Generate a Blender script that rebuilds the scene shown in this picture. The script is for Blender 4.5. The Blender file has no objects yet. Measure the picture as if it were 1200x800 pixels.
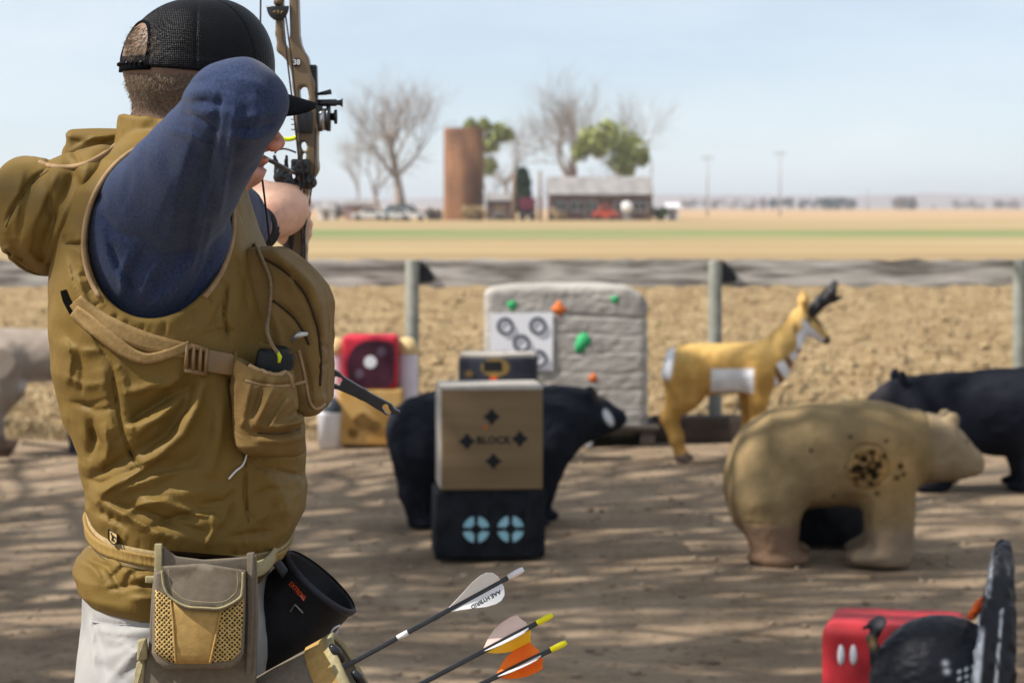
import bpy, bmesh, math, random
import numpy as np
from mathutils import Vector, Matrix

R = math.radians
random.seed(7)
scene = bpy.context.scene
COL = scene.collection

# ------------------------------------------------------------------ camera
FPX = 1200 * 85 / 36.0           # focal length in pixels of the 1200x800 photograph
CAMZ = 1.6                       # eye height
HOR = 243.0                      # horizon row
cd = bpy.data.cameras.new('camera')
cam = bpy.data.objects.new('camera', cd)
COL.objects.link(cam)
cam.location = (0, 0, CAMZ)
cam.rotation_euler = (R(90), 0, 0)
cd.lens = 85; cd.sensor_width = 36
cd.shift_y = -(400 - HOR) / 1200
cd.clip_start = 0.1; cd.clip_end = 20000
cd.dof.use_dof = True
cd.dof.focus_distance = 3.15
cd.dof.aperture_fstop = 9.0
cd.dof.aperture_blades = 9
scene.camera = cam

# ------------------------------------------------------------------ world, sun, exposure
SUN_AZ, SUN_EL = 255.0, 47.0     # degrees clockwise from +Y, elevation
world = bpy.data.worlds.new('World'); scene.world = world
world.use_nodes = True
wn = world.node_tree.nodes; wl = world.node_tree.links
bg = wn['Background']
sky = wn.new('ShaderNodeTexSky'); sky.sky_type = 'NISHITA'; sky.sun_disc = False
sky.sun_elevation = R(SUN_EL); sky.sun_rotation = R(SUN_AZ)
sky.altitude = 1500; sky.air_density = 0.8; sky.dust_density = 1.0; sky.ozone_density = 3.5
# thin high cirrus: whitens the sky a little in soft streaks, all round
tc = wn.new('ShaderNodeTexCoord'); mp = wn.new('ShaderNodeMapping'); mp.inputs['Scale'].default_value = (1.2, 1.2, 5.0)
nz = wn.new('ShaderNodeTexNoise'); nz.inputs['Scale'].default_value = 2.2; nz.inputs['Detail'].default_value = 6; nz.inputs['Roughness'].default_value = 0.55
rp = wn.new('ShaderNodeValToRGB'); rp.color_ramp.elements[0].position = 0.38; rp.color_ramp.elements[1].position = 0.75
rp.color_ramp.elements[0].color = (0.42, 0.42, 0.42, 1); rp.color_ramp.elements[1].color = (0.92, 0.92, 0.92, 1)
mx = wn.new('ShaderNodeMix'); mx.data_type = 'RGBA'
mx.inputs[7].default_value = (7.8, 8.3, 8.6, 1)
wl.new(tc.outputs['Generated'], mp.inputs['Vector']); wl.new(mp.outputs[0], nz.inputs['Vector'])
wl.new(nz.outputs['Fac'], rp.inputs[0]); wl.new(rp.outputs[0], mx.inputs[0])
wl.new(sky.outputs[0], mx.inputs[6]); wl.new(mx.outputs[2], bg.inputs['Color'])
bg.inputs['Strength'].default_value = 0.088

az, el = R(SUN_AZ), R(SUN_EL)
SUNDIR = Vector((math.sin(az) * math.cos(el), math.cos(az) * math.cos(el), math.sin(el)))
sd = bpy.data.lights.new('sun', 'SUN'); sd.energy = 5.0; sd.angle = R(0.5); sd.color = (1.0, 0.95, 0.87)
sun = bpy.data.objects.new('sun', sd); COL.objects.link(sun)
sun.location = (-20, -8, 25)
sun.rotation_euler = (-SUNDIR).to_track_quat('-Z', 'Y').to_euler()

vs = scene.view_settings
scene.display_settings.display_device = 'sRGB'
vs.view_transform = 'Standard'; vs.look = 'None'; vs.exposure = 0.52; vs.gamma = 1.0
vs.use_curve_mapping = False

# ------------------------------------------------------------------ object helpers
WORLD = {}                       # world position of every object's origin
def _link(o, parent=None, origin=(0, 0, 0)):
    COL.objects.link(o)
    if parent is not None:
        o.parent = parent
        WORLD[o] = WORLD[parent].copy()
    else:
        o.location = origin
        WORLD[o] = Vector(origin)
    return o

def thing(name, label, cat, loc, group=None, kind=None):
    o = bpy.data.objects.new(name, None); o.empty_display_size = 0.1
    _link(o, None, loc)
    if label: o['label'] = label
    if cat: o['category'] = cat
    if group: o['group'] = group
    if kind: o['kind'] = kind
    return o

def make(name, geo, mat, parent=None, origin=None, label=None, cat=None, group=None, kind=None, smooth=True, cols=None):
    """geo = (verts, faces) in WORLD metres -> one mesh object"""
    v = np.asarray(geo[0], dtype=np.float64).reshape(-1, 3); f = geo[1]
    if parent is not None:
        org = WORLD[parent]
    elif origin is not None:
        org = Vector(origin)
    else:
        org = Vector(((v[:, 0].min() + v[:, 0].max()) / 2, (v[:, 1].min() + v[:, 1].max()) / 2, v[:, 2].min()))
    v = v - np.array(org)
    me = bpy.data.meshes.new(name)
    if isinstance(f, np.ndarray):
        n = len(f); k = f.shape[1]
        me.vertices.add(len(v)); me.vertices.foreach_set('co', v.astype(np.float32).ravel())
        me.loops.add(n * k); me.loops.foreach_set('vertex_index', f.astype(np.int32).ravel())
        me.polygons.add(n); me.polygons.foreach_set('loop_start', np.arange(0, n * k, k, dtype=np.int32))
        me.polygons.foreach_set('loop_total', np.full(n, k, dtype=np.int32))
        me.update(calc_edges=True)
    else:
        me.from_pydata([tuple(p) for p in v], [], f)
        me.update()
    if smooth:
        me.polygons.foreach_set('use_smooth', np.ones(len(me.polygons), dtype=bool))
    if cols is not None:
        at = me.color_attributes.new('Col', 'FLOAT_COLOR', 'POINT')
        c = np.ones((len(v), 4), dtype=np.float32); c[:, :3] = cols
        at.data.foreach_set('color', c.ravel())
    if mat is not None:
        me.materials.append(mat)
    o = bpy.data.objects.new(name, me)
    _link(o, parent, org)
    if label: o['label'] = label
    if cat: o['category'] = cat
    if group: o['group'] = group
    if kind: o['kind'] = kind
    return o

def sharp(o, ang=40):
    me = o.data
    try:
        me.set_sharp_from_angle(angle=R(ang))
    except Exception:
        pass
    return o

def join(*geos):
    vs_, fs_ = [], []; n = 0
    for v, f in geos:
        v = np.asarray(v, dtype=np.float64).reshape(-1, 3)
        vs_.append(v)
        for q in f: fs_.append([int(i) + n for i in q])
        n += len(v)
    return np.concatenate(vs_), fs_

# ------------------------------------------------------------------ materials
def lin(r, g, b):
    f = lambda c: (c / 255 / 12.92) if c / 255 <= 0.04045 else ((c / 255 + 0.055) / 1.055) ** 2.4
    return (f(r), f(g), f(b))

def mat(name, c1, c2=None, rough=0.8, ns=12.0, bump=0.0, bs=300.0, spec=0.3, metal=0.0, sheen=0.0, stretch=(1, 1, 1),
        attr=False, detail=5.0, bdist=0.002, lo=0.35, hi=0.65, coat=0.0, transm=0.0, bstretch=None):
    m = bpy.data.materials.new(name); m.use_nodes = True
    n = m.node_tree.nodes; l = m.node_tree.links; b = n['Principled BSDF']
    t = n.new('ShaderNodeTexCoord'); mpn = n.new('ShaderNodeMapping'); mpn.inputs['Scale'].default_value = stretch
    l.new(t.outputs['Object'], mpn.inputs[0])
    no = n.new('ShaderNodeTexNoise'); no.inputs['Scale'].default_value = ns; no.inputs['Detail'].default_value = detail
    l.new(mpn.outputs[0], no.inputs['Vector'])
    cr = n.new('ShaderNodeValToRGB'); cr.color_ramp.elements[0].position = lo; cr.color_ramp.elements[1].position = hi
    c2 = c2 or tuple(x * 0.8 for x in c1)
    if attr:
        cr.color_ramp.elements[0].color = (0.92, 0.92, 0.92, 1); cr.color_ramp.elements[1].color = (1.12, 1.12, 1.12, 1)
        a = n.new('ShaderNodeAttribute'); a.attribute_name = 'Col'
        mm = n.new('ShaderNodeMix'); mm.data_type = 'RGBA'; mm.blend_type = 'MULTIPLY'; mm.inputs[0].default_value = 1
        l.new(a.outputs['Color'], mm.inputs[6]); l.new(cr.outputs[0], mm.inputs[7]); l.new(mm.outputs[2], b.inputs['Base Color'])
    else:
        cr.color_ramp.elements[0].color = (*c1, 1); cr.color_ramp.elements[1].color = (*c2, 1)
        l.new(cr.outputs[0], b.inputs['Base Color'])
    l.new(no.outputs['Fac'], cr.inputs[0])
    b.inputs['Roughness'].default_value = rough; b.inputs['Metallic'].default_value = metal
    b.inputs['Specular IOR Level'].default_value = spec
    if sheen: b.inputs['Sheen Weight'].default_value = sheen; b.inputs['Sheen Roughness'].default_value = 0.5
    if coat: b.inputs['Coat Weight'].default_value = coat
    if transm:
        b.inputs['Subsurface Weight'].default_value = transm
        b.inputs['Subsurface Radius'].default_value = (0.012, 0.005, 0.003)
    if bump:
        n2 = n.new('ShaderNodeTexNoise'); n2.inputs['Scale'].default_value = bs; n2.inputs['Detail'].default_value = 4
        if bstretch:
            m2 = n.new('ShaderNodeMapping'); m2.inputs['Scale'].default_value = bstretch
            l.new(t.outputs['Object'], m2.inputs[0]); l.new(m2.outputs[0], n2.inputs['Vector'])
        else:
            l.new(mpn.outputs[0], n2.inputs['Vector'])
        bp = n.new('ShaderNodeBump'); bp.inputs['Strength'].default_value = bump; bp.inputs['Distance'].default_value = bdist
        l.new(n2.outputs['Fac'], bp.inputs['Height']); l.new(bp.outputs[0], b.inputs['Normal'])
    return m

# ------------------------------------------------------------------ plain geometry
def box(c, h):
    x, y, z = c; a, b, d = h
    v = [(x + i * a, y + j * b, z + k * d) for i in (-1, 1) for j in (-1, 1) for k in (-1, 1)]
    f = [(0, 1, 3, 2), (4, 6, 7, 5), (0, 4, 5, 1), (2, 3, 7, 6), (0, 2, 6, 4), (1, 5, 7, 3)]
    return np.array(v), [list(q) for q in f]

def bevbox(c, h, r=0.01, seg=3, rot=None):
    bm = bmesh.new(); bmesh.ops.create_cube(bm, size=2)
    for v in bm.verts: v.co = Vector((v.co.x * h[0], v.co.y * h[1], v.co.z * h[2]))
    bmesh.ops.bevel(bm, geom=list(bm.edges), offset=r, segments=seg, profile=0.6, affect='EDGES')
    if rot is not None: bmesh.ops.rotate(bm, verts=bm.verts, cent=(0, 0, 0), matrix=rot)
    bmesh.ops.translate(bm, verts=bm.verts, vec=c)
    return bm_geo(bm)

def bm_geo(bm):
    bm.verts.index_update()
    v = np.array([tuple(x.co) for x in bm.verts]); f = [[q.index for q in x.verts] for x in bm.faces]
    bm.free(); return v, f

def tube(pts, rad, n=8, closed=False, caps=True, flat=None):
    """swept tube through world points; rad number or list; flat=(a,b) squashes the section"""
    P_ = [Vector(p) for p in pts]; m = len(P_)
    rr = [rad] * m if not hasattr(rad, '__len__') else list(rad)
    T = []
    for i in range(m):
        if closed: t = P_[(i + 1) % m] - P_[i - 1]
        else: t = P_[min(i + 1, m - 1)] - P_[max(i - 1, 0)]
        T.append(t.normalized() if t.length > 1e-9 else Vector((0, 0, 1)))
    up = Vector((0, 0, 1)) if abs(T[0].z) < 0.9 else Vector((0, 1, 0))
    N = (up - T[0] * up.dot(T[0])).normalized()
    V, F = [], []
    for i in range(m):
        N = (N - T[i] * N.dot(T[i]))
        N = N.normalized() if N.length > 1e-6 else T[i].orthogonal().normalized()
        B = T[i].cross(N)
        for k in range(n):
            a = 2 * math.pi * k / n
            fa, fb = flat if flat else (1, 1)
            V.append(P_[i] + (N * math.cos(a) * fa + B * math.sin(a) * fb) * rr[i])
    for i in range(m if closed else m - 1):
        j = (i + 1) % m
        for k in range(n):
            F.append([i * n + k, i * n + (k + 1) % n, j * n + (k + 1) % n, j * n + k])
    if caps and not closed:
        F.append([k for k in range(n)][::-1]); F.append([(m - 1) * n + k for k in range(n)])
    return np.array([tuple(v) for v in V]), F

def lathe(prof, axis_o, axis_d, n=24, cap=False):
    """prof = [(r, h)] along axis"""
    o = Vector(axis_o); d = Vector(axis_d).normalized(); a = d.orthogonal().normalized(); b = d.cross(a)
    V, F = [], []
    for r, h in prof:
        for k in range(n):
            t = 2 * math.pi * k / n
            V.append(tuple(o + d * h + (a * math.cos(t) + b * math.sin(t)) * r))
    for i in range(len(prof) - 1):
        for k in range(n):
            F.append([i * n + k, i * n + (k + 1) % n, (i + 1) * n + (k + 1) % n, (i + 1) * n + k])
    if cap:
        F.append([k for k in range(n)][::-1]); F.append([(len(prof) - 1) * n + k for k in range(n)])
    return np.array(V), F

def smooth_line(pts, n=40, closed=False):
    """Catmull-Rom resampling of any-dimensional points"""
    p = np.array(pts, dtype=np.float64); m = len(p)
    if m == 2:
        t = np.linspace(0, 1, n)[:, None]; return p[0] * (1 - t) + p[1] * t
    out = []
    segs = m if closed else m - 1
    for q in range(n):
        t = q / n * segs if closed else q / (n - 1) * segs
        i = min(int(t), segs - 1); t -= i
        if closed: a, b, c, d = p[(i - 1) % m], p[i % m], p[(i + 1) % m], p[(i + 2) % m]
        else: a, b, c, d = p[max(i - 1, 0)], p[i], p[min(i + 1, m - 1)], p[min(i + 2, m - 1)]
        out.append(0.5 * (2 * b + (c - a) * t + (2 * a - 5 * b + 4 * c - d) * t * t + (3 * b - a - 3 * c + d) * t ** 3))
    return np.array(out)

def text_geo(body, size, org, xd, yd, thick=0.0006, shear=0.0, spacing=1.0, bold=0.0):
    """lettering as a thin solid; org = centre, xd/yd = directions of text"""
    cu = bpy.data.curves.new('lettering_curve', 'FONT'); cu.body = body; cu.size = size; cu.align_x = 'CENTER'; cu.align_y = 'CENTER'
    cu.extrude = thick; cu.shear = shear; cu.space_character = spacing; cu.offset = bold; cu.resolution_u = 3
    ob = bpy.data.objects.new('lettering_tmp', cu); COL.objects.link(ob)
    dg = bpy.context.evaluated_depsgraph_get(); ev = ob.evaluated_get(dg); me = ev.to_mesh()
    xd = Vector(xd).normalized(); yd = Vector(yd).normalized(); zd = xd.cross(yd); org = Vector(org)
    V = [tuple(org + xd * v.co.x + yd * v.co.y + zd * v.co.z) for v in me.vertices]
    F = [list(p.vertices) for p in me.polygons]
    ev.to_mesh_clear(); bpy.data.objects.remove(ob); bpy.data.curves.remove(cu)
    return np.array(V), F

# ------------------------------------------------------------------ pixel frames
def P(px, py, Y):
    return Vector(((px - 600) * Y / FPX, Y, CAMZ - (py - HOR) * Y / FPX))
def gdist(py):
    return CAMZ * FPX / (py - HOR)

class Frame:
    """local photo-unit frame at distance D: u right, v down, w away, all in units of one pixel at that distance"""
    def __init__(self, D):
        self.D = D; self.s = D / FPX
    def w2uv(self, X, Y, Z):
        return 600 + X / self.s, HOR + (CAMZ - Z) / self.s, (Y - self.D) / self.s
    def uv2w(self, p):
        p = np.asarray(p, dtype=np.float64)
        return np.stack([(p[..., 0] - 600) * self.s, self.D + p[..., 2] * self.s, CAMZ - (p[..., 1] - HOR) * self.s], -1)
    def pp(self, px, py, w=0):
        k = 1 + w / FPX
        return np.array([600 + (px - 600) * k, HOR + (py - HOR) * k, w], dtype=np.float64)
    def pt(self, px, py, w=0):
        return Vector(self.uv2w(self.pp(px, py, w)))

# ------------------------------------------------------------------ signed distance toolkit (photo-unit frame)
f32 = np.float32
def s_ell(p, c, r):
    x = (p[0] - c[0]) / r[0]; y = (p[1] - c[1]) / r[1]; z = (p[2] - c[2]) / r[2]
    k0 = np.sqrt(x * x + y * y + z * z) + 1e-6
    k1 = np.sqrt((x / r[0]) ** 2 + (y / r[1]) ** 2 + (z / r[2]) ** 2) + 1e-6
    return k0 * (k0 - 1) / k1
def s_rell(p, c, r, ang):
    """ellipsoid turned by ang degrees in the u-v plane"""
    a = R(ang); x = p[0] - c[0]; y = p[1] - c[1]
    return s_ell((x * math.cos(a) + y * math.sin(a), -x * math.sin(a) + y * math.cos(a), p[2] - c[2]), (0, 0, 0), r)
def s_cap(p, a, b, ra, rb=None):
    rb = ra if rb is None else rb
    a = np.asarray(a, f32); b = np.asarray(b, f32); d = b - a; L = float((d * d).sum()) + 1e-9
    x, y, z = p[0] - a[0], p[1] - a[1], p[2] - a[2]
    h = np.clip((x * d[0] + y * d[1] + z * d[2]) / L, 0, 1)
    return np.sqrt((x - h * d[0]) ** 2 + (y - h * d[1]) ** 2 + (z - h * d[2]) ** 2) - (ra + (rb - ra) * h)
def s_chain(p, pts, rs, k=6):
    d = None
    for i in range(len(pts) - 1):
        q = s_cap(p, pts[i], pts[i + 1], rs[i], rs[i + 1]); d = q if d is None else smin(d, q, k)
    return d
def s_box(p, c, h, r=0):
    x = np.abs(p[0] - c[0]) - h[0] + r; y = np.abs(p[1] - c[1]) - h[1] + r; z = np.abs(p[2] - c[2]) - h[2] + r
    return np.sqrt(np.maximum(x, 0) ** 2 + np.maximum(y, 0) ** 2 + np.maximum(z, 0) ** 2) + np.minimum(np.maximum(x, np.maximum(y, z)), 0) - r
def smin(a, b, k):
    h = np.clip(0.5 + 0.5 * (b - a) / k, 0, 1)
    return b + (a - b) * h - k * h * (1 - h)
def smax(a, b, k):
    return -smin(-a, -b, k)
def s_loftv(p, st, e=2.0):
    """stack of super-ellipses along v; st rows = v, left, right, w centre, w half"""
    st = np.array(st, dtype=np.float64); v = p[1]
    L = np.interp(v, st[:, 0], st[:, 1]); Rr = np.interp(v, st[:, 0], st[:, 2]); cw = np.interp(v, st[:, 0], st[:, 3]); hw = np.interp(v, st[:, 0], st[:, 4])
    a = np.maximum((Rr - L) / 2, 1); c = (L + Rr) / 2; hw = np.maximum(hw, 1)
    q = (np.abs((p[0] - c) / a) ** e + np.abs((p[2] - cw) / hw) ** e + 1e-9) ** (1 / e)
    d = (q - 1) * np.minimum(a, hw)
    ends = np.maximum(st[0, 0] - v, v - st[-1, 0])
    return smax(d, ends, 12)
def s_loftu(p, st, e=2.0):
    """stack along u; rows = u, top, bottom, w centre, w half"""
    return s_loftv((p[1], p[0], p[2]), st, e)
def line_d2(x, y, pl):
    """squared distance in the picture plane to a polyline, position along it, side of it"""
    best = tt = sd = None; n = len(pl) - 1
    for i, ((ax, ay), (bx, by)) in enumerate(zip(pl[:-1], pl[1:])):
        dx, dy = bx - ax, by - ay; L = dx * dx + dy * dy + 1e-9
        h = np.clip(((x - ax) * dx + (y - ay) * dy) / L, 0, 1)
        d = (x - ax - h * dx) ** 2 + (y - ay - h * dy) ** 2; s = dx * (y - ay) - dy * (x - ax) > 0
        if best is None: best, tt, sd = d, h / n, s
        else:
            m = d < best; tt = np.where(m, (i + h) / n, tt); sd = np.where(m, s, sd); best = np.minimum(best, d)
    return best, tt, sd
def folds(p, items, wmax=0.0, fade=60.0):
    """cloth folds and seams on the near side: (polyline in photo units, radius, height); one flank of a fold is steep"""
    k = 1 + p[2] / FPX
    x = 600 + (p[0] - 600) / k; y = HOR + (p[1] - HOR) / k
    g = np.clip((wmax - p[2]) / fade, 0, 1)
    out = np.zeros_like(x)
    for pl, r, amp in items:
        q = np.array(pl); lo = q.min(0) - 2.6 * r; hi = q.max(0) + 2.6 * r
        m = np.flatnonzero((x > lo[0]) & (x < hi[0]) & (y > lo[1]) & (y < hi[1]) & (g > 0))
        if len(m) == 0: continue
        d2, t_, sd = line_d2(x[m], y[m], pl)
        d = np.sqrt(d2); rr = np.where(sd, r * 1.15, r * .42) if r >= 4.5 else r
        prof = np.exp(-(d / rr) ** 2) if r < 4.5 else np.where(sd, np.exp(-(d / rr) ** 2), np.exp(-(d / rr) ** 1.3))
        out[m] += amp * prof * np.sqrt(np.clip(4.4 * t_ * (1 - t_) + .04, 0, 1))
    return out * g
def puckers(pl, n, length, seed, r=2.6, amp=1.6):
    """short gathers across a seam"""
    rr = random.Random(seed); c = smooth_line(pl, n); t = np.gradient(c, axis=0); out = []
    for i in range(n):
        u = t[i] / (np.linalg.norm(t[i]) + 1e-9); nn = np.array((-u[1], u[0])); tilt = rr.uniform(-.5, .5)
        for sg in (-1, 1):
            if rr.random() < .35: continue
            L = length * rr.uniform(.5, 1.3); a = c[i] + nn * sg * 1.5 + u * rr.uniform(-2, 2); b = a + (nn * sg + u * tilt) * L
            out.append(([tuple(a), tuple(b)], r, amp * rr.uniform(-1.2, .9)))
    return out
def _hash(i, j, k):
    h = i.astype(np.uint32) * np.uint32(374761393) + j.astype(np.uint32) * np.uint32(668265263) + k.astype(np.uint32) * np.uint32(1274126177)
    h = (h ^ (h >> np.uint32(13))) * np.uint32(1274126177)
    return ((h ^ (h >> np.uint32(16))) & np.uint32(0xffff)).astype(f32) * f32(1 / 65535.0)
def noise3(x, y, z):
    xi = np.floor(x).astype(np.int32); yi = np.floor(y).astype(np.int32); zi = np.floor(z).astype(np.int32)
    fx = x - xi; fy = y - yi; fz = z - zi
    fx = fx * fx * (3 - 2 * fx); fy = fy * fy * (3 - 2 * fy); fz = fz * fz * (3 - 2 * fz)
    r = 0
    for a in (0, 1):
        for b in (0, 1):
            for c in (0, 1):
                r = r + _hash(xi + a, yi + b, zi + c) * (fx if a else 1 - fx) * (fy if b else 1 - fy) * (fz if c else 1 - fz)
    return r * 2 - 1

def polygonise(fn, frame, lo, hi, h, B=8):
    """narrow-band surface nets of fn(u,v,w)<0 -> world verts, quads.  lo/hi in frame units"""
    lo = np.array(lo, float); hi = np.array(hi, float)
    nb = np.ceil((hi - lo) / (h * B)).astype(int); n = nb * B + 1
    # axes order X(u) Y(w) Z(-v): keep u,w,-v right handed
    ax = [lo[0] + h * np.arange(n[0]), lo[2] + h * np.arange(n[2]), hi[1] - h * np.arange(n[1])]
    n = [n[0], n[2], n[1]]; nb = [nb[0], nb[2], nb[1]]
    cx = [a[B // 2::B][:m] for a, m in zip(ax, nb)]
    gu, gw, gv = np.meshgrid(cx[0], cx[1], cx[2], indexing='ij')
    dc = fn((gu.ravel().astype(f32), gv.ravel().astype(f32), gw.ravel().astype(f32))).reshape(nb)
    act = np.argwhere(np.abs(dc) < h * B * 1.6)
    vals = np.repeat(np.repeat(np.repeat(np.where(dc < 0, -1.0, 1.0).astype(f32) * 99, B, 0), B, 1), B, 2)
    vals = np.pad(vals, ((0, 1), (0, 1), (0, 1)), mode='edge')
    loc = np.arange(B + 1)
    for s0 in range(0, len(act), 1500):
        a = act[s0:s0 + 1500]
        I = (a[:, 0, None] * B + loc[None])[:, :, None, None]; J = (a[:, 1, None] * B + loc[None])[:, None, :, None]; K = (a[:, 2, None] * B + loc[None])[:, None, None, :]
        I, J, K = np.broadcast_arrays(I, J, K); I = I.ravel(); J = J.ravel(); K = K.ravel()
        d = fn((ax[0][I].astype(f32), ax[2][K].astype(f32), ax[1][J].astype(f32)))
        vals[I, J, K] = d
    # close at the box faces
    vals[0] = 99; vals[-1] = 99; vals[:, 0] = 99; vals[:, -1] = 99; vals[:, :, 0] = 99; vals[:, :, -1] = 99
    ins = vals < 0
    s = sum(ins[i:n[0] - 1 + i, j:n[1] - 1 + j, k:n[2] - 1 + k].astype(np.int8) for i in (0, 1) for j in (0, 1) for k in (0, 1))
    cells = np.argwhere((s > 0) & (s < 8))
    idx = np.full([n[0] - 1, n[1] - 1, n[2] - 1], -1, dtype=np.int32)
    idx[cells[:, 0], cells[:, 1], cells[:, 2]] = np.arange(len(cells))
    cor = [(i, j, k) for i in (0, 1) for j in (0, 1) for k in (0, 1)]
    cv = np.stack([vals[cells[:, 0] + i, cells[:, 1] + j, cells[:, 2] + k] for i, j, k in cor], 1)
    pos = np.zeros((len(cells), 3)); cnt = np.zeros(len(cells))
    for a in range(8):
        for b in range(a + 1, 8):
            if sum(abs(cor[a][q] - cor[b][q]) for q in range(3)) != 1: continue
            m = (cv[:, a] < 0) != (cv[:, b] < 0)
            t = cv[m, a] / (cv[m, a] - cv[m, b])
            pa = np.array(cor[a], float); pb = np.array(cor[b], float)
            pos[m] += pa + (pb - pa) * t[:, None]; cnt[m] += 1
    pos = pos / cnt[:, None] + cells
    g = np.stack([ax[0][0] + h * pos[:, 0], ax[2][0] - h * pos[:, 2], ax[1][0] + h * pos[:, 1]], 1)   # u v w
    Q = []
    for axis in range(3):
        o = [q for q in range(3) if q != axis]
        sl0 = [slice(None)] * 3; sl1 = [slice(None)] * 3
        sl0[axis] = slice(0, -1); sl1[axis] = slice(1, None)
        e = ins[tuple(sl0)] != ins[tuple(sl1)]
        E = np.argwhere(e)
        ok = (E[:, o[0]] > 0) & (E[:, o[1]] > 0) & (E[:, o[0]] < n[o[0]] - 1) & (E[:, o[1]] < n[o[1]] - 1)
        E = E[ok]
        fl = ins[E[:, 0], E[:, 1], E[:, 2]]
        def cell(da, db):
            c = E.copy(); c[:, o[0]] += da; c[:, o[1]] += db
            return idx[c[:, 0], c[:, 1], c[:, 2]]
        q = np.stack([cell(-1, -1), cell(0, -1), cell(0, 0), cell(-1, 0)], 1)
        if axis == 1: fl = ~fl
        q[~fl] = q[~fl][:, ::-1]
        Q.append(q)
    Q = np.concatenate(Q); Q = Q[(Q >= 0).all(1)]
    return frame.uv2w(g), Q, g

def sdf_part(name, fn, frame, lo, hi, h, m, parent=None, colfn=None, **kw):
    v, q, g = polygonise(fn, frame, lo, hi, h)
    cols = None if colfn is None else colfn(g[:, 0], g[:, 1], g[:, 2])
    return make(name, (v, q), m, parent, cols=cols, **kw)

def hit(fn, frame, px, py, w0=-520, w1=500, n=500):
    """w of the first surface met by the sight line of a photo point (frame units)"""
    w = np.linspace(w0, w1, n); k = 1 + w / FPX
    d = fn(((600 + (px - 600) * k).astype(f32), (HOR + (py - HOR) * k).astype(f32), w.astype(f32)))
    i = np.argmax(d < 0)
    if d[i] >= 0: return None
    if i == 0: return w[0]
    return w[i - 1] + (w[i] - w[i - 1]) * d[i - 1] / (d[i - 1] - d[i])

def on_surface(fn, frame, pts, lift=0.0, **kw):
    out = []; last = None
    for x, y in pts:
        w = hit(fn, frame, x, y, **kw)
        if w is None: w = last if last is not None else 0.0
        last = w
        out.append(frame.pp(x, y, w - lift))
    return np.array(out)

def strip(fn, frame, pl, width, thick=2.0, n=40, lift=0.5, cross=5, **kw):
    """band of cloth lying on a surface along a traced line; returns world geometry"""
    c = smooth_line(pl, n); wd = np.interp(np.linspace(0, 1, n), np.linspace(0, 1, len(width)), width) if hasattr(width, '__len__') else np.full(n, width)
    t = np.gradient(c, axis=0); t /= np.linalg.norm(t, axis=1)[:, None] + 1e-9; nn = np.stack([-t[:, 1], t[:, 0]], 1)
    top, bot = [], []
    for j in range(cross):
        o = (j / (cross - 1) - 0.5)
        q = c + nn * (o * wd)[:, None]
        s = on_surface(fn, frame, q, 0, **kw)
        top.append(s)
    top = np.array(top)                       # cross, n, 3
    # keep it taut: smooth the depth along the band
    w = top[:, :, 2]
    for _ in range(4):
        w2 = w.copy(); w2[:, 1:-1] = (w[:, :-2] + 2 * w[:, 1:-1] + w[:, 2:]) / 4; w = np.minimum(w2, w + 1.0)
    wa = w - lift - thick
    T = np.stack([600 + (top[:, :, 0] - 600) * (1 + wa / FPX) / (1 + top[:, :, 2] / FPX), HOR + (top[:, :, 1] - HOR) * (1 + wa / FPX) / (1 + top[:, :, 2] / FPX), wa], -1)
    Bm = T.copy(); Bm[:, :, 2] += thick + 3
    m = cross; V = np.concatenate([T.reshape(-1, 3), Bm.reshape(-1, 3)]); F = []
    def id_(l, j, i): return l * m * n + j * n + i
    for i in range(n - 1):
        for j in range(m - 1):
            F.append([id_(0, j, i), id_(0, j, i + 1), id_(0, j + 1, i + 1), id_(0, j + 1, i)])
            F.append([id_(1, j, i), id_(1, j + 1, i), id_(1, j + 1, i + 1), id_(1, j, i + 1)])
        F.append([id_(0, 0, i), id_(1, 0, i), id_(1, 0, i + 1), id_(0, 0, i + 1)])
        F.append([id_(0, m - 1, i), id_(0, m - 1, i + 1), id_(1, m - 1, i + 1), id_(1, m - 1, i)])
    for i in (0, n - 1):
        for j in range(m - 1):
            F.append([id_(0, j, i), id_(0, j + 1, i), id_(1, j + 1, i), id_(1, j, i)])
    return frame.uv2w(V), F

def slab(frame, poly, w, thick, bev=3.0, seg=2, slope=(0, 0, 0, 0)):
    """flat piece cut to a traced outline (photo points), front face at depth w (frame units), with rounded edges.
    slope = (u0, v0, dw/du, dw/dv) tilts the plane"""
    bm = bmesh.new(); vv = []
    for x, y in poly:
        ww = w + (x - slope[0]) * slope[2] + (y - slope[1]) * slope[3]
        vv.append(bm.verts.new(Vector(frame.uv2w(frame.pp(x, y, ww)))))
    f = bm.faces.new(vv)
    ext = bmesh.ops.extrude_face_region(bm, geom=[f])
    nv = [e for e in ext['geom'] if isinstance(e, bmesh.types.BMVert)]
    bmesh.ops.translate(bm, verts=nv, vec=(0, thick * frame.s, 0))
    bmesh.ops.recalc_face_normals(bm, faces=bm.faces)
    if bev:
        ed = [e for e in bm.edges if all(v not in nv for v in e.verts)]
        bmesh.ops.bevel(bm, geom=ed, offset=bev * frame.s, segments=seg, profile=0.5, affect='EDGES')
    return bm_geo(bm)

def rounded(poly, r=4, k=4):
    """round the corners of a 2-D outline"""
    out = []; n = len(poly)
    for i in range(n):
        p0, p1, p2 = map(np.array, (poly[i - 1], poly[i], poly[(i + 1) % n]))
        a = p0 - p1; b = p2 - p1; la = np.linalg.norm(a); lb = np.linalg.norm(b); rr = min(r, la * .45, lb * .45)
        s, e = p1 + a / la * rr, p1 + b / lb * rr
        for q in range(k + 1):
            t = q / k; out.append(tuple((1 - t) ** 2 * s + 2 * t * (1 - t) * p1 + t * t * e))
    return out
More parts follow.
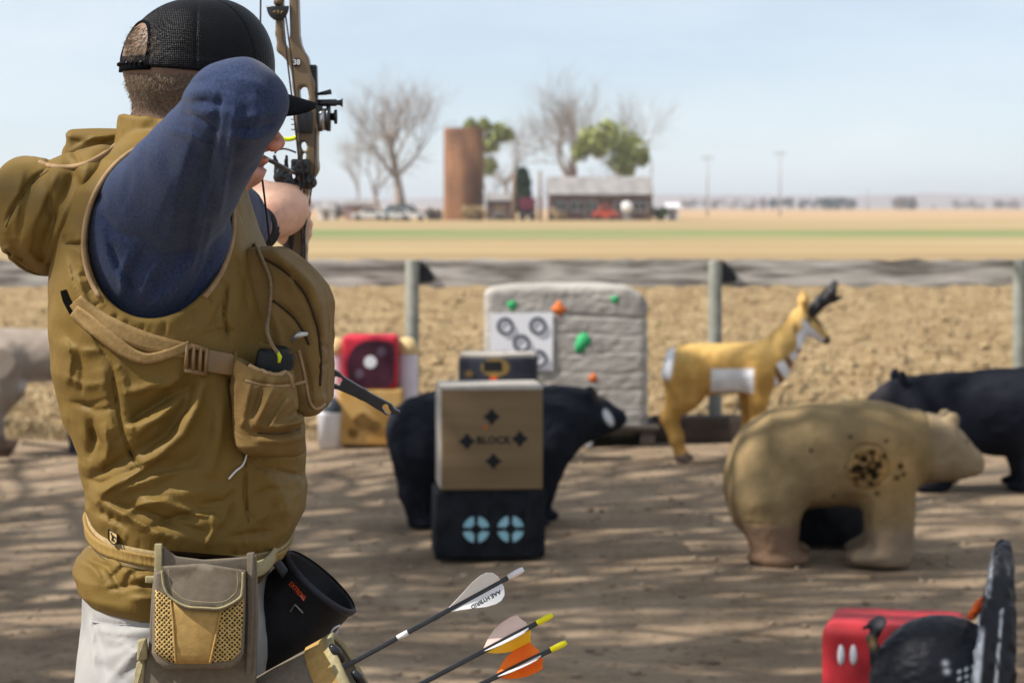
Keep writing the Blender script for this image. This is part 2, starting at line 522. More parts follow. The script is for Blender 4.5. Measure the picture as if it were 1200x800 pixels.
# ================================================================== GROUND
rng = np.random.default_rng(3)
def vnoise(x, y, seed=0):
    return noise3(x, y, np.full_like(x, seed + 0.5))
FENCE_Y = gdist(511)
def ground_z(X, Y):
    yard = np.clip((FENCE_Y + 0.2 - Y) / 0.6, 0, 1); fld = 1 - yard
    near = np.clip((70 - Y) / 30, 0, 1)
    z = yard * (0.020 * vnoise(X * 1.1, Y * 0.9, 1) + 0.006 * vnoise(X * 4, Y * 4, 2) + 0.0035 * vnoise(X * 11, Y * 11, 3))
    z = z + fld * near * (0.05 * vnoise(X * 1.6, Y * 1.6, 4) + 0.018 * vnoise(X * 5, Y * 5, 5) + 0.02 * np.sin(Y * 8.2 + vnoise(X * .7, Y * .7, 6)) + 0.03)
    return z - 0.012
ys = np.concatenate([np.arange(-14, 4, 0.7), np.arange(4, 19, 0.055), 19 * 1.008 ** np.arange(0, 130), np.geomspace(54, 9000, 60)])
xs = np.concatenate([-np.geomspace(9000, 5.1, 46), np.arange(-5, 5.001, 0.055), np.geomspace(5.1, 9000, 46)])
GX, GY = np.meshgrid(xs, ys, indexing='ij')
GZ = ground_z(GX.ravel(), GY.ravel()).reshape(GX.shape)
nx, ny = GX.shape
ii, jj = np.meshgrid(np.arange(nx - 1), np.arange(ny - 1), indexing='ij')
q = np.stack([ii * ny + jj, (ii + 1) * ny + jj, (ii + 1) * ny + jj + 1, ii * ny + jj + 1], -1).reshape(-1, 4)

def ground_material():
    m = bpy.data.materials.new('ground'); m.use_nodes = True
    n = m.node_tree.nodes; l = m.node_tree.links; b = n['Principled BSDF']; b.inputs['Roughness'].default_value = 0.95; b.inputs['Specular IOR Level'].default_value = 0.1
    g = n.new('ShaderNodeNewGeometry'); sp = n.new('ShaderNodeSeparateXYZ'); l.new(g.outputs['Position'], sp.inputs[0])
    def noise(scale, det=6, st=(1, 1, 1), rough=0.6):
        mpn = n.new('ShaderNodeMapping'); mpn.inputs['Scale'].default_value = st; l.new(g.outputs['Position'], mpn.inputs[0])
        t = n.new('ShaderNodeTexNoise'); t.inputs['Scale'].default_value = scale; t.inputs['Detail'].default_value = det; t.inputs['Roughness'].default_value = rough
        l.new(mpn.outputs[0], t.inputs['Vector']); return t.outputs['Fac']
    def ramp(fac, stops):
        r = n.new('ShaderNodeValToRGB'); e = r.color_ramp.elements
        e[0].position, e[0].color = stops[0][0], (*stops[0][1], 1); e[1].position, e[1].color = stops[-1][0], (*stops[-1][1], 1)
        for p_, c in stops[1:-1]:
            x = e.new(p_); x.color = (*c, 1)
        l.new(fac, r.inputs[0]); return r.outputs[0]
    def math_(op, a, bb, clamp=False):
        q_ = n.new('ShaderNodeMath'); q_.operation = op; q_.use_clamp = clamp
        for i, v in enumerate((a, bb)):
            if hasattr(v, 'is_linked'): l.new(v, q_.inputs[i])
            else: q_.inputs[i].default_value = v
        return q_.outputs[0]
    def mix(fac, a, bb):
        q_ = n.new('ShaderNodeMix'); q_.data_type = 'RGBA'
        for i, v in ((0, fac), (6, a), (7, bb)): l.new(v, q_.inputs[i])
        return q_.outputs[2]
    def step(a, w, jit=0.0, ns=0.2):
        y = sp.outputs[1]
        if jit: y = math_('ADD', y, math_('MULTIPLY', math_('SUBTRACT', noise(ns, 4), 0.5), jit))
        return math_('DIVIDE', math_('SUBTRACT', y, a), w, True)
    # bare trodden yard: grey-brown dirt with paler dust and dark damp specks
    dirt = ramp(noise(1.6, 9, (1, 1, 1), 0.65), [(0.30, (0.160, 0.113, 0.074)), (0.5, (0.255, 0.187, 0.125)), (0.72, (0.35, 0.265, 0.182))])
    speck = ramp(noise(26, 3), [(0.33, (0.30, 0.27, 0.24)), (0.43, (1, 1, 1))])
    mm = n.new('ShaderNodeMix'); mm.data_type = 'RGBA'; mm.blend_type = 'MULTIPLY'; mm.inputs[0].default_value = 0.7
    l.new(dirt, mm.inputs[6]); l.new(speck, mm.inputs[7]); dirt = mm.outputs[2]
    # stubble right behind the fence
    stub = ramp(noise(2.4, 8, (1, 1, 1), 0.7), [(0.30, (0.13, 0.082, 0.042)), (0.5, (0.265, 0.185, 0.094)), (0.70, (0.42, 0.32, 0.185))])
    tan = ramp(noise(0.07, 9, (0.12, 1, 1), 0.7), [(0.32, (0.22, 0.152, 0.080)), (0.5, (0.33, 0.24, 0.125)), (0.68, (0.42, 0.325, 0.18))])
    green = ramp(noise(0.12, 6, (0.3, 1, 1)), [(0.35, (0.13, 0.18, 0.065)), (0.7, (0.25, 0.25, 0.11))])
    far = ramp(noise(0.02, 6, (0.2, 1, 1)), [(0.3, (0.36, 0.22, 0.12)), (0.7, (0.44, 0.31, 0.18))])
    c = mix(step(FENCE_Y - 0.35, 0.5, 0.9, 1.3), dirt, stub)
    c = mix(step(50, 30, 30, 0.05), c, tan)
    c = mix(step(112, 32, 30, 0.03), c, green)
    c = mix(step(160, 30, 34, 0.03), c, tan)
    c = mix(step(300, 100, 60, 0.01), c, far)
    l.new(c, b.inputs['Base Color'])
    bp = n.new('ShaderNodeBump'); bp.inputs['Strength'].default_value = 0.7; bp.inputs['Distance'].default_value = 0.02
    l.new(noise(30, 8, (1, 1, 1), 0.7), bp.inputs['Height']); l.new(bp.outputs[0], b.inputs['Normal'])
    return m
M_ground = ground_material()
make('ground', (np.stack([GX.ravel(), GY.ravel(), GZ.ravel()], 1), q), M_ground, origin=(0, 0, 0), kind='structure')

# loose clods and stones of the yard, broken stalks of the stubble field
def lumps(n, area, size, seed, flat=0.6, power=3):
    r = np.random.default_rng(seed)
    base = np.array([(1, 0, 0), (-1, 0, 0), (0, 1, 0), (0, -1, 0), (0, 0, 1), (0, 0, -1)], float)
    tri = np.array([(0, 2, 4), (2, 1, 4), (1, 3, 4), (3, 0, 4), (2, 0, 5), (1, 2, 5), (3, 1, 5), (0, 3, 5)])
    x, y = area(r, n); z = ground_z(x, y)
    s = size[0] + (size[1] - size[0]) * r.random(n) ** power
    v = base[None] * (0.6 + 0.8 * r.random((n, 6, 1))) * s[:, None, None]; v[:, :, 2] *= flat
    a = r.random(n) * 6.28; ca, sa = np.cos(a)[:, None], np.sin(a)[:, None]
    vx = v[:, :, 0] * ca - v[:, :, 1] * sa; vy = v[:, :, 0] * sa + v[:, :, 1] * ca
    V = np.stack([vx + x[:, None], vy + y[:, None], v[:, :, 2] + z[:, None] + s[:, None] * 0.2], -1).reshape(-1, 3)
    F = (tri[None] + (np.arange(n) * 6)[:, None, None]).reshape(-1, 3)
    return V, F
M_clod = mat('dry_clod', (0.17, 0.125, 0.085), (0.36, 0.285, 0.205), rough=0.95, ns=6, spec=0.1)
def yard_area(r, n):
    y = 5 + (FENCE_Y - 5) * r.random(n); x = (r.random(n) - 0.5) * 2 * (0.34 * y + 0.6); return x, y
make('clods', lumps(5600, yard_area, (0.004, 0.026), 5, 0.45), M_clod, origin=(0, 0, 0), label='small dry clods and pebbles scattered over the yard', cat='clods', kind='stuff', smooth=False)
M_straw = mat('dry_stalk', (0.22, 0.145, 0.07), (0.52, 0.41, 0.25), rough=0.9, ns=3, spec=0.15)
def field_area(r, n):
    y = FENCE_Y + 0.15 + 42 * r.random(n) ** 1.7; x = (r.random(n) - 0.5) * 2 * (0.33 * y + 1.0); return x, y
n_st = 22000; x, y = field_area(rng, n_st); z = ground_z(x, y)
L = 0.05 + 0.13 * rng.random(n_st); a = rng.random(n_st) * 6.28; t = rng.random(n_st) * 0.9
dx, dy, dz = np.cos(a) * np.cos(t) * L, np.sin(a) * np.cos(t) * L, np.sin(t) * L
wd = 0.006 + 0.018 * rng.random(n_st)
px_, py_ = -np.sin(a) * wd, np.cos(a) * wd
A = np.stack([x - px_, y - py_, z], -1); B_ = np.stack([x + px_, y + py_, z], -1); C_ = np.stack([x + dx, y + dy, z + dz + 0.02], -1)
D_ = np.stack([x + px_ * .4, y + py_ * .4, z - 0.01 + 0 * z], -1)
V = np.stack([A, B_, C_, D_], 1).reshape(-1, 3); k = np.arange(n_st)[:, None] * 4
F = np.concatenate([k + np.array([[0, 1, 2]]), k + np.array([[1, 3, 2]]), k + np.array([[3, 0, 2]])])
make('stubble', (V, F), M_straw, origin=(0, 0, 0), label='broken dry stalks littering the field behind the fence', cat='stubble', kind='stuff', smooth=False)
fld_clods = lumps(4800, field_area, (0.006, 0.11), 11, 0.5, 5)
M_fclod = mat('field_clod', (0.17, 0.112, 0.058), (0.38, 0.28, 0.155), rough=0.95, ns=2, spec=0.1)
make('field_clods', fld_clods, M_fclod, origin=(0, 0, 0), label='tan soil clods of the ploughed field behind the fence', cat='clods', kind='stuff', smooth=False)

# ================================================================== FENCE
M_post = mat('green_grey_post', lin(136, 136, 126), lin(112, 113, 104), rough=0.6, ns=9, bump=0.2, bs=60)
def rail_mat():
    m = mat('weathered_rail', (0.15, 0.132, 0.115), (0.56, 0.52, 0.47), rough=0.9, ns=9, stretch=(0.28, 1, 2.6), bump=0.5, bs=22, bdist=0.006, lo=0.36, hi=0.66, detail=9)
    return m
M_rail = rail_mat(); M_black = mat('black_rubber', (0.012, 0.012, 0.014), (0.022, 0.022, 0.024), rough=0.6, ns=20)
FY = FENCE_Y
posts_px = [-229, 127, 483, 838, 1195, 1551]
fence = thing('fence', 'grey weathered rail fence on green metal posts along the field', 'fence', (P(660, 500, FY).x, FY, 0))
ztop = P(0, 305, FY).z
for x in posts_px:
    b = P(x, 400, FY); r = 8.2 * FY / FPX
    g_ = lathe([(0.001, -0.3), (r, -0.3), (r, ztop - 0.012), (r * .85, ztop), (0.001, ztop + 0.004)], (b.x, FY, 0), (0, 0, 1), 18)
    sharp(make('post', g_, M_post, fence))
for i in range(len(posts_px) - 1):
    x0, x1 = P(posts_px[i], 0, FY).x, P(posts_px[i + 1], 0, FY).x
    zt, zb = P(0, 304 + (i % 2) * 0.6, FY).z, P(0, 335.5 - (i % 2) * 1.0, FY).z
    n = 24; V = []; F = []
    rr = np.random.default_rng(i + 40)
    for k in range(n + 1):
        xx = x0 + (x1 - x0) * k / n + (0.004 if k == 0 else -0.004 if k == n else 0)
        dzb = 0.009 * rr.standard_normal(); dzt = 0.005 * rr.standard_normal()
        for yy, zz in ((0.055, zb + dzb), (0.055, zt + dzt), (0.10, zt + dzt), (0.10, zb + dzb)): V.append((xx, FY + yy, zz))
    for k in range(n):
        for q_ in range(4): F.append([k * 4 + q_, k * 4 + (q_ + 1) % 4, k * 4 + 4 + (q_ + 1) % 4, k * 4 + 4 + q_][::-1])
    F.append([0, 1, 2, 3]); F.append([n * 4 + 3, n * 4 + 2, n * 4 + 1, n * 4])
    make('rail', (V, F), M_rail, fence, smooth=False)
for x in posts_px[2:5]:
    pl = [(x + 5, 306), (x + 10, 306), (x + 20, 314), (x + 26, 326), (x + 24, 330), (x + 5, 332)]
    fr_ = Frame(FY)
    make('rail_bracket', slab(fr_, pl, 2.5, 5, 0.8, 1), M_black, fence, smooth=False)

# dry weeds along the foot of the fence
r_w = np.random.default_rng(8); n_w = 5200; cl = r_w.random(150) * 9.6 - 4.8
wx = cl[r_w.integers(0, 150, n_w)] + r_w.normal(0, .09, n_w); wy = FY + .02 + r_w.normal(0, .16, n_w); wz = ground_z(wx, wy)
wl_ = .05 + .17 * r_w.random(n_w) ** 2; wa = r_w.random(n_w) * 6.28; wt = r_w.normal(0, .5, n_w)
A = np.stack([wx - .004 * np.sin(wa), wy + .004 * np.cos(wa), wz], -1); B_ = np.stack([wx + .004 * np.sin(wa), wy - .004 * np.cos(wa), wz], -1)
C_ = np.stack([wx + np.cos(wa) * np.sin(wt) * wl_, wy + np.sin(wa) * np.sin(wt) * wl_, wz + np.cos(wt) * wl_], -1)
make('weeds', (np.stack([A, B_, C_], 1).reshape(-1, 3), np.arange(n_w * 3).reshape(-1, 3)), mat('dry_weed', (0.12, 0.085, 0.045), (0.36, 0.28, 0.16), rough=.9, ns=4), origin=(0, FY, 0), label='dry weeds and grass along the foot of the fence', cat='weeds', kind='stuff', smooth=False)

# ================================================================== TREES
def grow(base, height, seed, spread=0.55, levels=4, kids=(5, 5, 4, 4), trunk_frac=0.30, r0=None, up=0.25, twig=1.0, first=0.45, lean=(0, 0), droop=0.0):
    r = random.Random(seed); trunk, limbs, tips = [], [], []
    r0 = r0 or height * 0.028
    def br(p, d, L, rad, lev, store):
        nseg = 5 if lev < 2 else 3; pts = [p.copy()]; dirs = [d.copy()]
        for i in range(nseg):
            d = (d + Vector((r.gauss(0, .13), r.gauss(0, .13), r.gauss(0, .08) + up * 0.12 - droop * lev * 0.04)) * (1 if lev else 0.35)).normalized()
            p = p + d * (L / nseg); pts.append(p.copy()); dirs.append(d.copy())
        rads = [max(rad * (1 - 0.62 * i / nseg), 0.0012 * height * 0.12 * twig) for i in range(nseg + 1)]
        store.append((pts, rads, 7 if lev == 0 else (5 if lev == 1 else 3)))
        if lev >= levels:
            tips.extend(pts[1:]); return
        kk = kids[min(lev, len(kids) - 1)]
        for i in range(kk):
            t = first + (1 - first) * (i + r.random()) / kk if lev else 0.72 + 0.28 * (i + r.random() * .6) / kk
            t = min(t, 0.999) * nseg; a = int(t); q_ = pts[a].lerp(pts[a + 1], t - a); dd = dirs[a]
            ax_ = dd.orthogonal().normalized(); ax_.rotate(Matrix.Rotation(2 * math.pi * (i / kk + r.random() * 0.5), 3, dd))
            an = spread * (0.7 + 0.7 * r.random()) * (1.0 if lev else 1.15)
            nd = (dd * math.cos(an) + ax_ * math.sin(an) + Vector((0, 0, up))).normalized()
            br(q_, nd, L * (0.55 + 0.3 * r.random()) * (1.35 if lev == 0 else 1), rads[a] * (0.62 if lev else 0.55), lev + 1, limbs)
    br(Vector(base), Vector((lean[0], lean[1], 1)).normalized(), height * trunk_frac, r0, 0, trunk)
    return trunk, limbs, tips

def bulk_tubes(items):
    V, F = [], []; n0 = 0
    for pts, rads, n in items:
        v, f = tube(pts, rads, n, caps=(n > 4))
        V.append(v); F += [[i + n0 for i in q_] for q_ in f]; n0 += len(v)
    return np.concatenate(V), F

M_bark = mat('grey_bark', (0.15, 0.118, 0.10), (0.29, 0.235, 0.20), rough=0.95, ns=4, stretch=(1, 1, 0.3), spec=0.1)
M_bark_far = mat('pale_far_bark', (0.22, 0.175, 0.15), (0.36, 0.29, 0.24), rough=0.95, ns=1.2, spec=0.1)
def leaf_mat(name, c1, c2):
    return mat(name, c1, c2, rough=0.75, ns=0.6, spec=0.2)
M_leaf = leaf_mat('spring_leaf', (0.22, 0.25, 0.075), (0.37, 0.385, 0.14))
M_leaf_dark = leaf_mat('evergreen_leaf', (0.014, 0.035, 0.012), (0.035, 0.07, 0.022))

def leaf_cloud(centres, radius, n, size, seed):
    r = np.random.default_rng(seed); c = np.array(centres)
    i = r.integers(0, len(c), n)
    rad = np.array(radius)[i] if hasattr(radius, '__len__') else np.full(n, radius)
    d = r.standard_normal((n, 3)); d /= np.linalg.norm(d, axis=1)[:, None]
    p = c[i] + d * (rad * r.random(n) ** 0.45)[:, None]
    a = r.standard_normal((n, 3)); a /= np.linalg.norm(a, axis=1)[:, None]
    b = np.cross(a, r.standard_normal((n, 3))); b /= np.linalg.norm(b, axis=1)[:, None] + 1e-9
    s = size * (0.5 + r.random(n))[:, None]
    V = np.stack([p - a * s, p + b * s * .6, p + a * s, p - b * s * .6], 1).reshape(-1, 3)
    return V, np.arange(n * 4).reshape(-1, 4)

def bare_tree(name, label, base, height, seed, m=None, group=None, **kw):
    t = thing(name, label, 'tree', base, group)
    tr, li, tips = grow(base, height, seed, **kw)
    make('trunk', bulk_tubes(tr), m or M_bark, t)
    make('crown', bulk_tubes(li), m or M_bark, t)
    return t, tips

# cottonwoods to the left of the frame: their bare crowns stripe the yard with shade
def shade_at(gx, gy, h):
    """foot of a tree whose crown centre (height h) throws its shade on (gx, gy)"""
    k_ = h / SUNDIR.z
    return (gx + SUNDIR.x * k_, gy + SUNDIR.y * k_, 0)
SH = [((0.2, 9.0), 8.6, 11.0, 21), ((2.2, 9.6), 10.2, 13.5, 34), ((-0.9, 10.8), 9.6, 12.8, 55), ((1.2, 11.8), 9.2, 12.2, 91)]
lab = ['leafless tree beyond the left edge, nearest to the archer', 'tallest leafless tree beyond the left edge', 'leafless tree beyond the left edge, behind the others', 'leafless tree beyond the left edge, farthest along the fence']
for ((gx, gy), hc, ht, sd_), lb in zip(SH, lab):
    b_ = shade_at(gx, gy, hc)
    bare_tree('shade_tree', lb, b_, ht, sd_, group='bare shade trees left of the yard', levels=3, kids=(6, 6, 6), spread=0.6, up=0.18, trunk_frac=0.36, twig=24 if sd_ == 21 else 19, r0=0.32)

# ================================================================== FARM (about 300 m away)
FD = 305.0; FF = Frame(FD); u1 = FF.s
def fpt(px, py, dz=0.0): return P(px, py, FD + dz)
def fbase(px, dz=0.0):
    p = P(px, 243, FD + dz); return (p.x, FD + dz, 0.0)
M_silo = mat('rusty_silo_staves', lin(136, 97, 68), lin(92, 64, 48), rough=0.85, ns=0.5, stretch=(1, 1, 0.35), spec=0.15)
def silo():
    b = fbase(543.5); r = 23.5 * u1; h = (CAMZ - (150 - HOR) * u1)
    t = thing('silo', 'tall rust brown silo without a roof beside the bare trees', 'silo', b)
    make('wall', lathe([(r, -0.2), (r, h), (r * 0.94, h), (r * 0.94, h - 2.0), (0.01, h - 2.0)], b, (0, 0, 1), 48), M_silo, t)
    for k_ in range(12):
        z = 0.6 + k_ * (h - 1) / 11.5
        a = [(b[0] + (r + 0.0) * math.cos(q_ * math.pi / 16), b[1] + (r + 0.0) * math.sin(q_ * math.pi / 16), z) for q_ in range(32)]
        make('hoop', tube(a, 0.05, 4, closed=True), M_silo, t)
silo()

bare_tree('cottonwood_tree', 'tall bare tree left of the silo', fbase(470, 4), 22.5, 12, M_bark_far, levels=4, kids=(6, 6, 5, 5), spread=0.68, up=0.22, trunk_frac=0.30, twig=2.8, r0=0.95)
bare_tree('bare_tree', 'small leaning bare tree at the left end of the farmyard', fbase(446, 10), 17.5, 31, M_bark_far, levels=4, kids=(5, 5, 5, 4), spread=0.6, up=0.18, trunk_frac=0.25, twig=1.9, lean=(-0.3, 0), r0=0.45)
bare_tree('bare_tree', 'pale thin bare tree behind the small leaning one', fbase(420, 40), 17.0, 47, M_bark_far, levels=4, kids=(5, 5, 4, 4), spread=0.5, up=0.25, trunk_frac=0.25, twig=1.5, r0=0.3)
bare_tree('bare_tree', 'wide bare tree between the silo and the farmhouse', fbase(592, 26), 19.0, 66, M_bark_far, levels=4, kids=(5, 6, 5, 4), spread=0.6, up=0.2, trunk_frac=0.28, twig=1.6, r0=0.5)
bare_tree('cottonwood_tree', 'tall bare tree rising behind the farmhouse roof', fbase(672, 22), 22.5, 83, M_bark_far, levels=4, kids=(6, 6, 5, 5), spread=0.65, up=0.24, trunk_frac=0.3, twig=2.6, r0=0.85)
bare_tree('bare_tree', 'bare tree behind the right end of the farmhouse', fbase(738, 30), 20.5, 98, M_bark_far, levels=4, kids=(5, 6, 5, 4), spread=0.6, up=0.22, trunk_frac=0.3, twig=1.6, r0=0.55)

def green_tree(name, label, px, dz, blobs, n, size, seed, m, h):
    b = fbase(px, dz); t = thing(name, label, 'tree', b)
    tr, li, _ = grow(b, h, seed, levels=3, kids=(5, 4, 4), spread=0.6, up=0.2, trunk_frac=0.3)
    make('trunk', bulk_tubes(tr + li), M_bark_far, t)
    cs = [tuple(P(x, y, FD + dz + d)) for x, y, d, r_ in blobs]; rs = [r_ * (FD + dz) / FPX for *_, r_ in blobs]
    make('crown', leaf_cloud(cs, rs, n, size, seed), m, t, smooth=False)
green_tree('leafing_tree', 'round light green tree behind the farmhouse roof', 712, 12,
           [(690, 165, 0, 17), (708, 160, -1, 20), (728, 168, 1, 22), (742, 175, 0, 19), (680, 178, 1, 11), (728, 190, 0, 16), (735, 198, 1, 10), (702, 172, 2, 14), (715, 150, 0, 9), (752, 186, 0, 9)], 2500, 0.36, 5, M_leaf, 10)
green_tree('leafing_tree', 'pale green tree top showing right behind the silo', 575, 20,
           [(552, 148, 0, 9), (566, 148, 0, 9), (583, 155, 0, 13), (594, 158, 0, 9), (573, 170, 0, 12), (572, 195, 1, 12)], 1300, 0.38, 8, M_leaf, 11)
green_tree('evergreen_tree', 'dark green evergreen left of the farmhouse', 612, -2,
           [(612, 203, 0, 7), (612, 214, 0, 10), (612, 228, 0, 11), (612, 240, 0, 11)], 4200, 0.28, 9, M_leaf_dark, 5)

# farmhouse with a long grey roof
M_hroof = mat('grey_shingle_roof', lin(148, 144, 142), lin(124, 120, 119), rough=0.85, ns=0.8, spec=0.15)
M_hwall = mat('dark_brick_wall', lin(122, 96, 90), lin(92, 74, 72), rough=0.9, ns=1.5)
M_glass = mat('dark_window_glass', (0.02, 0.022, 0.026), (0.04, 0.045, 0.05), rough=0.1, spec=0.5)
M_white = mat('white_paint', (0.74, 0.74, 0.74), (0.66, 0.66, 0.67), rough=0.6, ns=3)
M_wood = mat('grey_timber', lin(140, 118, 100), lin(110, 92, 80), rough=0.9, ns=2)
def house():
    b = fbase(700, 0); t = thing('farmhouse', 'long low farmhouse with a pale grey roof and dark walls', 'house', b)
    x0, x1 = fpt(640, 0).x, fpt(764, 0).x; ze = CAMZ - (227 - HOR) * u1; zr = CAMZ - (207 - HOR) * u1
    y0, y1 = FD - 4.2, FD + 4.2
    w = make('wall', box(((x0 + x1) / 2, FD, ze / 2), ((x1 - x0) / 2 - 0.3, 3.6, ze / 2)), M_hwall, t, smooth=False)
    rv = [(x0, y0 - .3, ze - .05), (x1, y0 - .3, ze - .05), (x1, FD, zr), (x0, FD, zr), (x0, y1 + .3, ze - .05), (x1, y1 + .3, ze - .05)]
    rv += [(a, b_, c - 0.18) for a, b_, c in rv]
    rf = [[0, 1, 2, 3], [3, 2, 5, 4], [6, 9, 8, 7], [9, 10, 11, 8], [0, 6, 7, 1], [4, 5, 11, 10], [0, 3, 9, 6], [3, 4, 10, 9], [1, 7, 8, 2], [2, 8, 11, 5]]
    r = make('roof', (rv, rf), M_hroof, t, smooth=False)
    make('gable_wall', (np.array([(x0 + .3, y0 + .6, ze - .2), (x0 + .3, y1 - .6, ze - .2), (x0 + .3, FD, zr - .3), (x0 + .5, y0 + .6, ze - .2), (x0 + .5, y1 - .6, ze - .2), (x0 + .5, FD, zr - .3)]),
                        [[0, 2, 1], [3, 4, 5], [0, 1, 4, 3], [1, 2, 5, 4], [2, 0, 3, 5]]), M_hwall, t, smooth=False)
    cx = fpt(672, 0).x
    make('chimney', box((cx, FD + 1, zr + 0.3), (0.5, 0.4, 0.9)), M_hwall, r, smooth=False)
    for px, hw in ((655, .7), (676, .9), (692, .7), (727, .9), (748, .8)):
        wx = fpt(px, 0).x
        f = make('window', box((wx, FD - 3.62, ze * 0.52), (hw + .08, .04, .66)), M_white, t, smooth=False)
        for s in (-1, 1): make('pane', box((wx + s * (hw / 2 + .02), FD - 3.68, ze * 0.52), (hw / 2 - .04, .03, .56)), M_glass, f, smooth=False)
    d = make('door', box((fpt(709, 0).x, FD - 3.63, 1.02), (.46, .05, 1.02)), M_wood, t, smooth=False)
    make('handle', box((fpt(709, 0).x + .35, FD - 3.70, 1.0), (.05, .03, .05)), M_black, d, smooth=False)
    for px in (648, 684, 720, 757):
        make('porch_post', box((fpt(px, 0).x, y0, (ze - .2) / 2), (.07, .07, (ze - .2) / 2)), M_wood, t, smooth=False)
house()

# poles, tank, small sheds, vehicles of the farmyard
def pole(label, px, ytop, dz, arm=True, r=0.16, group='utility poles on the plain', m=None):
    D = FD + dz; b = P(px, 243, D); h = CAMZ - (ytop - HOR) * D / FPX
    t = thing('utility_pole', label, 'pole', (b.x, D, 0), group)
    make('shaft', tube([(b.x, D, -0.3), (b.x, D, h)], [r, r * .7], 8), m or M_wood, t)
    if arm:
        make('crossarm', box((b.x, D, h - .5), (1.1, .07, .08)), m or M_wood, t, smooth=False)
        for s in (-.9, -.3, .3, .9): make('insulator', box((b.x + s, D, h - .33), (.05, .05, .1)), M_glass, t, smooth=False)
M_polefar = mat('sun_bleached_pole', (0.30, 0.29, 0.29), (0.38, 0.37, 0.37), rough=0.9, ns=1)
pole('thin utility pole just right of the farmhouse', 829, 182, 120, m=M_polefar)
pole('taller utility pole on the plain, right of the first', 914, 177, 130, m=M_polefar)
pole('faint short pole far out on the plain', 1017, 222, 900, r=0.3, m=M_polefar)
pole('bare wooden pole beside the dark evergreen', 602, 203, -8, arm=False, r=0.32, group='yard poles')
pole('dark pole at the left corner of the farmhouse', 633, 200, -6, arm=False, r=0.25, group='yard poles')
pole('thin pole at the right corner of the farmhouse', 763.5, 187, 4, arm=False, r=0.12, group='yard poles')

def shed(name, label, px0, px1, ytop, dz, mw, mr, depth=3.0):
    D = FD + dz; x0, x1 = P(px0, 0, D).x, P(px1, 0, D).x; h = CAMZ - (ytop - HOR) * D / FPX
    t = thing(name, label, 'shed', ((x0 + x1) / 2, D, 0))
    hw = h * 0.72
    make('wall', box(((x0 + x1) / 2, D, hw / 2), ((x1 - x0) / 2, depth / 2, hw / 2)), mw, t, smooth=False)
    e = 0.2; v = [(x0 - e, D - depth / 2 - e, hw - .02), (x1 + e, D - depth / 2 - e, hw - .02), (x1 + e, D, h), (x0 - e, D, h), (x0 - e, D + depth / 2 + e, hw - .02), (x1 + e, D + depth / 2 + e, hw - .02)]
    make('roof', (v, [[0, 1, 2, 3], [3, 2, 5, 4], [0, 3, 4], [1, 5, 2], [0, 4, 5, 1]]), mr, t, smooth=False)
    make('door', box(((x0 + x1) / 2, D - depth / 2 - .03, hw * .42), ((x1 - x0) * .2, .03, hw * .42)), M_wood, t, smooth=False)
M_pinkwall = mat('faded_red_boards', lin(168, 138, 134), lin(150, 124, 122), rough=0.9, ns=1)
shed('farm_shed', 'faded reddish shed under the small bare trees', 406, 440, 233, 14, M_pinkwall, M_hroof, 5)
shed('farm_shed', 'grey shed right of the silo', 570, 602, 226, 16, M_hwall, M_hroof, 5)
shed('garden_shed', 'small white shed out to the right of the farmhouse', 781, 794, 238, 6, M_white, M_white)
shed('garden_shed', 'low pale shed at the far left of the farmyard', 374, 392, 240, 8, M_white, M_hroof)

def vehicle(name, label, px, dz, L, H, m, cab=0.5, cat='car'):
    D = FD + dz; b = P(px, 0, D); t = thing(name, label, cat, (b.x, D, 0), 'vehicles parked in the farmyard')
    x = b.x; h2 = L / 2
    prof = [(-h2, .38), (-h2, H * .56), (-h2 * .55, H * .62), (-h2 * .30, H), (h2 * (cab), H), (h2 * (cab + .22), H * .64), (h2 * .98, H * .56), (h2, .38)]
    V = [(x + a, D - .85, c) for a, c in prof] + [(x + a, D + .85, c) for a, c in prof]; n = len(prof)
    F = [list(range(n)), list(range(n, 2 * n))[::-1]] + [[i, n + i, n + (i + 1) % n, (i + 1) % n] for i in range(n)]
    make('body', (V, F), m, t, smooth=False)
    gl = [(-h2 * .42, H * .66), (-h2 * .24, H * .93), (h2 * (cab - .05), H * .93), (h2 * (cab + .10), H * .66)]
    V = [(x + a, D - .87, c) for a, c in gl] + [(x + a, D + .87, c) for a, c in gl]
    make('window', (V, [[0, 1, 2, 3], [7, 6, 5, 4], [0, 4, 5, 1], [1, 5, 6, 2], [2, 6, 7, 3], [3, 7, 4, 0]]), M_glass, t, smooth=False)
    for s in (-.62, .62):
        for d in (-.78, .78):
            w = make('wheel', lathe([(0.01, -.12), (.34, -.12), (.36, 0), (.34, .12), (.01, .12)], (x + s * h2, D + d, .36), (0, 1, 0), 14), M_black, t)
M_blue = mat('dark_blue_car_paint', lin(40, 60, 92), lin(36, 52, 84), rough=0.3, ns=2, coat=0.4)
M_teal = mat('teal_car_paint', lin(70, 120, 130), lin(64, 110, 122), rough=0.3, ns=2, coat=0.4)
M_redp = mat('orange_red_paint', lin(190, 78, 52), lin(170, 66, 46), rough=0.5, ns=3)
vehicle('parked_car', 'white car left of the tall bare tree', 432, -4, 4.2, 1.45, M_white)
vehicle('parked_pickup', 'dark blue pickup below the tall bare tree', 478, 2, 5.6, 1.9, M_blue, 0.25, 'truck')
vehicle('parked_car', 'teal car between the white cars', 462, 0, 4.4, 1.9, M_teal)
vehicle('parked_car', 'white car below the tall bare tree', 466, -12, 4.0, 1.35, M_white)
vehicle('parked_car', 'small white car nearest the silo', 484, -14, 3.0, 1.45, M_white)
vehicle('farm_utility_vehicle', 'orange red utility vehicle in front of the farmhouse', 709, -10, 3.0, 1.9, M_redp, 0.2, 'vehicle')
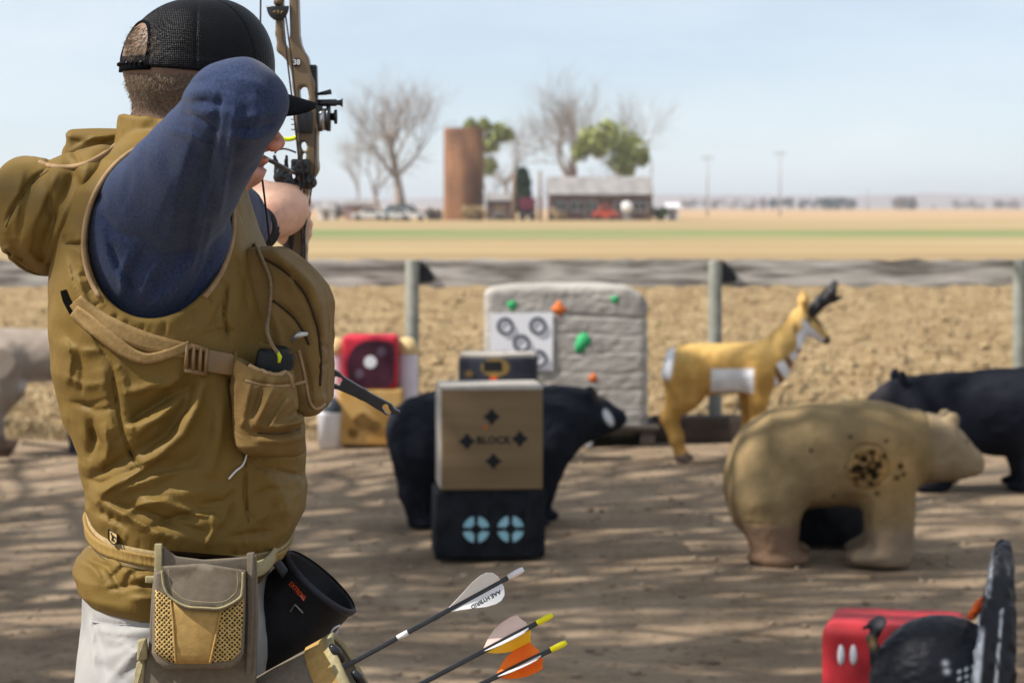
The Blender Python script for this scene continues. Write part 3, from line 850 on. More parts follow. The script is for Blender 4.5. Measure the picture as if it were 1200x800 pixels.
M_tank = mat('white_tank_paint', (0.80, 0.80, 0.80), (0.76, 0.76, 0.76), rough=0.35, ns=2)
t = thing('propane_tank', 'bright white round tank standing in front of the farmhouse', 'tank', fbase(734.5, -10))
c = P(734.5, 242.5, FD - 10); r = 6.2 * u1
make('tank_body', lathe([(0.01, -r * 1.0)] + [(r * math.cos(a), -r * .55 + r * .45 * math.sin(a)) for a in np.linspace(-1.5, 0, 6)] + [(r * math.cos(a), r * .55 + r * .45 * math.sin(a)) for a in np.linspace(0, 1.5, 6)], c, (0, 1, 0), 24), M_tank, t)
make('stand', box((c.x, c.y, (c.z - r * .8) / 2), (r * .75, r * .5, (c.z - r * .8) / 2)), M_hroof, t, smooth=False)
M_maroon = mat('maroon_paint', lin(110, 40, 62), lin(90, 34, 54), rough=0.5, ns=2)
t = thing('farm_trailer', 'maroon trailer in front of the dark evergreen', 'trailer', fbase(618, -5))
c = P(618, 236, FD - 5)
make('box', bevbox((c.x, c.y, 2.0), (1.0, 1.0, .75), .1), M_maroon, t)
for s in (-.6, .6): make('wheel', lathe([(.01, -.1), (.5, -.1), (.5, .1), (.01, .1)], (c.x + s, c.y - .95, .5), (0, 1, 0), 14), M_black, t)
make('chassis', box((c.x, c.y, .95), (1.0, .8, .34)), M_black, t, smooth=False)

M_bush = leaf_mat('grey_green_bush', (0.05, 0.07, 0.03), (0.11, 0.14, 0.06)); M_dry = leaf_mat('dry_shrub', (0.28, 0.20, 0.11), (0.44, 0.33, 0.19)); M_grey = leaf_mat('grey_scrub', (0.20, 0.17, 0.16), (0.32, 0.28, 0.27))
def bush(label, px, py, dz, rx, rz, m, n=700, size=.18, name='bush'):
    D = FD + dz; b = P(px, 243, D); s = D / FPX; r = np.random.default_rng(int(px * 7)); t = thing(name, label, 'bush', (b.x, D, 0))
    cs = [(b.x + rx * s * (r.random() - .5) * 1.3, D + (r.random() - .5) * rx * s, rz * s * (.3 + .55 * r.random())) for _ in range(6)]
    make('foliage', leaf_cloud(cs, min(rx, rz) * s * .5, n, size * s / u1, int(px)), m, t, smooth=False)
    make('stem', bulk_tubes([([Vector((b.x, D, -.1)), Vector(c_)], [.08, .03], 4) for c_ in cs]), M_bark_far, t)
bush('green bush at the right end of the farmhouse', 772, 0, -3, 15, 13, M_bush)
bush('dry tan bush at the foot of the silo', 558, 0, -16, 18, 15, M_dry)
bush('grey scrub left of the silo foot', 508, 0, 2, 16, 11, M_grey)
bush('grey scrub bush among the sheds at far left', 394, 0, 20, 16, 14, M_grey)
bush('pale scrub between the silo and the evergreen', 590, 0, -2, 20, 8, M_grey)
bush('brown scrub before the farmhouse porch', 655, 0, -6, 12, 11, M_dry)
bush('dark scrub in front of the house by the red vehicle', 690, 0, -3, 14, 9, M_grey)

# far rise and tree clumps on the horizon
M_hill = mat('far_hill', (0.22, 0.17, 0.165), (0.29, 0.225, 0.20), rough=0.95, ns=0.004, spec=0.05)
def hill(name, D, pts, m, depth=600):
    V, F = [], []
    for px, py in pts:
        a = P(px, 243, D); V += [(a.x, D, -1.0), (a.x, D + depth * .35, CAMZ + (HOR - py) * D / FPX), (a.x, D + depth, -1.0)]
    for i in range(len(pts) - 1):
        F += [[i * 3, i * 3 + 3, i * 3 + 4, i * 3 + 1], [i * 3 + 1, i * 3 + 4, i * 3 + 5, i * 3 + 2]]
    make(name, (V, F), m, origin=(0, D, 0), kind='structure')
r = random.Random(4)
hill('hills', 3800, [(x, 230 + 3 * math.sin(x / 170) + r.uniform(-1, 1) - (5 if x > 1000 else 0) * min(1, (x - 1000) / 120 if x > 1000 else 0)) for x in range(-500, 1800, 25)], M_hill, 900)
def far_wood(label, px, D, w, h, seed, m):
    b = P(px, 243, D); s = D / FPX; r_ = np.random.default_rng(seed)
    t = thing('tree_clump', label, 'trees', (b.x, D, 0), 'tree clumps on the horizon')
    cs = [(b.x + (r_.random() - .5) * w * s, D + (r_.random() - .5) * 20, h * s * (.25 + .45 * r_.random())) for _ in range(26)]
    make('foliage', leaf_cloud(cs, h * s * .3, 1500, h * s * .07, seed), m, t, smooth=False)
    make('trunks', bulk_tubes([([Vector((c_[0], c_[1], -1)), Vector(c_)], [h * s * .03] * 2, 4) for c_ in cs]), M_bark_far, t, kind='stuff')
M_fw = leaf_mat('far_evergreen', (0.03, 0.04, 0.045), (0.06, 0.075, 0.075)); M_fb = leaf_mat('far_bare_wood', (0.15, 0.12, 0.12), (0.22, 0.18, 0.17))
far_wood('long dark tree line on the horizon right of the tall pole', 940, 1500, 70, 15, 1, M_fw)
far_wood('short dark tree line on the horizon above the antelope horns', 985, 1500, 46, 17, 2, M_fw)
far_wood('grey wood on the horizon behind the two poles', 850, 1600, 120, 15, 3, M_fb)
far_wood('small grey tree clump far right on the horizon', 1060, 1500, 22, 17, 4, M_fb)
far_wood('low grey wood along the horizon at far right', 1150, 1800, 110, 13, 5, M_fb)
far_wood('grey tree clump on the horizon behind the left sheds', 400, 900, 90, 12, 6, M_fb)
# ================================================================== FOAM TARGETS IN THE YARD
M_foam = mat('painted_foam', (1, 1, 1), rough=0.85, ns=14, bump=0.35, bs=90, spec=0.12, attr=True, bdist=0.004)
M_furblack = mat('black_painted_foam', (0.010, 0.011, 0.014), (0.026, 0.028, 0.036), rough=0.62, ns=20, bump=0.5, bs=70, spec=0.35, bdist=0.006, attr=False)
def col_const(c): return lambda u, v, w: np.tile(np.array(c), (len(u), 1))
def blend(a, b, t): return a * (1 - t[:, None]) + b * t[:, None]
def sstep(a, b, x): t = np.clip((x - a) / (b - a), 0, 1); return t * t * (3 - 2 * t)

# ---------------------------------------------------------------- brown bear
FB = Frame(gdist(655))
HOLES = [(1003, 531, 5), (1012, 524, 4), (996, 541, 5), (1010, 545, 6), (1020, 538, 4.5), (1002, 552, 5), (1016, 551, 4), (1011, 560, 4), (1045, 540, 4), (1040, 553, 3.5), (1048, 549, 3), (987, 506, 2.5), (1029, 511, 2.5), (942, 521, 2.5), (1018, 571, 3), (970, 575, 2.5), (1026, 528, 3.2), (994, 528, 3)]
def brown_bear(p):
    body = s_loftu(p, [(852, 548, 592, 0, 12), (858, 522, 612, 0, 42), (872, 500, 622, 0, 58), (900, 481, 612, 0, 70), (945, 471, 594, 0, 74), (1000, 472, 590, 0, 70), (1040, 477, 588, 0, 62), (1072, 480, 572, 0, 54), (1092, 484, 562, 0, 46)], 2.2)
    body = smin(body, s_ell(p, (1015, 530, 0), (62, 60, 66)), 14)
    body = smin(body, s_ell(p, (895, 560, 0), (44, 62, 62)), 14)
    head = s_loftu(p, [(1070, 484, 562, 0, 44), (1095, 485, 563, 0, 46), (1114, 490, 562, 0, 43), (1128, 506, 560, 0, 35), (1141, 522, 557, 0, 26), (1150, 530, 554, 0, 19), (1155, 537, 550, 0, 9)], 2.5)
    d = smin(body, head, 10)
    for w in (-22, 22):
        d = smin(d, s_ell(p, (1112, 489, w), (8, 8, 7)), 9)
    for w, o in ((-38, 0), (40, 10)):
        d = smin(d, s_cap(p, (1036 + o, 560, w), (1037 + o, 640, w), 32, 27), 12)
        d = smin(d, s_ell(p, (1020 + o, 646, w), (35, 13, 27)), 10)
        d = smin(d, s_cap(p, (895 + o * .6, 580, w), (905 + o * .6, 642, w), 40, 26), 14)
        d = smin(d, s_ell(p, (908 + o, 648, w), (36, 11, 26)), 8)
    d = smax(d, p[1] - 656.5, 3)
    # seam of the screwed-on head, insert ring, arrow holes
    seam = np.abs(p[0] - 1083) - 1.0
    d = d + 2.2 * np.exp(-(seam / 1.6) ** 2)
    near = np.clip((-20 - p[2]) / 10, 0, 1)
    rr = np.sqrt((p[0] - 1006) ** 2 + (p[1] - 541) ** 2) + 3 * noise3(p[0] / 9, p[1] / 9, p[2] / 9)
    d = d + near * 2.5 * np.clip((24 - rr) / 8, 0, 1) * (.6 + .6 * noise3(p[0] / 5, p[1] / 5, p[2] / 5))
    d = d + near * 2.6 * np.exp(-((rr - 25) / 1.8) ** 2)
    for x, y, r_ in HOLES:
        d = d + near * r_ * 1.3 * np.exp(-((p[0] - x) ** 2 + (p[1] - y) ** 2) / (r_ * r_ * .5))
    d = d + 0.8 * np.exp(-((p[1] - 605) / 1.3) ** 2) * np.clip((960 - p[0]) / 20, 0, 1)
    return d + 1.1 * noise3(p[0] / 17, p[1] / 17, p[2] / 17) + 0.5 * noise3(p[0] / 5, p[1] / 5, p[2] / 5)
def brown_col(u, v, w):
    n = len(u); c = np.tile(np.array((0.262, 0.186, 0.092)), (n, 1))
    c = blend(c, np.array((0.275, 0.205, 0.125)), sstep(1076, 1090, u))
    c = blend(c, np.array((0.335, 0.185, 0.055)), 0.55 * np.exp(-(((u - 1035) / 48) ** 2 + ((v - 545) / 36) ** 2)))
    c = blend(c, np.array((0.205, 0.128, 0.082)), sstep(600, 612, v) * sstep(955, 940, u))
    c = blend(c, np.array((0.25, 0.185, 0.125)), sstep(598, 625, v) * sstep(960, 980, u))
    rr = np.sqrt((u - 1006) ** 2 + (v - 541) ** 2)
    nm = 0.5 + 0.5 * noise3(u / 6, v / 6, w / 6)
    c = blend(c, np.array((0.30, 0.17, 0.05)), sstep(27, 20, rr) * nm * (w < -10))
    c = blend(c, np.array((0.035, 0.018, 0.008)), sstep(24, 17, rr + 6 * noise3(u / 7, v / 7, w / 7)) * sstep(-.05, .35, noise3(u / 4.5, v / 4.5, w / 4.5)) * (w < -10))
    for x, y, r_ in HOLES:
        c = blend(c, np.array((0.012, 0.008, 0.005)), np.exp(-((u - x) ** 2 + (v - y) ** 2) / (r_ * r_ * .75)) * (w < -10))
    for x, y in ((1128, 514),):
        c = blend(c, np.array((0.05, 0.03, 0.02)), 0.7 * np.exp(-((u - x) ** 2 + (v - y) ** 2) / 9.0))
    c = blend(c, np.array((0.10, 0.06, 0.05)), sstep(1148, 1154, u) * 0.7)
    return c * (0.92 + 0.16 * noise3(u / 30, v / 30, w / 30))[:, None]
t = thing('bear_target', 'life-size tan brown bear target with shot-up ring on its shoulder', 'bear target', (FB.pt(960, 655).x, FB.D, 0))
sdf_part('body', brown_bear, FB, (840, 460, -90), (1165, 664, 95), 1.9, M_foam, t, brown_col)
M_nose = mat('dark_nose', (0.03, 0.02, 0.018), rough=0.5)

def foam_block(name, label, c, half, m, yaw=0, r=0.02, cat='target block', smooth=True):
    """c = bottom centre of the box"""
    t = thing(name, label, cat, c)
    g = bevbox((c[0], c[1], c[2] + half[2]), half, r, 3, Matrix.Rotation(R(yaw), 3, 'Z'))
    sharp(make('block_body', g, m, t, smooth=smooth), 50)
    X = Vector((math.cos(R(yaw)), math.sin(R(yaw)), 0)); Y = Vector((-math.sin(R(yaw)), math.cos(R(yaw)), 0))
    o = Vector(c) + Vector((0, 0, half[2])) - Y * half[1]
    return t, o, X, Y          # thing, centre of the front face, right, inward
def face_poly(o, X, Y, pts, lift=0.0025):
    """thin printed/raised shape on a front face; pts in metres from the face centre"""
    V = [tuple(o + X * a + Vector((0, 0, 1)) * b - Y * lift) for a, b in pts] + [tuple(o + X * a + Vector((0, 0, 1)) * b + Y * 0.002) for a, b in pts]
    n = len(pts)
    return V, [list(range(n)), list(range(n, 2 * n))[::-1]] + [[i, n + i, n + (i + 1) % n, (i + 1) % n] for i in range(n)]

M_black_foam = mat('black_foam', (0.008, 0.009, 0.012), (0.016, 0.018, 0.023), rough=0.85, ns=18, bump=0.3, bs=150, spec=.12)
M_cardfoam = mat('brown_layered_foam', (0.17, 0.112, 0.056), (0.215, 0.148, 0.078), rough=0.85, ns=5, bump=0.35, bs=60, stretch=(0.3, 0.3, 3), bdist=0.003)
M_ink = mat('black_print', (0.010, 0.010, 0.012), rough=0.7)
M_cyan = mat('pale_cyan_paint', lin(160, 205, 215), lin(140, 190, 205), rough=0.7, ns=30)
Db = gdist(655); sb = Db / FPX
# dark block standing under the bear
foam_block('target_block', 'black foam block standing behind the brown bear\'s legs', (P(990, 0, Db + 0.42).x, Db + 0.50, 0), (0.27, 0.10, 0.165), M_black_foam)
# black base block with two round marks
yaw = 5.0
cx = P(571, 0, Db).x
low, o, X, Y = foam_block('target_block', 'low black foam block with two pale cyan round marks on its front', (cx, Db + .17, 0), (0.252, 0.17, 0.158), M_black_foam, yaw, 0.022)
for u_ in (551.5, 592):
    a0 = (u_ - 571) * sb + 0.01; b0 = (613 - 618.5) * sb; r = 15.5 * sb; geos = []
    for q in range(4):
        pts = []; s, e = q * 90 + 11, q * 90 + 79
        for k in range(7): a = R(s + (e - s) * k / 6); pts.append((a0 + r * math.cos(a), b0 + r * math.sin(a)))
        for k in range(4): a = R(e - 8 - (e - s - 16) * k / 3); pts.append((a0 + r * .40 * math.cos(a), b0 + r * .40 * math.sin(a)))
        geos.append(face_poly(o, X, Y, pts))
    make('round_mark', join(*geos), M_cyan, low, smooth=False)
make('slot', face_poly(o, X, Y, rounded([((612 - 571) * sb, -.01), ((618 - 571) * sb, -.01), ((618 - 571) * sb, .07), ((612 - 571) * sb, .07)], .008)), M_ink, low, smooth=False)
# brown block on top of it
zt = 0.316
top, o, X, Y = foam_block('target_block', 'brown foam block with diamond marks standing on the low black block', (P(572.5, 0, Db).x, Db + .18, zt), (0.232, 0.19, 0.228), M_cardfoam, yaw, 0.012)
mid = (577.5, 519.5); mg = 0.228 - (519.5 - 457) * 0
for u_, v_ in ((575, 493), (546, 521.5), (608, 519), (577, 545)):
    a0 = (u_ - 575.5) * sb; b0 = (520 - v_) * sb; r = 10 * sb
    pts = []
    for k in range(4):
        a = R(90 * k); b_ = R(90 * k + 45)
        pts += [(a0 + r * math.cos(a), b0 + r * math.sin(a)), (a0 + r * .60 * math.cos(b_), b0 + r * .60 * math.sin(b_))]
    make('diamond_mark', face_poly(o, X, Y, pts), M_ink, top, smooth=False)
make('lettering', text_geo('BLOCK', 0.047, o + X * 0.006 - Vector((0, 0, 0.003)) - Y * 0.001, X, (0, 0, 1), 0.001, bold=0.0016, spacing=1.05), M_ink, top, smooth=False)
M_orange = mat('orange_paint', lin(225, 84, 24), lin(205, 72, 20), rough=0.7, ns=20)
make('orange_dot', face_poly(o, X, Y, [((567.5 - 575.5) * sb + .008 * math.cos(a), (520 - 505) * sb + .008 * math.sin(a)) for a in np.linspace(0, 6.28, 9)[:-1]]), M_orange, top, smooth=False)
M_sunlit_edge = mat('sunlit_edge_tone', lin(190, 182, 172), lin(168, 160, 150), rough=0.85, ns=12, bump=.3, bs=120)  # pale tone that paints sunlight onto block tops and side
tx = WORLD[top]
sharp(make('sunlit_top_sheet', bevbox((tx.x, tx.y, zt + .456 + .007), (.233, .191, .0085), .004, 2, Matrix.Rotation(R(yaw), 3, 'Z')), M_sunlit_edge, top))
Lx = WORLD[top] + Vector((0, 0, .228)) - X * .2335
make('sunlit_side_sheet', bevbox(tuple(Lx), (.003, .186, .222), .002, 1, Matrix.Rotation(R(yaw), 3, 'Z')), M_sunlit_edge, top)  # sunlit top and left side put in as pale sheets

# ---------------------------------------------------------------- black bear behind the blocks
FM = Frame(gdist(613))
def mid_bear(p):
    d = s_loftu(p, [(452, 492, 522, 0, 14), (458, 481, 532, 0, 34), (475, 468, 548, 0, 52), (505, 459, 556, 0, 60), (560, 455, 558, 0, 68), (620, 452, 556, 0, 64), (660, 451, 546, 0, 55), (686, 455, 520, 0, 44), (702, 463, 512, 0, 33), (718, 473, 506, 0, 22), (730, 480, 500, 0, 14), (737, 485, 495, 0, 7)], 2.1)
    for w in (-30, 30): d = smin(d, s_ell(p, (692, 462, w), (7, 8, 6)), 7)
    for w, o in ((-34, 0), (36, 12)):
        d = smin(d, s_chain(p, [(488 + o, 530, w), (484 + o, 572, w), (490 + o, 606, w)], [30, 15, 10], 8), 10)
        d = smin(d, s_ell(p, (497 + o, 608, w), (16, 7, 13)), 6)
        d = smin(d, s_chain(p, [(640 + o * .4, 520, w), (622 + o, 570, w), (618 + o, 606, w)], [32, 19, 15], 8), 12)
        d = smin(d, s_ell(p, (626 + o, 608, w), (18, 7, 14)), 6)
    d = smax(d, p[1] - 614, 2)
    return d + 1.3 * noise3(p[0] / 10, p[1] / 10, p[2] / 10) + 1.0 * noise3(p[0] / 4, p[1] / 6, p[2] / 4)
def mid_col(u, v, w):
    c = np.tile(np.array((0.010, 0.012, 0.018)), (len(u), 1))
    a = R(62); x = (u - 712) * math.cos(a) + (v - 487) * math.sin(a); y = -(u - 712) * math.sin(a) + (v - 487) * math.cos(a)
    c = blend(c, np.array((0.62, 0.62, 0.64)), sstep(1.25, 0.75, np.sqrt((x / 11) ** 2 + (y / 4.5) ** 2)) * (w < 0))
    return blend(c, np.array((0.10, 0.075, 0.06)), 0.6 * sstep(690, 700, u) * sstep(472, 462, v))
t = thing('bear_target', 'black bear target facing right behind the stacked blocks', 'bear target', (FM.pt(590, 613).x, FM.D, 0))
sdf_part('body', mid_bear, FM, (444, 444, -80), (742, 620, 85), 2.2, M_foam, t, mid_col)

# ---------------------------------------------------------------- black bear at the right edge
FR = Frame(gdist(572))
def right_bear(p):
    d = s_loftu(p, [(1012, 470, 478, 0, 6), (1018, 463, 482, 0, 11), (1030, 454, 492, 0, 18), (1042, 446, 502, 0, 27), (1060, 441, 512, 0, 36), (1090, 438, 524, 0, 46), (1130, 435, 530, 0, 57), (1170, 431, 534, 0, 64), (1215, 430, 540, 0, 68), (1265, 433, 545, 0, 66), (1300, 447, 545, 0, 52), (1318, 470, 530, 0, 28)], 2.1)
    for w in (-26, 26): d = smin(d, s_ell(p, (1053, 441, w), (6, 9, 5)), 3)
    for w, o in ((-34, 0), (34, 6)):
        d = smin(d, s_chain(p, [(1122 + o, 505, w), (1108 + o, 540, w), (1094 + o, 560, w)], [30, 19, 14], 8), 10)
        d = smin(d, s_ell(p, (1086 + o, 566, w), (22, 8, 14)), 5)
        d = smin(d, s_chain(p, [(1205 + o, 510, w), (1208 + o, 540, w), (1206 + o, 562, w)], [34, 25, 20], 8), 10)
        d = smin(d, s_ell(p, (1198 + o, 566, w), (26, 8, 16)), 5)
    d = smax(d, p[1] - 573, 2)
    return d + 1.2 * noise3(p[0] / 12, p[1] / 12, p[2] / 12) + 0.6 * noise3(p[0] / 4, p[1] / 5, p[2] / 4)
t = thing('bear_target', 'black bear target facing left, cut by the right edge', 'bear target', (FR.pt(1160, 572).x, FR.D, 0))
sdf_part('body', right_bear, FR, (1004, 424, -80), (1326, 580, 85), 2.2, M_foam, t, lambda u, v, w: blend(np.tile(np.array((0.009, 0.010, 0.016)), (len(u), 1)), np.array((0.055, 0.05, 0.055)), sstep(1045, 1025, u)))

# ---------------------------------------------------------------- pronghorn
FA = Frame(gdist(540))
def antelope(p):
    d = s_loftu(p, [(778, 418, 434, 0, 9), (782, 410, 446, 0, 18), (792, 405, 462, 0, 25), (812, 402, 466, 0, 30), (840, 402, 462, 0, 31), (870, 402, 461, 0, 30), (898, 400, 460, 0, 28), (914, 402, 450, 0, 22), (922, 410, 440, 0, 14)], 2.1)
    d = smin(d, s_chain(p, [(903, 424, 0), (920, 402, 0), (935, 382, 0), (942, 372, 0)], [25, 19, 14, 11], 6), 10)
    d = smin(d, s_chain(p, [(940, 372, 0), (952, 384, 0), (968, 398, 0)], [13, 10, 5.5], 5), 5)
    for w in (-9, 9):
        d = smin(d, s_chain(p, [(942, 364, w), (941, 352, w * 1.6), (943, 342, w * 1.8)], [4, 4.5, 1.5], 3), 3)
    for w, o in ((-17, 0), (16, 7)):
        d = smin(d, s_chain(p, [(800 + o, 440, w), (799 + o, 462, w), (781 + o, 489, w), (789 + o, 512, w), (794 + o, 532, w)], [26, 19, 7.5, 5.5, 4.6], 7), 10)
        d = smin(d, s_cap(p, (796 + o, 535, w), (803 + o, 538, w), 6, 4), 3)
        d = smin(d, s_chain(p, [(889 - o, 440, w), (887 - o, 468, w), (884 - o, 500, w), (882 - o, 530, w)], [19, 11, 6, 4.6], 7), 9)
        d = smin(d, s_cap(p, (882 - o, 535, w), (889 - o, 538, w), 6, 4), 3)
    return smax(d, p[1] - 541, 1.5) + 0.5 * noise3(p[0] / 7, p[1] / 7, p[2] / 7)
def ante_col(u, v, w):
    och = np.array((0.46, 0.262, 0.070)); n = len(u); c = np.tile(och, (n, 1)); wh = np.array((0.72, 0.72, 0.74)); dk = np.array((0.055, 0.035, 0.022))
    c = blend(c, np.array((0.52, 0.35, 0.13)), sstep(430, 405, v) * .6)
    c = blend(c, wh, sstep(792, 787, u + 0.20 * (v - 410)) * sstep(446, 438, v) * sstep(403, 409, v))
    bx = np.maximum(np.abs(u - 855.5) - 24, np.abs(v - 444) - 13.5); c = blend(c, wh, sstep(2.5, -1.5, bx))
    hd = ((u - 905) * 0.82 - (v - 424) * 0.57)       # along the neck
    ac = ((u - 905) * 0.57 + (v - 424) * 0.82)       # across it, + = throat
    neck = (u > 905) & (v > 376) & (u < 946) & (v < 450)
    thr = sstep(0, 5, ac) * neck
    band = np.where((hd % 19) < 11, 1.0, 0.0)
    c = blend(c, wh, thr * band); c = blend(c, np.array((0.20, 0.10, 0.035)), thr * (1 - band))
    # face
    fx = (u - 940) * 0.75 + (v - 370) * 0.66; fy = -(u - 940) * 0.66 + (v - 370) * 0.75
    head = (u > 932) & (v < 408) & (v > 358)
    c = blend(c, wh, head * sstep(2, 5, fy) * sstep(6, 10, fx))
    c = blend(c, wh, head * np.exp(-(((u - 942) / 4.0) ** 2 + ((v - 378) / 4.0) ** 2)))
    c = blend(c, dk, head * sstep(-3.5, -6, fy) * sstep(8, 14, fx))
    c = blend(c, dk, sstep(36, 39, fx) * head)
    c = blend(c, dk, np.exp(-(((u - 947) / 3.0) ** 2 + ((v - 374) / 2.6) ** 2)))
    c = blend(c, dk, np.exp(-(((u - 930) / 2.6) ** 2 + ((v - 384) / 7.0) ** 2)) * .9)
    return blend(c, np.array((0.16, 0.12, 0.10)), sstep(529, 534, v))
t = thing('antelope_target', 'ochre and white pronghorn antelope target with black horns', 'antelope target', (FA.pt(845, 540).x, FA.D, 0))
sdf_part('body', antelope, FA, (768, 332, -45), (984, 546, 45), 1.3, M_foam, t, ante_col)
M_horn = mat('black_horn', (0.012, 0.011, 0.012), (0.03, 0.027, 0.028), rough=0.5, ns=40, bump=.4, bs=120)
for w in (-8, 8):
    def horn(p, w=w):
        d = s_chain(p, [(950, 366, w), (964, 352, w * 1.5), (973, 342, w * 1.9), (979, 330, w * 1.6)], [6.5, 6.2, 4.6, 1.8], 4)
        return smin(d, s_chain(p, [(966, 351, w * 1.5), (976, 350, w * 1.5), (985, 348, w * 1.5)], [5, 3.6, 1.4], 3), 4)
    sdf_part('horn', horn, FA, (940, 322, -22), (992, 376, 22), 1.0, M_horn, t)

# ---------------------------------------------------------------- grey deer at the left edge
FG = Frame(gdist(533))
def grey_deer(p):
    d = s_loftu(p, [(-72, 402, 425, 0, 9), (-66, 392, 440, 0, 20), (-45, 386, 452, 0, 30), (-10, 383, 455, 0, 33), (30, 385, 449, 0, 32), (70, 386, 446, 0, 31), (105, 388, 446, 0, 28), (128, 395, 436, 0, 18)], 2.1)
    d = smin(d, s_chain(p, [(112, 410, 0), (135, 385, 0), (152, 362, 0)], [26, 18, 14], 6), 10)
    d = smin(d, s_chain(p, [(150, 362, 0), (172, 374, 0), (188, 382, 0)], [15, 11, 6], 5), 5)
    for w in (-10, 10): d = smin(d, s_chain(p, [(148, 352, w), (143, 338, w * 2)], [4, 2], 3), 3)
    for w, o in ((-18, 0), (17, -16)):
        d = smin(d, s_chain(p, [(8 + o, 425, w), (12 + o, 452, w), (0 + o, 485, w), (6 + o, 528, w)], [32, 20, 8, 5.5], 7), 6)
        d = smin(d, s_chain(p, [(104 + o, 430, w), (104 + o, 468, w), (100 + o, 500, w), (99 + o, 530, w)], [20, 11, 6.5, 5.5], 7), 9)
    return smax(d, p[1] - 533.5, 1.5) + 0.5 * noise3(p[0] / 8, p[1] / 8, p[2] / 8)
t = thing('deer_target', 'taupe grey deer target half hidden behind the archer', 'deer target', (FG.pt(40, 533).x, FG.D, 0))
sdf_part('body', grey_deer, FG, (-80, 328, -45), (198, 540, 45), 1.8, M_foam, t, lambda u, v, w: blend(blend(np.tile(np.array((0.275, 0.228, 0.188)), (len(u), 1)), np.array((0.55, 0.53, 0.52)), sstep(440, 447, v) * sstep(25, 35, u) * sstep(460, 450, v)), np.array((0.05, 0.05, 0.08)), sstep(505, 515, v)))
M_bluep = mat('blue_plastic', lin(52, 92, 170), lin(44, 80, 150), rough=0.4, ns=4)
Dq = gdist(497)
t = thing('bucket', 'small blue bucket at the left edge below the grey deer', 'bucket', (P(-1, 0, Dq).x, Dq, 0.03))
b_ = Vector((P(-1, 0, Dq).x, Dq, 0.02)); rB = 11 * Dq / FPX; hB = 29 * Dq / FPX
make('bucket_body', lathe([(.001, 0), (rB * .85, 0), (rB, hB), (rB * 1.05, hB), (rB * .95, hB * .99), (rB * .8, .02), (.001, .02)], b_, (0, 0, 1), 20), M_bluep, t)
make('handle', tube([b_ + Vector((rB * math.cos(a), 0, hB + .5 * rB * math.sin(a))) for a in np.linspace(0, math.pi, 12)], .006, 6), M_black, t)
M_logb = mat('dark_bark_log', (0.075, 0.045, 0.03), (0.14, 0.09, 0.06), rough=0.9, ns=20, bump=.6, bs=60, stretch=(.4, 1, 1), bdist=.01)
FL = Frame(gdist(541))
t = thing('log', 'short dark brown log lying at the left edge of the yard', 'log', (FL.pt(-15, 541).x, FL.D, 0))
sdf_part('log_body', lambda p: smax(s_cap(p, (-46, 527, 4), (18, 524, 0), 14, 10) + 1.6 * noise3(p[0] / 9, p[1] / 5, p[2] / 5), (p[0] - 17) * .8 + (p[1] - 524) * .45, 2), FL, (-66, 508, -20), (36, 545, 26), 1.2, M_logb, t)
M_stick = mat('pale_stick', (0.36, 0.28, 0.19), (0.26, 0.19, 0.12), rough=0.9, ns=10)
make('stick', tube([P(26, 519, 15.8) * 1, P(60, 523, 15.9), P(112, 527, 16.0)], [.010, .009, .006], 7), M_stick, label='thin pale stick lying right of the dark log', cat='stick')

# ---------------------------------------------------------------- layered bale target with its paper face
FZ = Frame(16.35)
M_bale = mat('grey_wrapped_bale', lin(174, 169, 162), lin(148, 143, 137), rough=0.8, ns=6, bump=.6, bs=22, stretch=(.5, .5, 2.6), bdist=.012)
def bale(p):
    topv = np.interp(p[0], [560, 575, 600, 640, 700, 735, 752, 768], [346, 338, 334, 331, 330, 335, 345, 360])
    bx = s_box(p, (663.5, 421, 48), (96, 88, 48), 10)
    d = smax(bx, topv - p[1], 6)
    d = d + 2.4 * np.exp(-((p[1] - 370 - 0.05 * (p[0] - 690)) / 1.8) ** 2) * np.clip((p[0] - 640) / 20, 0, 1)
    for y in (392, 414, 437, 458, 480): d = d + 0.9 * np.exp(-((p[1] - y - 1.5 * np.sin(p[0] / 17 + y)) / 1.4) ** 2)
    return d + .5 * noise3(p[0] / 26, p[1] / 9, p[2] / 20) + 0.5 * noise3(p[0] / 6, p[1] / 5, p[2] / 6)
bt = thing('bale_target', 'big grey wrapped bale target with paint spots by the fence', 'bale target', (FZ.pt(663, 0).x, FZ.D, 0.14))
sdf_part('bale_body', bale, FZ, (556, 322, -8), (774, 514, 106), 1.7, M_bale, bt)
M_greenp = mat('green_paint', lin(60, 175, 110), lin(44, 150, 92), rough=.7, ns=30); M_orangep = mat('orange_spot_paint', lin(220, 118, 54), lin(200, 98, 40), rough=.7, ns=30)
def spot(px, py, r, m):
    rr = random.Random(px); c = []
    for k in range(14):
        a = 2 * math.pi * k / 14; q = r * (0.55 + .7 * rr.random()); c.append((px + q * math.cos(a), py + q * math.sin(a)))
    s = on_surface(bale, FZ, c, 0.7, w0=-30, w1=120); ce = on_surface(bale, FZ, [(px, py)], 1.2, w0=-30, w1=120)
    V = np.concatenate([s, ce, s + np.array([0, 0, 2.5])]); F = [[k, (k + 1) % 14, 14] for k in range(14)] + [[k, 15 + k, 15 + (k + 1) % 14, (k + 1) % 14] for k in range(14)]
    make('paint_spot', (FZ.uv2w(V), F), m, bt)
for a in ((682, 402, 11, M_greenp), (600, 357, 6, M_greenp), (720, 351, 5, M_greenp), (655, 363, 9, M_orangep), (695, 443, 6, M_orangep)): spot(*a)
M_paper = mat('white_paper', (0.82, 0.82, 0.85), (0.78, 0.78, 0.81), rough=.7, ns=9)
pw = min(hit(bale, FZ, x, y, -30, 120) for x in (580, 610, 640) for y in (372, 400, 428)) - 1.5
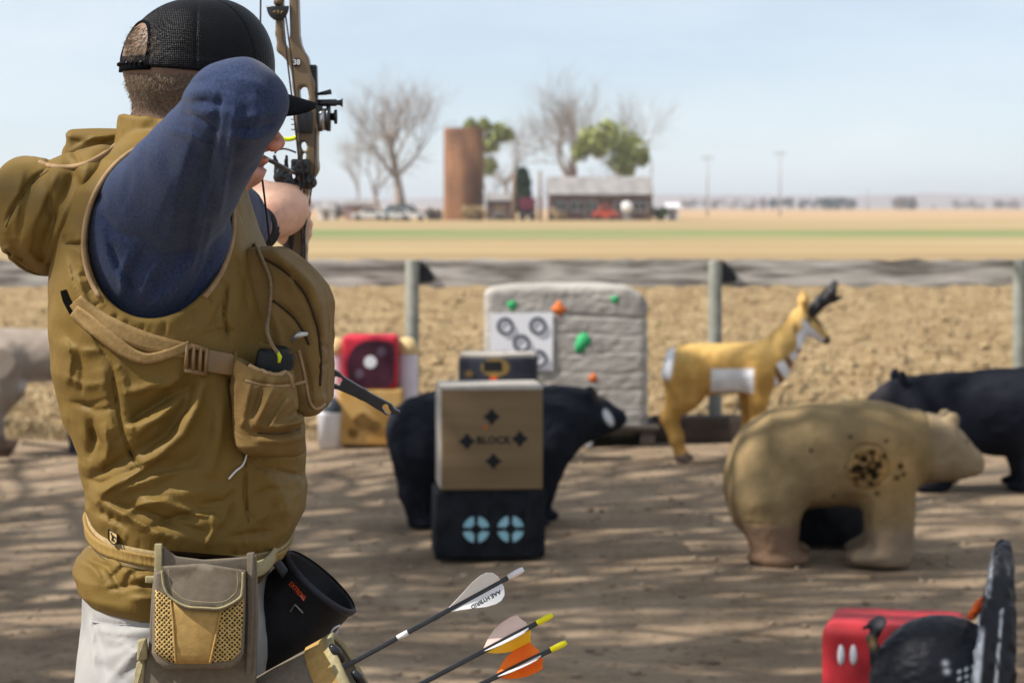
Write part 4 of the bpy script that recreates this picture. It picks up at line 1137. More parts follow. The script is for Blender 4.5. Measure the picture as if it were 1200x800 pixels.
paper = thing('target_paper', 'white paper target with five dark rings pinned to the bale', 'paper target', FZ.pt(611, 433, pw))
make('sheet', slab(FZ, [(574.5, 367.5), (648, 366), (647.5, 434), (574, 432)], pw, 1.2, 0), M_paper, paper, smooth=False)
M_ring = mat('dark_blue_ink', lin(34, 38, 62), lin(28, 32, 54), rough=.7)
for x, y in ((592, 382), (630, 381.5), (611, 402), (591.5, 421), (631, 420)):
    pts = [FZ.pt(x + 8.6 * math.cos(a), y + 8.9 * math.sin(a), pw - .5) for a in np.linspace(0, 2 * math.pi, 25)[:-1]]
    make('ring', tube(pts, 1.5 * FZ.s, 4, closed=True), M_ring, paper)
M_darkwood_shadow = mat('dark_wood_and_shadow', (0.035, 0.026, 0.022), (0.075, 0.055, 0.045), rough=.9, ns=9, bump=.5, bs=40, stretch=(.3, 1, 1), bdist=.008)  # pallet wood, and the dark tone of the bars that imitate shadow
pl = thing('pallet', 'dark low pallet under the grey bale', 'pallet', (FZ.pt(663, 0).x, FZ.D + .3, 0))
for k in range(3): make('deck_board', bevbox((FZ.pt(668, 0).x, FZ.D - .02 + .28 * k, .118), (.60, .12, .014), .004, 1), M_darkwood_shadow, pl, smooth=False)
for s in (-.52, 0, .52): make('bearer', bevbox((FZ.pt(668, 0).x + s, FZ.D + .25, .048), (.05, .38, .054), .004, 1), M_darkwood_shadow, pl, smooth=False)
def shadow_bar(label, p0, p1, Y, h, d=.11):  # dark bar added along the fence to stand for the bale's shadow
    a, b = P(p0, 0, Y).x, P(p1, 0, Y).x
    make('fence_shadow_bar', bevbox(((a + b) / 2, Y, h / 2 - .015), ((b - a) / 2, d, h / 2 + .012), .015, 2), M_darkwood_shadow, label=label, cat='shadow_bar')
shadow_bar('dark bar added as shadow on the ground right of the bale', 766, 934, 16.63, .17)
shadow_bar('dark bar added as shadow running behind the brown bear', 938, 1105, 16.66, .13)
M_litter = mat('white_plastic', (.75, .75, .78), (.68, .68, .72), rough=.4)
t = Frame(gdist(524))
sdf_part('plastic_scrap', lambda p: s_ell(p, (687, 520, 0), (8, 4.5, 6)) + 1.5 * noise3(p[0] / 4, p[1] / 4, p[2] / 4), t, (674, 510, -12), (700, 528, 12), .8, M_litter, label='crumpled white plastic scrap under the bear\'s chin', cat='litter')

# ---------------------------------------------------------------- dark case-like block before the bale
Dc = 15.2; sc_ = Dc / FPX; hh = CAMZ - (418 - HOR) * sc_
case, o, X, Y = foam_block('target_block', 'dark block with a gold emblem and orange tab behind the brown block', (P(584, 0, Dc).x, Dc + .16, 0), (46 * sc_, .16, hh / 2), mat('charcoal_block', (0.022, 0.023, 0.034), (0.036, 0.038, 0.052), rough=.7, ns=20), -3, .03)
M_gold = mat('dull_gold_print', lin(150, 122, 66), lin(128, 104, 58), rough=.6, ns=30)
zc = hh / 2
def cpx(x, y): return ((x - 584) * sc_, zc - (y - 418) * sc_)
el_ = [cpx(582 + 17 * math.cos(a), 430.5 + 11 * math.sin(a)) for a in np.linspace(0, 2 * math.pi, 21)[:-1]]
make('emblem', face_poly(o, X, Y, el_, .003), M_gold, case, smooth=False)
make('emblem_bar', face_poly(o, X, Y, rounded([cpx(568, 423), cpx(590, 423), cpx(590, 435), cpx(568, 435)], .01), .005), M_ink, case, smooth=False)
make('orange_tab', face_poly(o, X, Y, [cpx(576, 441), cpx(584, 441), cpx(584, 470), cpx(576, 470)], .004), M_orange, case, smooth=False)
make('small_emblem', face_poly(o, X, Y, [cpx(551 + 5 * math.cos(a), 438 + 4 * math.sin(a)) for a in np.linspace(0, 6.28, 11)[:-1]], .003), M_gold, case, smooth=False)
make('rim', bevbox((WORLD[case].x, WORLD[case].y, hh + .006), (44 * sc_, .15, .012), .006, 2, Matrix.Rotation(R(-3), 3, 'Z')), M_sunlit_edge, case)  # pale lid paints the sunlit top of the dark block

# ---------------------------------------------------------------- stack by the left fence post
Dr = 16.25; sr = Dr / FPX
M_yfoam = mat('yellow_brown_box', lin(196, 160, 100), lin(176, 132, 66), rough=.85, ns=5, bump=.3, bs=60)
ybox, o, X, Y = foam_block('target_block', 'shot yellow brown foam block under the red target', (P(433, 0, Dr).x, Dr + .2, 0), (38 * sr, .2, 66 * sr / 2), M_yfoam, 2, .02)
M_char = mat('scorched_hole', (0.09, 0.045, 0.012), (0.22, 0.12, 0.03), rough=.9, ns=40)
rr = random.Random(6)
for (x, y, q) in ((424, 492, 12), (437, 498, 9), (412, 505, 7)):
    make('worn_patch', face_poly(o, X, Y, [((x - 433) * sr + q * sr * (.7 + .5 * rr.random()) * math.cos(a), (487 - y) * sr + q * sr * .8 * (.7 + .5 * rr.random()) * math.sin(a)) for a in np.linspace(0, 6.28, 15)[:-1]], .0025 + .0006 * q), M_char, ybox, smooth=False)
M_red = mat('crimson_foam', lin(196, 40, 62), lin(170, 30, 50), rough=.7, ns=9, bump=.2, bs=90); M_wine = mat('dark_wine_face', lin(72, 26, 44), lin(56, 20, 36), rough=.7, ns=14, bump=.3, bs=90)
zr_ = 66 * sr
red, o, X, Y = foam_block('target_cube', 'crimson foam cube with dark round face and white spot by the fence post', (P(433, 0, Dr).x, Dr + .19, zr_), (32 * sr, .18, 62 * sr / 2), M_red, 0, .03, 'target cube')
fp = rounded([(-24, -29), (28, -29), (30, 24), (8, 27), (-14, 24), (-28, 4)], 12, 5)
make('dark_face', face_poly(o, X, Y, [(a * sr, b * sr) for a, b in fp], .006), M_wine, red, smooth=False)
M_cream = mat('cream_foam', lin(214, 190, 140), lin(196, 170, 120), rough=.8, ns=9)
for (x, y, q, mm_) in ((434 - 433, 425 - 426, 7.5, M_litter), (447 - 433, 413 - 426, 5.5, mat('grey_spot', lin(104, 84, 100), rough=.8)), (421 - 433, 439 - 426, 5.5, bpy.data.materials['grey_spot'] if 'grey_spot' in bpy.data.materials else M_litter)):
    make('round_spot', face_poly(o, X, Y, [(x * sr + q * sr * math.cos(a), -y * sr + q * sr * math.sin(a)) for a in np.linspace(0, 6.28, 17)[:-1]], .0085), mm_, red, smooth=False)
M_lav = mat('pale_lavender_drum', lin(214, 206, 214), lin(198, 190, 200), rough=.5, ns=6)
def drum(label, px, hw, ytop, Y, cap=True):
    b = Vector((P(px, 0, Y).x, Y, 0)); s = Y / FPX; r_ = hw * s; h = CAMZ - (ytop - HOR) * s
    t = thing('drum', label, 'drum', b, None)
    make('drum_body', lathe([(.001, -.02), (r_, -.02), (r_ * 1.03, h * .33), (r_, h * .34), (r_ * 1.03, h * .66), (r_, h * .67), (r_, h - .09), (r_ * .9, h - .07), (.001, h - .07)], b, (0, 0, 1), 24), M_lav, t)
    if cap: make('foam_cap', lathe([(.001, h + .03), (r_ * .6, h + .02), (r_ * 1.0, h - .03), (r_ * 1.12, h - .075), (r_ * .9, h - .095), (.001, h - .095)], b, (0, 0, 1), 24), M_cream, t)
drum('pale drum with cream cap right of the crimson cube', 477, 12.5, 400, 16.5)
drum('pale drum with cream cap left of the crimson cube', 393, 13, 400, 16.5)
Dw = gdist(522); bw = Vector((P(386, 0, Dw).x, Dw, 0)); sw = Dw / FPX
t = thing('bucket', 'white bucket with a dark lid beside the yellow brown block', 'bucket', bw)
make('bucket_body', lathe([(.001, -.01), (12.5 * sw, -.01), (14 * sw, 38 * sw), (14.6 * sw, 39 * sw), (.001, 39 * sw)], bw, (0, 0, 1), 24), M_litter, t)
make('lid', lathe([(.001, 39.2 * sw), (11 * sw, 39.2 * sw), (11.5 * sw, 45 * sw), (5 * sw, 56 * sw), (.001, 58 * sw)], bw + Vector((3 * sw, 0, 0)), (0, 0, 1), 20), mat('slate_plastic', (0.05, 0.06, 0.075), rough=.4), t)

# ---------------------------------------------------------------- turkey and red cube in the near right corner
FT = Frame(7.0)
M_turk = mat('turkey_foam', (1, 1, 1), rough=.5, ns=60, bump=.35, bs=160, spec=.3, attr=True, bdist=.004)
tk = thing('turkey_target', 'dark strutting turkey target with raised fan tail', 'turkey target', (FT.pt(1090, 891).x, FT.D, 0))
def turkey(p):
    d = s_rell(p, (1102, 803, -6), (84, 84, 62), -12)
    d = smin(d, s_rell(p, (1120, 800, -44), (58, 46, 20), -14), 8)
    d = smin(d, s_chain(p, [(1052, 790, -4), (1027, 772, -4), (1021, 748, -4), (1030, 728, -4)], [18, 8, 6, 8], 3), 4)
    d = smin(d, s_chain(p, [(1030, 728, -4), (1020, 730, -4), (1011, 735, -4)], [7, 3.5, 1.6], 3), 3)
    for w in (-22, 18):
        d = smin(d, s_cap(p, (1088, 850, w), (1090, 884, w), 11, 6), 8)
        d = smin(d, s_cap(p, (1082, 888, w), (1106, 888, w), 4, 3.4), 3)
    return d + .9 * noise3(p[0] / 9, p[1] / 5, p[2] / 9) + .4 * noise3(p[0] / 4, p[1] / 3, p[2] / 4)
def turk_col(u, v, w):
    n = len(u); c = np.tile(np.array((0.007, 0.008, 0.013)), (n, 1)); wh = np.array((.62, .64, .68))
    # rows of pale bars on the wing, pale flecks
    gx = (u - 1112) / 8.5; gy = (v - 774 + .30 * (u - 1112)) / 8.0
    dd = np.sqrt((gx - np.round(gx)) ** 2 + (gy - np.round(gy)) ** 2)
    c = blend(c, wh, sstep(.34, .24, dd) * (u > 1104) & (u < 1146) * 1 if False else sstep(.34, .22, dd) * (u > 1106) * (u < 1148) * (v > 770 - .2 * (u - 1106)) * (w < 0))
    c = blend(c, wh, (np.exp(-(((u - 1097) / 3.5) ** 2 + ((v - 765) / 3) ** 2)) + np.exp(-(((u - 1098) / 3.5) ** 2 + ((v - 774) / 3) ** 2))).clip(0, 1) * (w < 0))
    c = blend(c, np.array((.40, .36, .38)), .8 * np.exp(-(((u - 1032) / 7) ** 2 + ((v - 729) / 5) ** 2)))
    c = blend(c, np.array((.42, .27, .12)), .8 * np.exp(-(((u - 1021) / 5) ** 2 + ((v - 751) / 7) ** 2)))
    return c
sdf_part('body', turkey, FT, (996, 700, -85), (1190, 896, 75), 1.8, M_turk, tk, turk_col)
def fan(p):
    # a stiff fan of feathers, seen almost edge on: leans back and spreads across the sight line
    x0 = 1163 + (800 - p[1]) * 0.08 + .203 * p[2]
    th = np.interp(p[1], [628, 640, 690, 740, 800, 830], [9, 11, 17, 23, 26, 20])
    rad = np.sqrt(((p[1] - 812) / 178) ** 2 + ((p[2]) / 90) ** 2)
    d = smax(np.abs(p[0] - x0) - th + 2 * np.abs(np.sin(np.arctan2(p[2], 812 - p[1]) * 11)), (rad - 1) * 110, 8)
    return smax(d, p[1] - 828, 8) + 2.6 * noise3(p[0] / 7, p[1] / 11, p[2] / 7)
def fan_col(u, v, w):
    n = len(u); c = np.tile(np.array((0.014, 0.015, 0.020)), (n, 1)); wh = np.array((.60, .62, .66))
    x0 = 1163 + (800 - v) * 0.08 + .203 * w; e = (u - x0)
    nz_ = .5 + .5 * noise3(u / 3, v / 7, w / 5)
    c = blend(c, wh, sstep(.25, .6, nz_) * sstep(2.6, .8, np.abs(e - 3)) * (v > 700))
    c = blend(c, wh, sstep(-9, -13, e) * nz_ * (v < 690)); c = blend(c, wh, sstep(-13, -17, e) * sstep(718, 732, v))
    return c
sdf_part('fan_tail', fan, FT, (1122, 622, -125), (1212, 834, 125), 1.8, M_turk, tk, fan_col)
M_brt = mat('orange_foam', lin(196, 84, 22), lin(170, 68, 16), rough=.7, ns=30)
sdf_part('orange_wattle', lambda p: s_chain(p, [(1138, 722, 0), (1147, 710, 0), (1151, 702, 0)], [5, 5, 3], 4) + 1.2 * noise3(p[0] / 4, p[1] / 4, p[2] / 4), FT, (1118, 684, -16), (1166, 738, 16), 1.3, M_brt, tk)

FC = Frame(7.75)
M_die = mat('red_foam', lin(186, 36, 44), lin(150, 28, 36), rough=.65, ns=8, bump=.25, bs=70, spec=.4)
def die(p):
    a = R(-14); c, s = math.cos(a), math.sin(a)
    x = (p[0] - 1058) * c + (p[2] - 90) * s; z = -(p[0] - 1058) * s + (p[2] - 90) * c
    return s_box((x, p[1], z), (6, 784, 0), (82, 46, 72), 14) + .9 * noise3(p[0] / 15, p[1] / 15, p[2] / 15)
dt = thing('target_cube', 'red foam cube with white oval spots behind the turkey', 'target cube', (FC.pt(1062, 829).x, FC.D + .2, 0))
sdf_part('cube_body', die, FC, (940, 700, -60), (1190, 830, 240), 2.0, M_die, dt)
for x, y in ((985.5, 767), (1000, 767)):
    c_ = [(x + 4 * math.cos(a), y + 12 * math.sin(a)) for a in np.linspace(0, 2 * math.pi, 19)[:-1]]
    s_ = on_surface(die, FC, c_, .6, w0=-60, w1=240); e_ = on_surface(die, FC, [(x, y)], .9, w0=-60, w1=240)
    n = len(c_); V = np.concatenate([s_, e_, s_ + np.array([0, 0, 2.])]); F = [[k, (k + 1) % n, n] for k in range(n)] + [[k, n + 1 + k, n + 1 + (k + 1) % n, (k + 1) % n] for k in range(n)]
    make('oval_spot', (FC.uv2w(V), F), M_paper, dt)
# ================================================================== THE ARCHER
F0 = Frame(3.2); pp = F0.pp; PS = F0.s
archer = thing('person', 'archer in brown padded vest and black cap drawing a bow', 'person', (F0.pt(225, 243).x, F0.D, 0))

M_vest = mat('brown_vest_cloth', (0.134, 0.083, 0.020), (0.182, 0.116, 0.030), rough=0.6, ns=9, bump=0.28, bs=240, spec=0.15, bdist=0.0012, lo=.3, hi=.7)
def crumple(m, scale=30, strength=.55, dist=.004, st=(1, 1, 2.0)):
    """second, coarser relief of soft crumples under the weave"""
    n = m.node_tree.nodes; l = m.node_tree.links; b = n['Principled BSDF']
    t = n.new('ShaderNodeTexCoord'); mpn = n.new('ShaderNodeMapping'); mpn.inputs['Scale'].default_value = st; mpn.inputs['Rotation'].default_value = (.3, .5, .2)
    l.new(t.outputs['Object'], mpn.inputs[0])
    no = n.new('ShaderNodeTexNoise'); no.inputs['Scale'].default_value = scale; no.inputs['Detail'].default_value = 3; no.inputs['Distortion'].default_value = 1.4
    l.new(mpn.outputs[0], no.inputs['Vector'])
    c = no
    bp = n.new('ShaderNodeBump'); bp.inputs['Strength'].default_value = strength; bp.inputs['Distance'].default_value = dist
    l.new(c.outputs[0], bp.inputs['Height'])
    if b.inputs['Normal'].links: l.new(b.inputs['Normal'].links[0].from_socket, bp.inputs['Normal'])
    l.new(bp.outputs[0], b.inputs['Normal'])
    return m
crumple(M_vest, 22, .30, .006, (1, 1, .55))
M_vest2 = mat('brown_pack_cloth', (0.148, 0.090, 0.030), (0.195, 0.124, 0.045), rough=0.8, ns=14, bump=0.35, bs=420, spec=0.15, bdist=0.001)
crumple(M_vest2, 30, .3, .005)
M_bind = mat('tan_binding_tape', (0.26, 0.165, 0.085), (0.34, 0.225, 0.12), rough=0.8, ns=60, bump=.4, bs=900, bdist=.0006)
M_shirt = mat('navy_blue_knit', (0.016, 0.026, 0.064), (0.036, 0.052, 0.110), rough=0.9, ns=300, bump=0.4, bs=750, spec=0.10, sheen=0.12, bdist=0.0008, detail=3, lo=.3, hi=.72)
M_skin = mat('skin', (1, 1, 1), rough=0.5, ns=60, bump=0.25, bs=420, spec=0.4, attr=True, bdist=.0006, transm=0.12)
M_hair = mat('brown_hair', (0.11, 0.072, 0.045), (0.25, 0.18, 0.12), rough=0.6, ns=400, spec=0.4)
M_trouser = mat('pale_grey_trousers', lin(156, 154, 151), lin(140, 139, 138), rough=0.8, ns=12, bump=0.3, bs=600, bdist=.001)
M_boot = mat('brown_boot_leather', (0.10, 0.06, 0.035), (0.14, 0.09, 0.05), rough=.6, ns=20)

# ---------------------------------------------------------------- limbs shared by skin and clothes (photo units)
SHO = pp(178, 262, -120); ELB = pp(279, 125, -345); WRI = pp(272, 180, -92)
LSH = pp(225, 235, 150); LEL = pp(266, 256, 370); LWR = pp(299, 267, 530)
HEADC = pp(232, 98, 10)
fz = np.array([math.sin(R(56)), math.cos(R(56))])       # where the face looks, in (u, w)
def hd(f, s, v):                                          # head-local: forward, to his right side, down -> frame units
    # right side of the head (towards the camera and right): perpendicular to forward
    return np.array([HEADC[0] + fz[0] * f + fz[1] * s, HEADC[1] + v, HEADC[2] + fz[1] * f - fz[0] * s])
def hlocal(p):
    x = p[0] - HEADC[0]; z = p[2] - HEADC[2]
    return x * fz[0] + z * fz[1], x * fz[1] - z * fz[0], p[1] - HEADC[1]
def head_sdf(p):
    f, s, v = hlocal(p); q = (f, v, s)
    d = s_ell(q, (-6, -22, 0), (86, 72, 68))
    d = smin(d, s_ell(q, (14, 40, 0), (68, 80, 56)), 18)
    d = smin(d, s_ell(q, (58, 106, 0), (27, 17, 27)), 14)          # chin
    for sgn in (-1, 1): d = smin(d, s_cap(q, (-6, 66, sgn * 46), (44, 104, sgn * 24), 16, 14), 14)
    d = smin(d, s_chain(q, [(74, 8, 0), (92, 44, 0), (102, 64, 0)], [7, 8, 9], 4), 7)   # nose
    d = smin(d, s_ell(q, (104, 68, 0), (11, 9, 12)), 5)
    for sgn in (-1, 1):
        d = smin(d, s_ell(q, (94, 72, sgn * 12), (10, 8, 7)), 4)   # nostril wings
        d = smin(d, s_ell(q, (66, 2, sgn * 24), (12, 6, 18)), 8)   # brows
        d = smax(d, -s_ell(q, (82, 18, sgn * 27), (12, 9, 14)), 8) # eye sockets
        d = smin(d, s_ell(q, (67, 18, sgn * 27), (11, 10, 11)), 3)
        e = s_ell(q, (-4, 26, sgn * 70), (19, 29, 8)); e = smax(e, -s_ell(q, (2, 24, sgn * 80), (11, 18, 9)), 4)
        d = smin(d, e, 5)
    d = smin(d, s_ell(q, (80, 90, 0), (10, 6, 20)), 3); d = smin(d, s_ell(q, (78, 102, 0), (10, 5.5, 18)), 3)
    d = smax(d, -s_ell(q, (92, 96.5, 0), (12, 2.2, 22)), 1.5)
    return d
def neck_sdf(p):
    return s_cap(p, pp(214, 90, 22), pp(205, 195, 10), 52, 60)
def finger(p, pts, r):
    return s_chain(p, pts, [r, r * .96, r * .9, r * .78][:len(pts)], 3)
def rhand(p):
    # drawing hand at the jaw, fingers folded over the release aid
    d = s_chain(p, [WRI, pp(276, 182, -50)], [25, 23], 6)
    d = smin(d, s_ell(p, pp(278, 182, -34), (18, 26, 28)), 8)
    for i, (a, b, c) in enumerate([((280, 164, -32), (296, 166, -6), (292, 174, 14)), ((280, 176, -30), (293, 180, -4), (286, 186, 16)), ((276, 188, -28), (286, 194, -4), (278, 198, 14)), ((270, 198, -26), (278, 206, -6), (270, 208, 10))]):
        d = smin(d, finger(p, [pp(*a), pp(*b), pp(*c)], (11.5, 11, 10.5, 9.5)[i]), 2)
    d = smin(d, finger(p, [pp(266, 186, -36), pp(262, 202, -18), pp(270, 214, -4)], 10.5), 3)
    return d
def lhand(p):
    # bow hand: thumb side up, palm pushed into the grip
    d = s_chain(p, [LWR, pp(318, 254, 565)], [25, 30], 8)
    d = smin(d, s_rell(p, pp(328, 247, 585), (42, 38, 34), -18), 12)
    d = smin(d, s_ell(p, pp(296, 231, 590), (38, 27, 26)), 16)
    d = smin(d, finger(p, [pp(330, 228, 590), pp(346, 227, 605), pp(355, 236, 610)], 14), 8)        # thumb round the grip
    for i, (y, l) in enumerate([(244, 0), (257, 2), (268, 1), (277, -3)]):
        d = smin(d, finger(p, [pp(332, y, 610), pp(338 + l, y + 2, 655), pp(350 + l, y + 4, 672), pp(358 + l, y + 6, 650)], 11.5), 4)
    for a, b in (((312, 240, 560), (343, 250, 562)), ((318, 262, 560), (340, 254, 562))):
        d = smin(d, s_cap(p, pp(*a), pp(*b), 6, 5), 9)
    return d
def body_sdf(p):
    d = smin(head_sdf(p), neck_sdf(p), 16)
    t = s_loftv(p, [(175, 160, 255, 0, 60), (205, 125, 275, 0, 150), (260, 100, 295, 0, 168), (360, 92, 310, 0, 160), (480, 118, 290, 0, 130), (600, 128, 300, 0, 132), (720, 110, 315, 0, 150), (800, 120, 310, 0, 150)], 2.3)
    d = smin(d, t, 20)
    d = smin(d, s_chain(p, [SHO, ELB, WRI], [52, 28, 21], 8), 14)
    d = smin(d, rhand(p), 8)
    d = smin(d, s_chain(p, [LSH, LEL, LWR], [58, 42, 26], 8), 14)
    d = smin(d, lhand(p), 6)
    for w, a, b in ((-85, (213, 1180, -105), (205, 1590, -115)), (85, (245, 1180, 180), (245, 1590, 215))):
        d = smin(d, s_chain(p, [(212, 760, w), a, b], [88, 52, 34], 10), 14)
        d = smin(d, s_chain(p, [b, (b[0] + 70, 1632, b[2]), (b[0] + 150, 1640, b[2])], [34, 26, 20], 8), 10)
    return d
def body_col(u, v, w):
    n = len(u); sk = np.array((0.50, 0.245, 0.165)); c = np.tile(sk, (n, 1))
    c = blend(c, np.array((0.66, 0.40, 0.29)), sstep(520, 560, w))
    c = blend(c, np.array((0.58, 0.20, 0.13)), .55 * np.exp(-(((u - 314) / 34) ** 2 + ((v - 178) / 34) ** 2)) * (w < 200))
    f, s, vv = hlocal((u, v, w)); hair = (v < 190) & (f < 44 - .3 * vv) & (vv > -100) & (vv < 40 + .16 * (-f) * 1.0) & (np.abs(f) < 120) & (w < 130) & (w > -130)
    hair &= ~((np.abs(f + 2) < 26) & (vv > -16) & (np.abs(s) > 62))
    c = blend(c, np.array((0.14, 0.092, 0.06)), hair * .88)
    lips = np.exp(-(((vv - 96) / 8) ** 2 + (s / 20) ** 2)) * (f > 66); c = blend(c, np.array((.42, .11, .09)), lips * .7)
    mouth = np.exp(-(((vv - 96.5) / 2.4) ** 2)) * (f > 60) * (np.abs(s) < 26); c = blend(c, np.array((.05, .02, .015)), mouth)
    beard = sstep(74, 86, vv) * sstep(20, 40, f) * (np.abs(s) > 4 + 0 * s) * (v < 240) * (w < 150) * (w > -150); c = blend(c, np.array((.24, .11, .07)), np.clip(beard * .45 * (.6 + .8 * noise3(u / 3, v / 3, w / 3)), 0, 1))
    eye = np.exp(-(((vv - 18) / 4) ** 2 + ((np.abs(s) - 27) / 6) ** 2)) * (f > 60); c = blend(c, np.array((.05, .04, .035)), np.clip(eye * 1.4, 0, 1))
    return c
sdf_part('body', body_sdf, F0, (60, -12, -420), (440, 1664, 780), 3.4, M_skin, archer, body_col)
# cropped hair: thousands of short strands over the back of the head and nape
def hair_strands():
    r = np.random.default_rng(2); n = 20000
    px, py = r.uniform(149, 262, n), r.uniform(16, 146, n)
    ws = np.linspace(-160, 60, 70); k = 1 + ws / FPX
    U = 600 + (px[:, None] - 600) * k; Vv = HOR + (py[:, None] - HOR) * k; W = np.broadcast_to(ws, U.shape)
    q = (U.ravel().astype(f32), Vv.ravel().astype(f32), W.ravel().astype(f32))
    d = smin(head_sdf(q), neck_sdf(q), 16).reshape(U.shape)
    ok = (d < 0).any(1); w = ws[np.argmax(d < 0, axis=1)] - 1.0
    dens = np.where(py < 118, 1.0, np.maximum(.08, 1 - (py - 118) / 26))
    ok &= (r.random(n) < dens) & ~((px > 240) & (py > 120)) & ((py > 84) | ((px < 191) & (py > 30) & (py < 66)))
    px, py, w = px[ok], py[ok], w[ok]; k = 1 + w / FPX; n = len(px)
    p0 = np.stack([600 + (px - 600) * k, HOR + (py - HOR) * k, w + 1.5], 1)
    nrm = p0 - pp(225, 70, 5); nrm /= np.linalg.norm(nrm, axis=1)[:, None]
    dd = nrm * .45 + np.array((-.25, .9, -.1)) + r.normal(0, .28, (n, 3)); dd /= np.linalg.norm(dd, axis=1)[:, None]
    L = r.uniform(5, 10, n)[:, None] * np.where(py < 100, 1, .75)[:, None]
    sd_ = np.cross(dd, (0, 0, 1.0)); sd_ /= np.linalg.norm(sd_, axis=1)[:, None] + 1e-9
    V = np.stack([p0 - sd_ * .55, p0 + sd_ * .55, p0 + dd * L], 1).reshape(-1, 3)
    return F0.uv2w(V), np.arange(3 * n).reshape(-1, 3)
o_hair = make('hair', hair_strands(), M_hair, archer, smooth=False); o_hair['kind'] = 'stuff'

# ---------------------------------------------------------------- navy shirt
ARM_F = [([(118, 262), (128, 300), (150, 345)], 9, 4), ([(150, 352), (152, 322), (168, 290)], 7, -5), ([(143, 346), (140, 320), (150, 295)], 6, 4), ([(163, 352), (172, 325), (190, 300)], 8, 5), ([(185, 345), (178, 320)], 6, -4),
         ([(215, 110), (245, 105), (265, 112)], 6, 3), ([(213, 122), (240, 118), (262, 122)], 5, -3), ([(222, 98), (250, 92)], 5, -2.5), ([(232, 132), (255, 128), (278, 134)], 6, 2.5),
         ([(300, 110), (305, 140), (292, 170)], 8, 4), ([(285, 125), (290, 150), (280, 175)], 7, -4), ([(252, 235), (248, 270), (235, 310)], 7, 4), ([(240, 190), (232, 240), (222, 290)], 8, -4), ([(258, 170), (262, 205), (262, 240)], 7, 3.5),
         ([(205, 200), (190, 240), (180, 280)], 14, 3), ([(160, 190), (150, 225), (140, 250)], 10, -2.5), ([(110, 235), (122, 228)], 6, -3), ([(270, 90), (300, 95), (318, 108)], 9, 2.5), ([(262, 105), (250, 175), (238, 250)], 6, -6), ([(278, 125), (268, 195), (256, 265)], 5, 6), ([(225, 160), (207, 230), (196, 300)], 11, 4), ([(246, 215), (238, 265), (222, 330)], 5, 5), ([(232, 300), (205, 340), (175, 362)], 7, 4), ([(130, 285), (142, 315), (160, 340)], 5, -4), ([(320, 128), (300, 138), (276, 140)], 5, 3.5), ([(322, 145), (300, 152), (272, 150)], 5, -4), ([(312, 162), (292, 165), (268, 160)], 5, 4), ([(212, 130), (235, 138), (258, 152)], 5, -3.5), ([(196, 150), (222, 156), (250, 172)], 6, 3), ([(120, 250), (135, 268), (160, 280)], 6, -3.5), ([(210, 360), (228, 335), (245, 300)], 6, -5), ([(188, 366), (200, 335), (222, 300)], 6, 4)]
def sleeve_r(p):
    d = s_cap(p, SHO, ELB, 73, 46)
    d = smin(d, s_ell(p, pp(188, 296, -112), (84, 84, 80)), 24)
    d = smin(d, s_chain(p, [pp(264, 119, -338), pp(285, 113, -345), pp(306, 118, -340)], [39, 35, 26], 8), 18)
    d = smin(d, s_cap(p, ELB, WRI, 43, 27), 10)
    return d
def shirt_sdf(p):
    d = sleeve_r(p) - folds(p, ARM_F, 40, 80) - 1.5 * noise3(p[0] / 22, p[1] / 40, p[2] / 22)
    l = s_chain(p, [LSH, LEL, LWR + (LEL - LWR) * .02], [66, 50, 27], 10)
    al = np.sqrt((p[0] - LWR[0]) ** 2 + (p[1] - LWR[1]) ** 2 + (p[2] - LWR[2]) ** 2)
    l = l + 1.6 * np.sin(al / 7 + .06 * p[0]) * np.clip(1 - al / 150, 0, 1) + 2 * noise3(p[0] / 18, p[1] / 18, p[2] / 18)
    d = smin(d, l, 6)
    t = s_loftv(p, [(170, 160, 250, 0, 70), (205, 122, 278, 0, 155), (300, 94, 300, 0, 168), (480, 112, 296, 0, 136), (640, 126, 306, 0, 135)], 2.3)
    return smin(d, t, 10)
# cuff ends: hollow the wrist so that skin shows past it
def shirt_cut(p):
    d = shirt_sdf(p)
    a = (LEL - LWR); a = a / np.linalg.norm(a)
    past = -((p[0] - LWR[0]) * a[0] + (p[1] - LWR[1]) * a[1] + (p[2] - LWR[2]) * a[2])
    d = np.where(p[2] > 300, smax(d, past, 2), d)
    b = (ELB - WRI); b = b / np.linalg.norm(b)
    past2 = -((p[0] - WRI[0]) * b[0] + (p[1] - WRI[1]) * b[1] + (p[2] - WRI[2]) * b[2])
    lim = (p[2] < -40) & (p[1] < 240) & (p[0] > 235)
    return np.where(lim, smax(d, past2 - 12, 2), d)
sdf_part('shirt', shirt_cut, F0, (60, 40, -430), (400, 650, 600), 2.8, M_shirt, archer)
# ribbed black band at the bow wrist
a = LEL - LWR; a = a / np.linalg.norm(a)
bw_ = [(23, -24), (29, -23), (32, -18), (29.5, -14), (32.5, -9), (30, -4), (32.5, 1), (30, 6), (32, 11), (29, 15), (23, 16)]
M_blackcloth = mat('black_knit_band', (0.010, 0.010, 0.013), (0.022, 0.022, 0.026), rough=.85, ns=60, bump=.5, bs=400)
cen = Vector(F0.uv2w(LWR)); ad = Vector(F0.uv2w(LWR + a) - F0.uv2w(LWR))
make('wristband', lathe([(r_ * PS, h_ * PS) for r_, h_ in bw_], cen, ad, 40), M_blackcloth, archer)

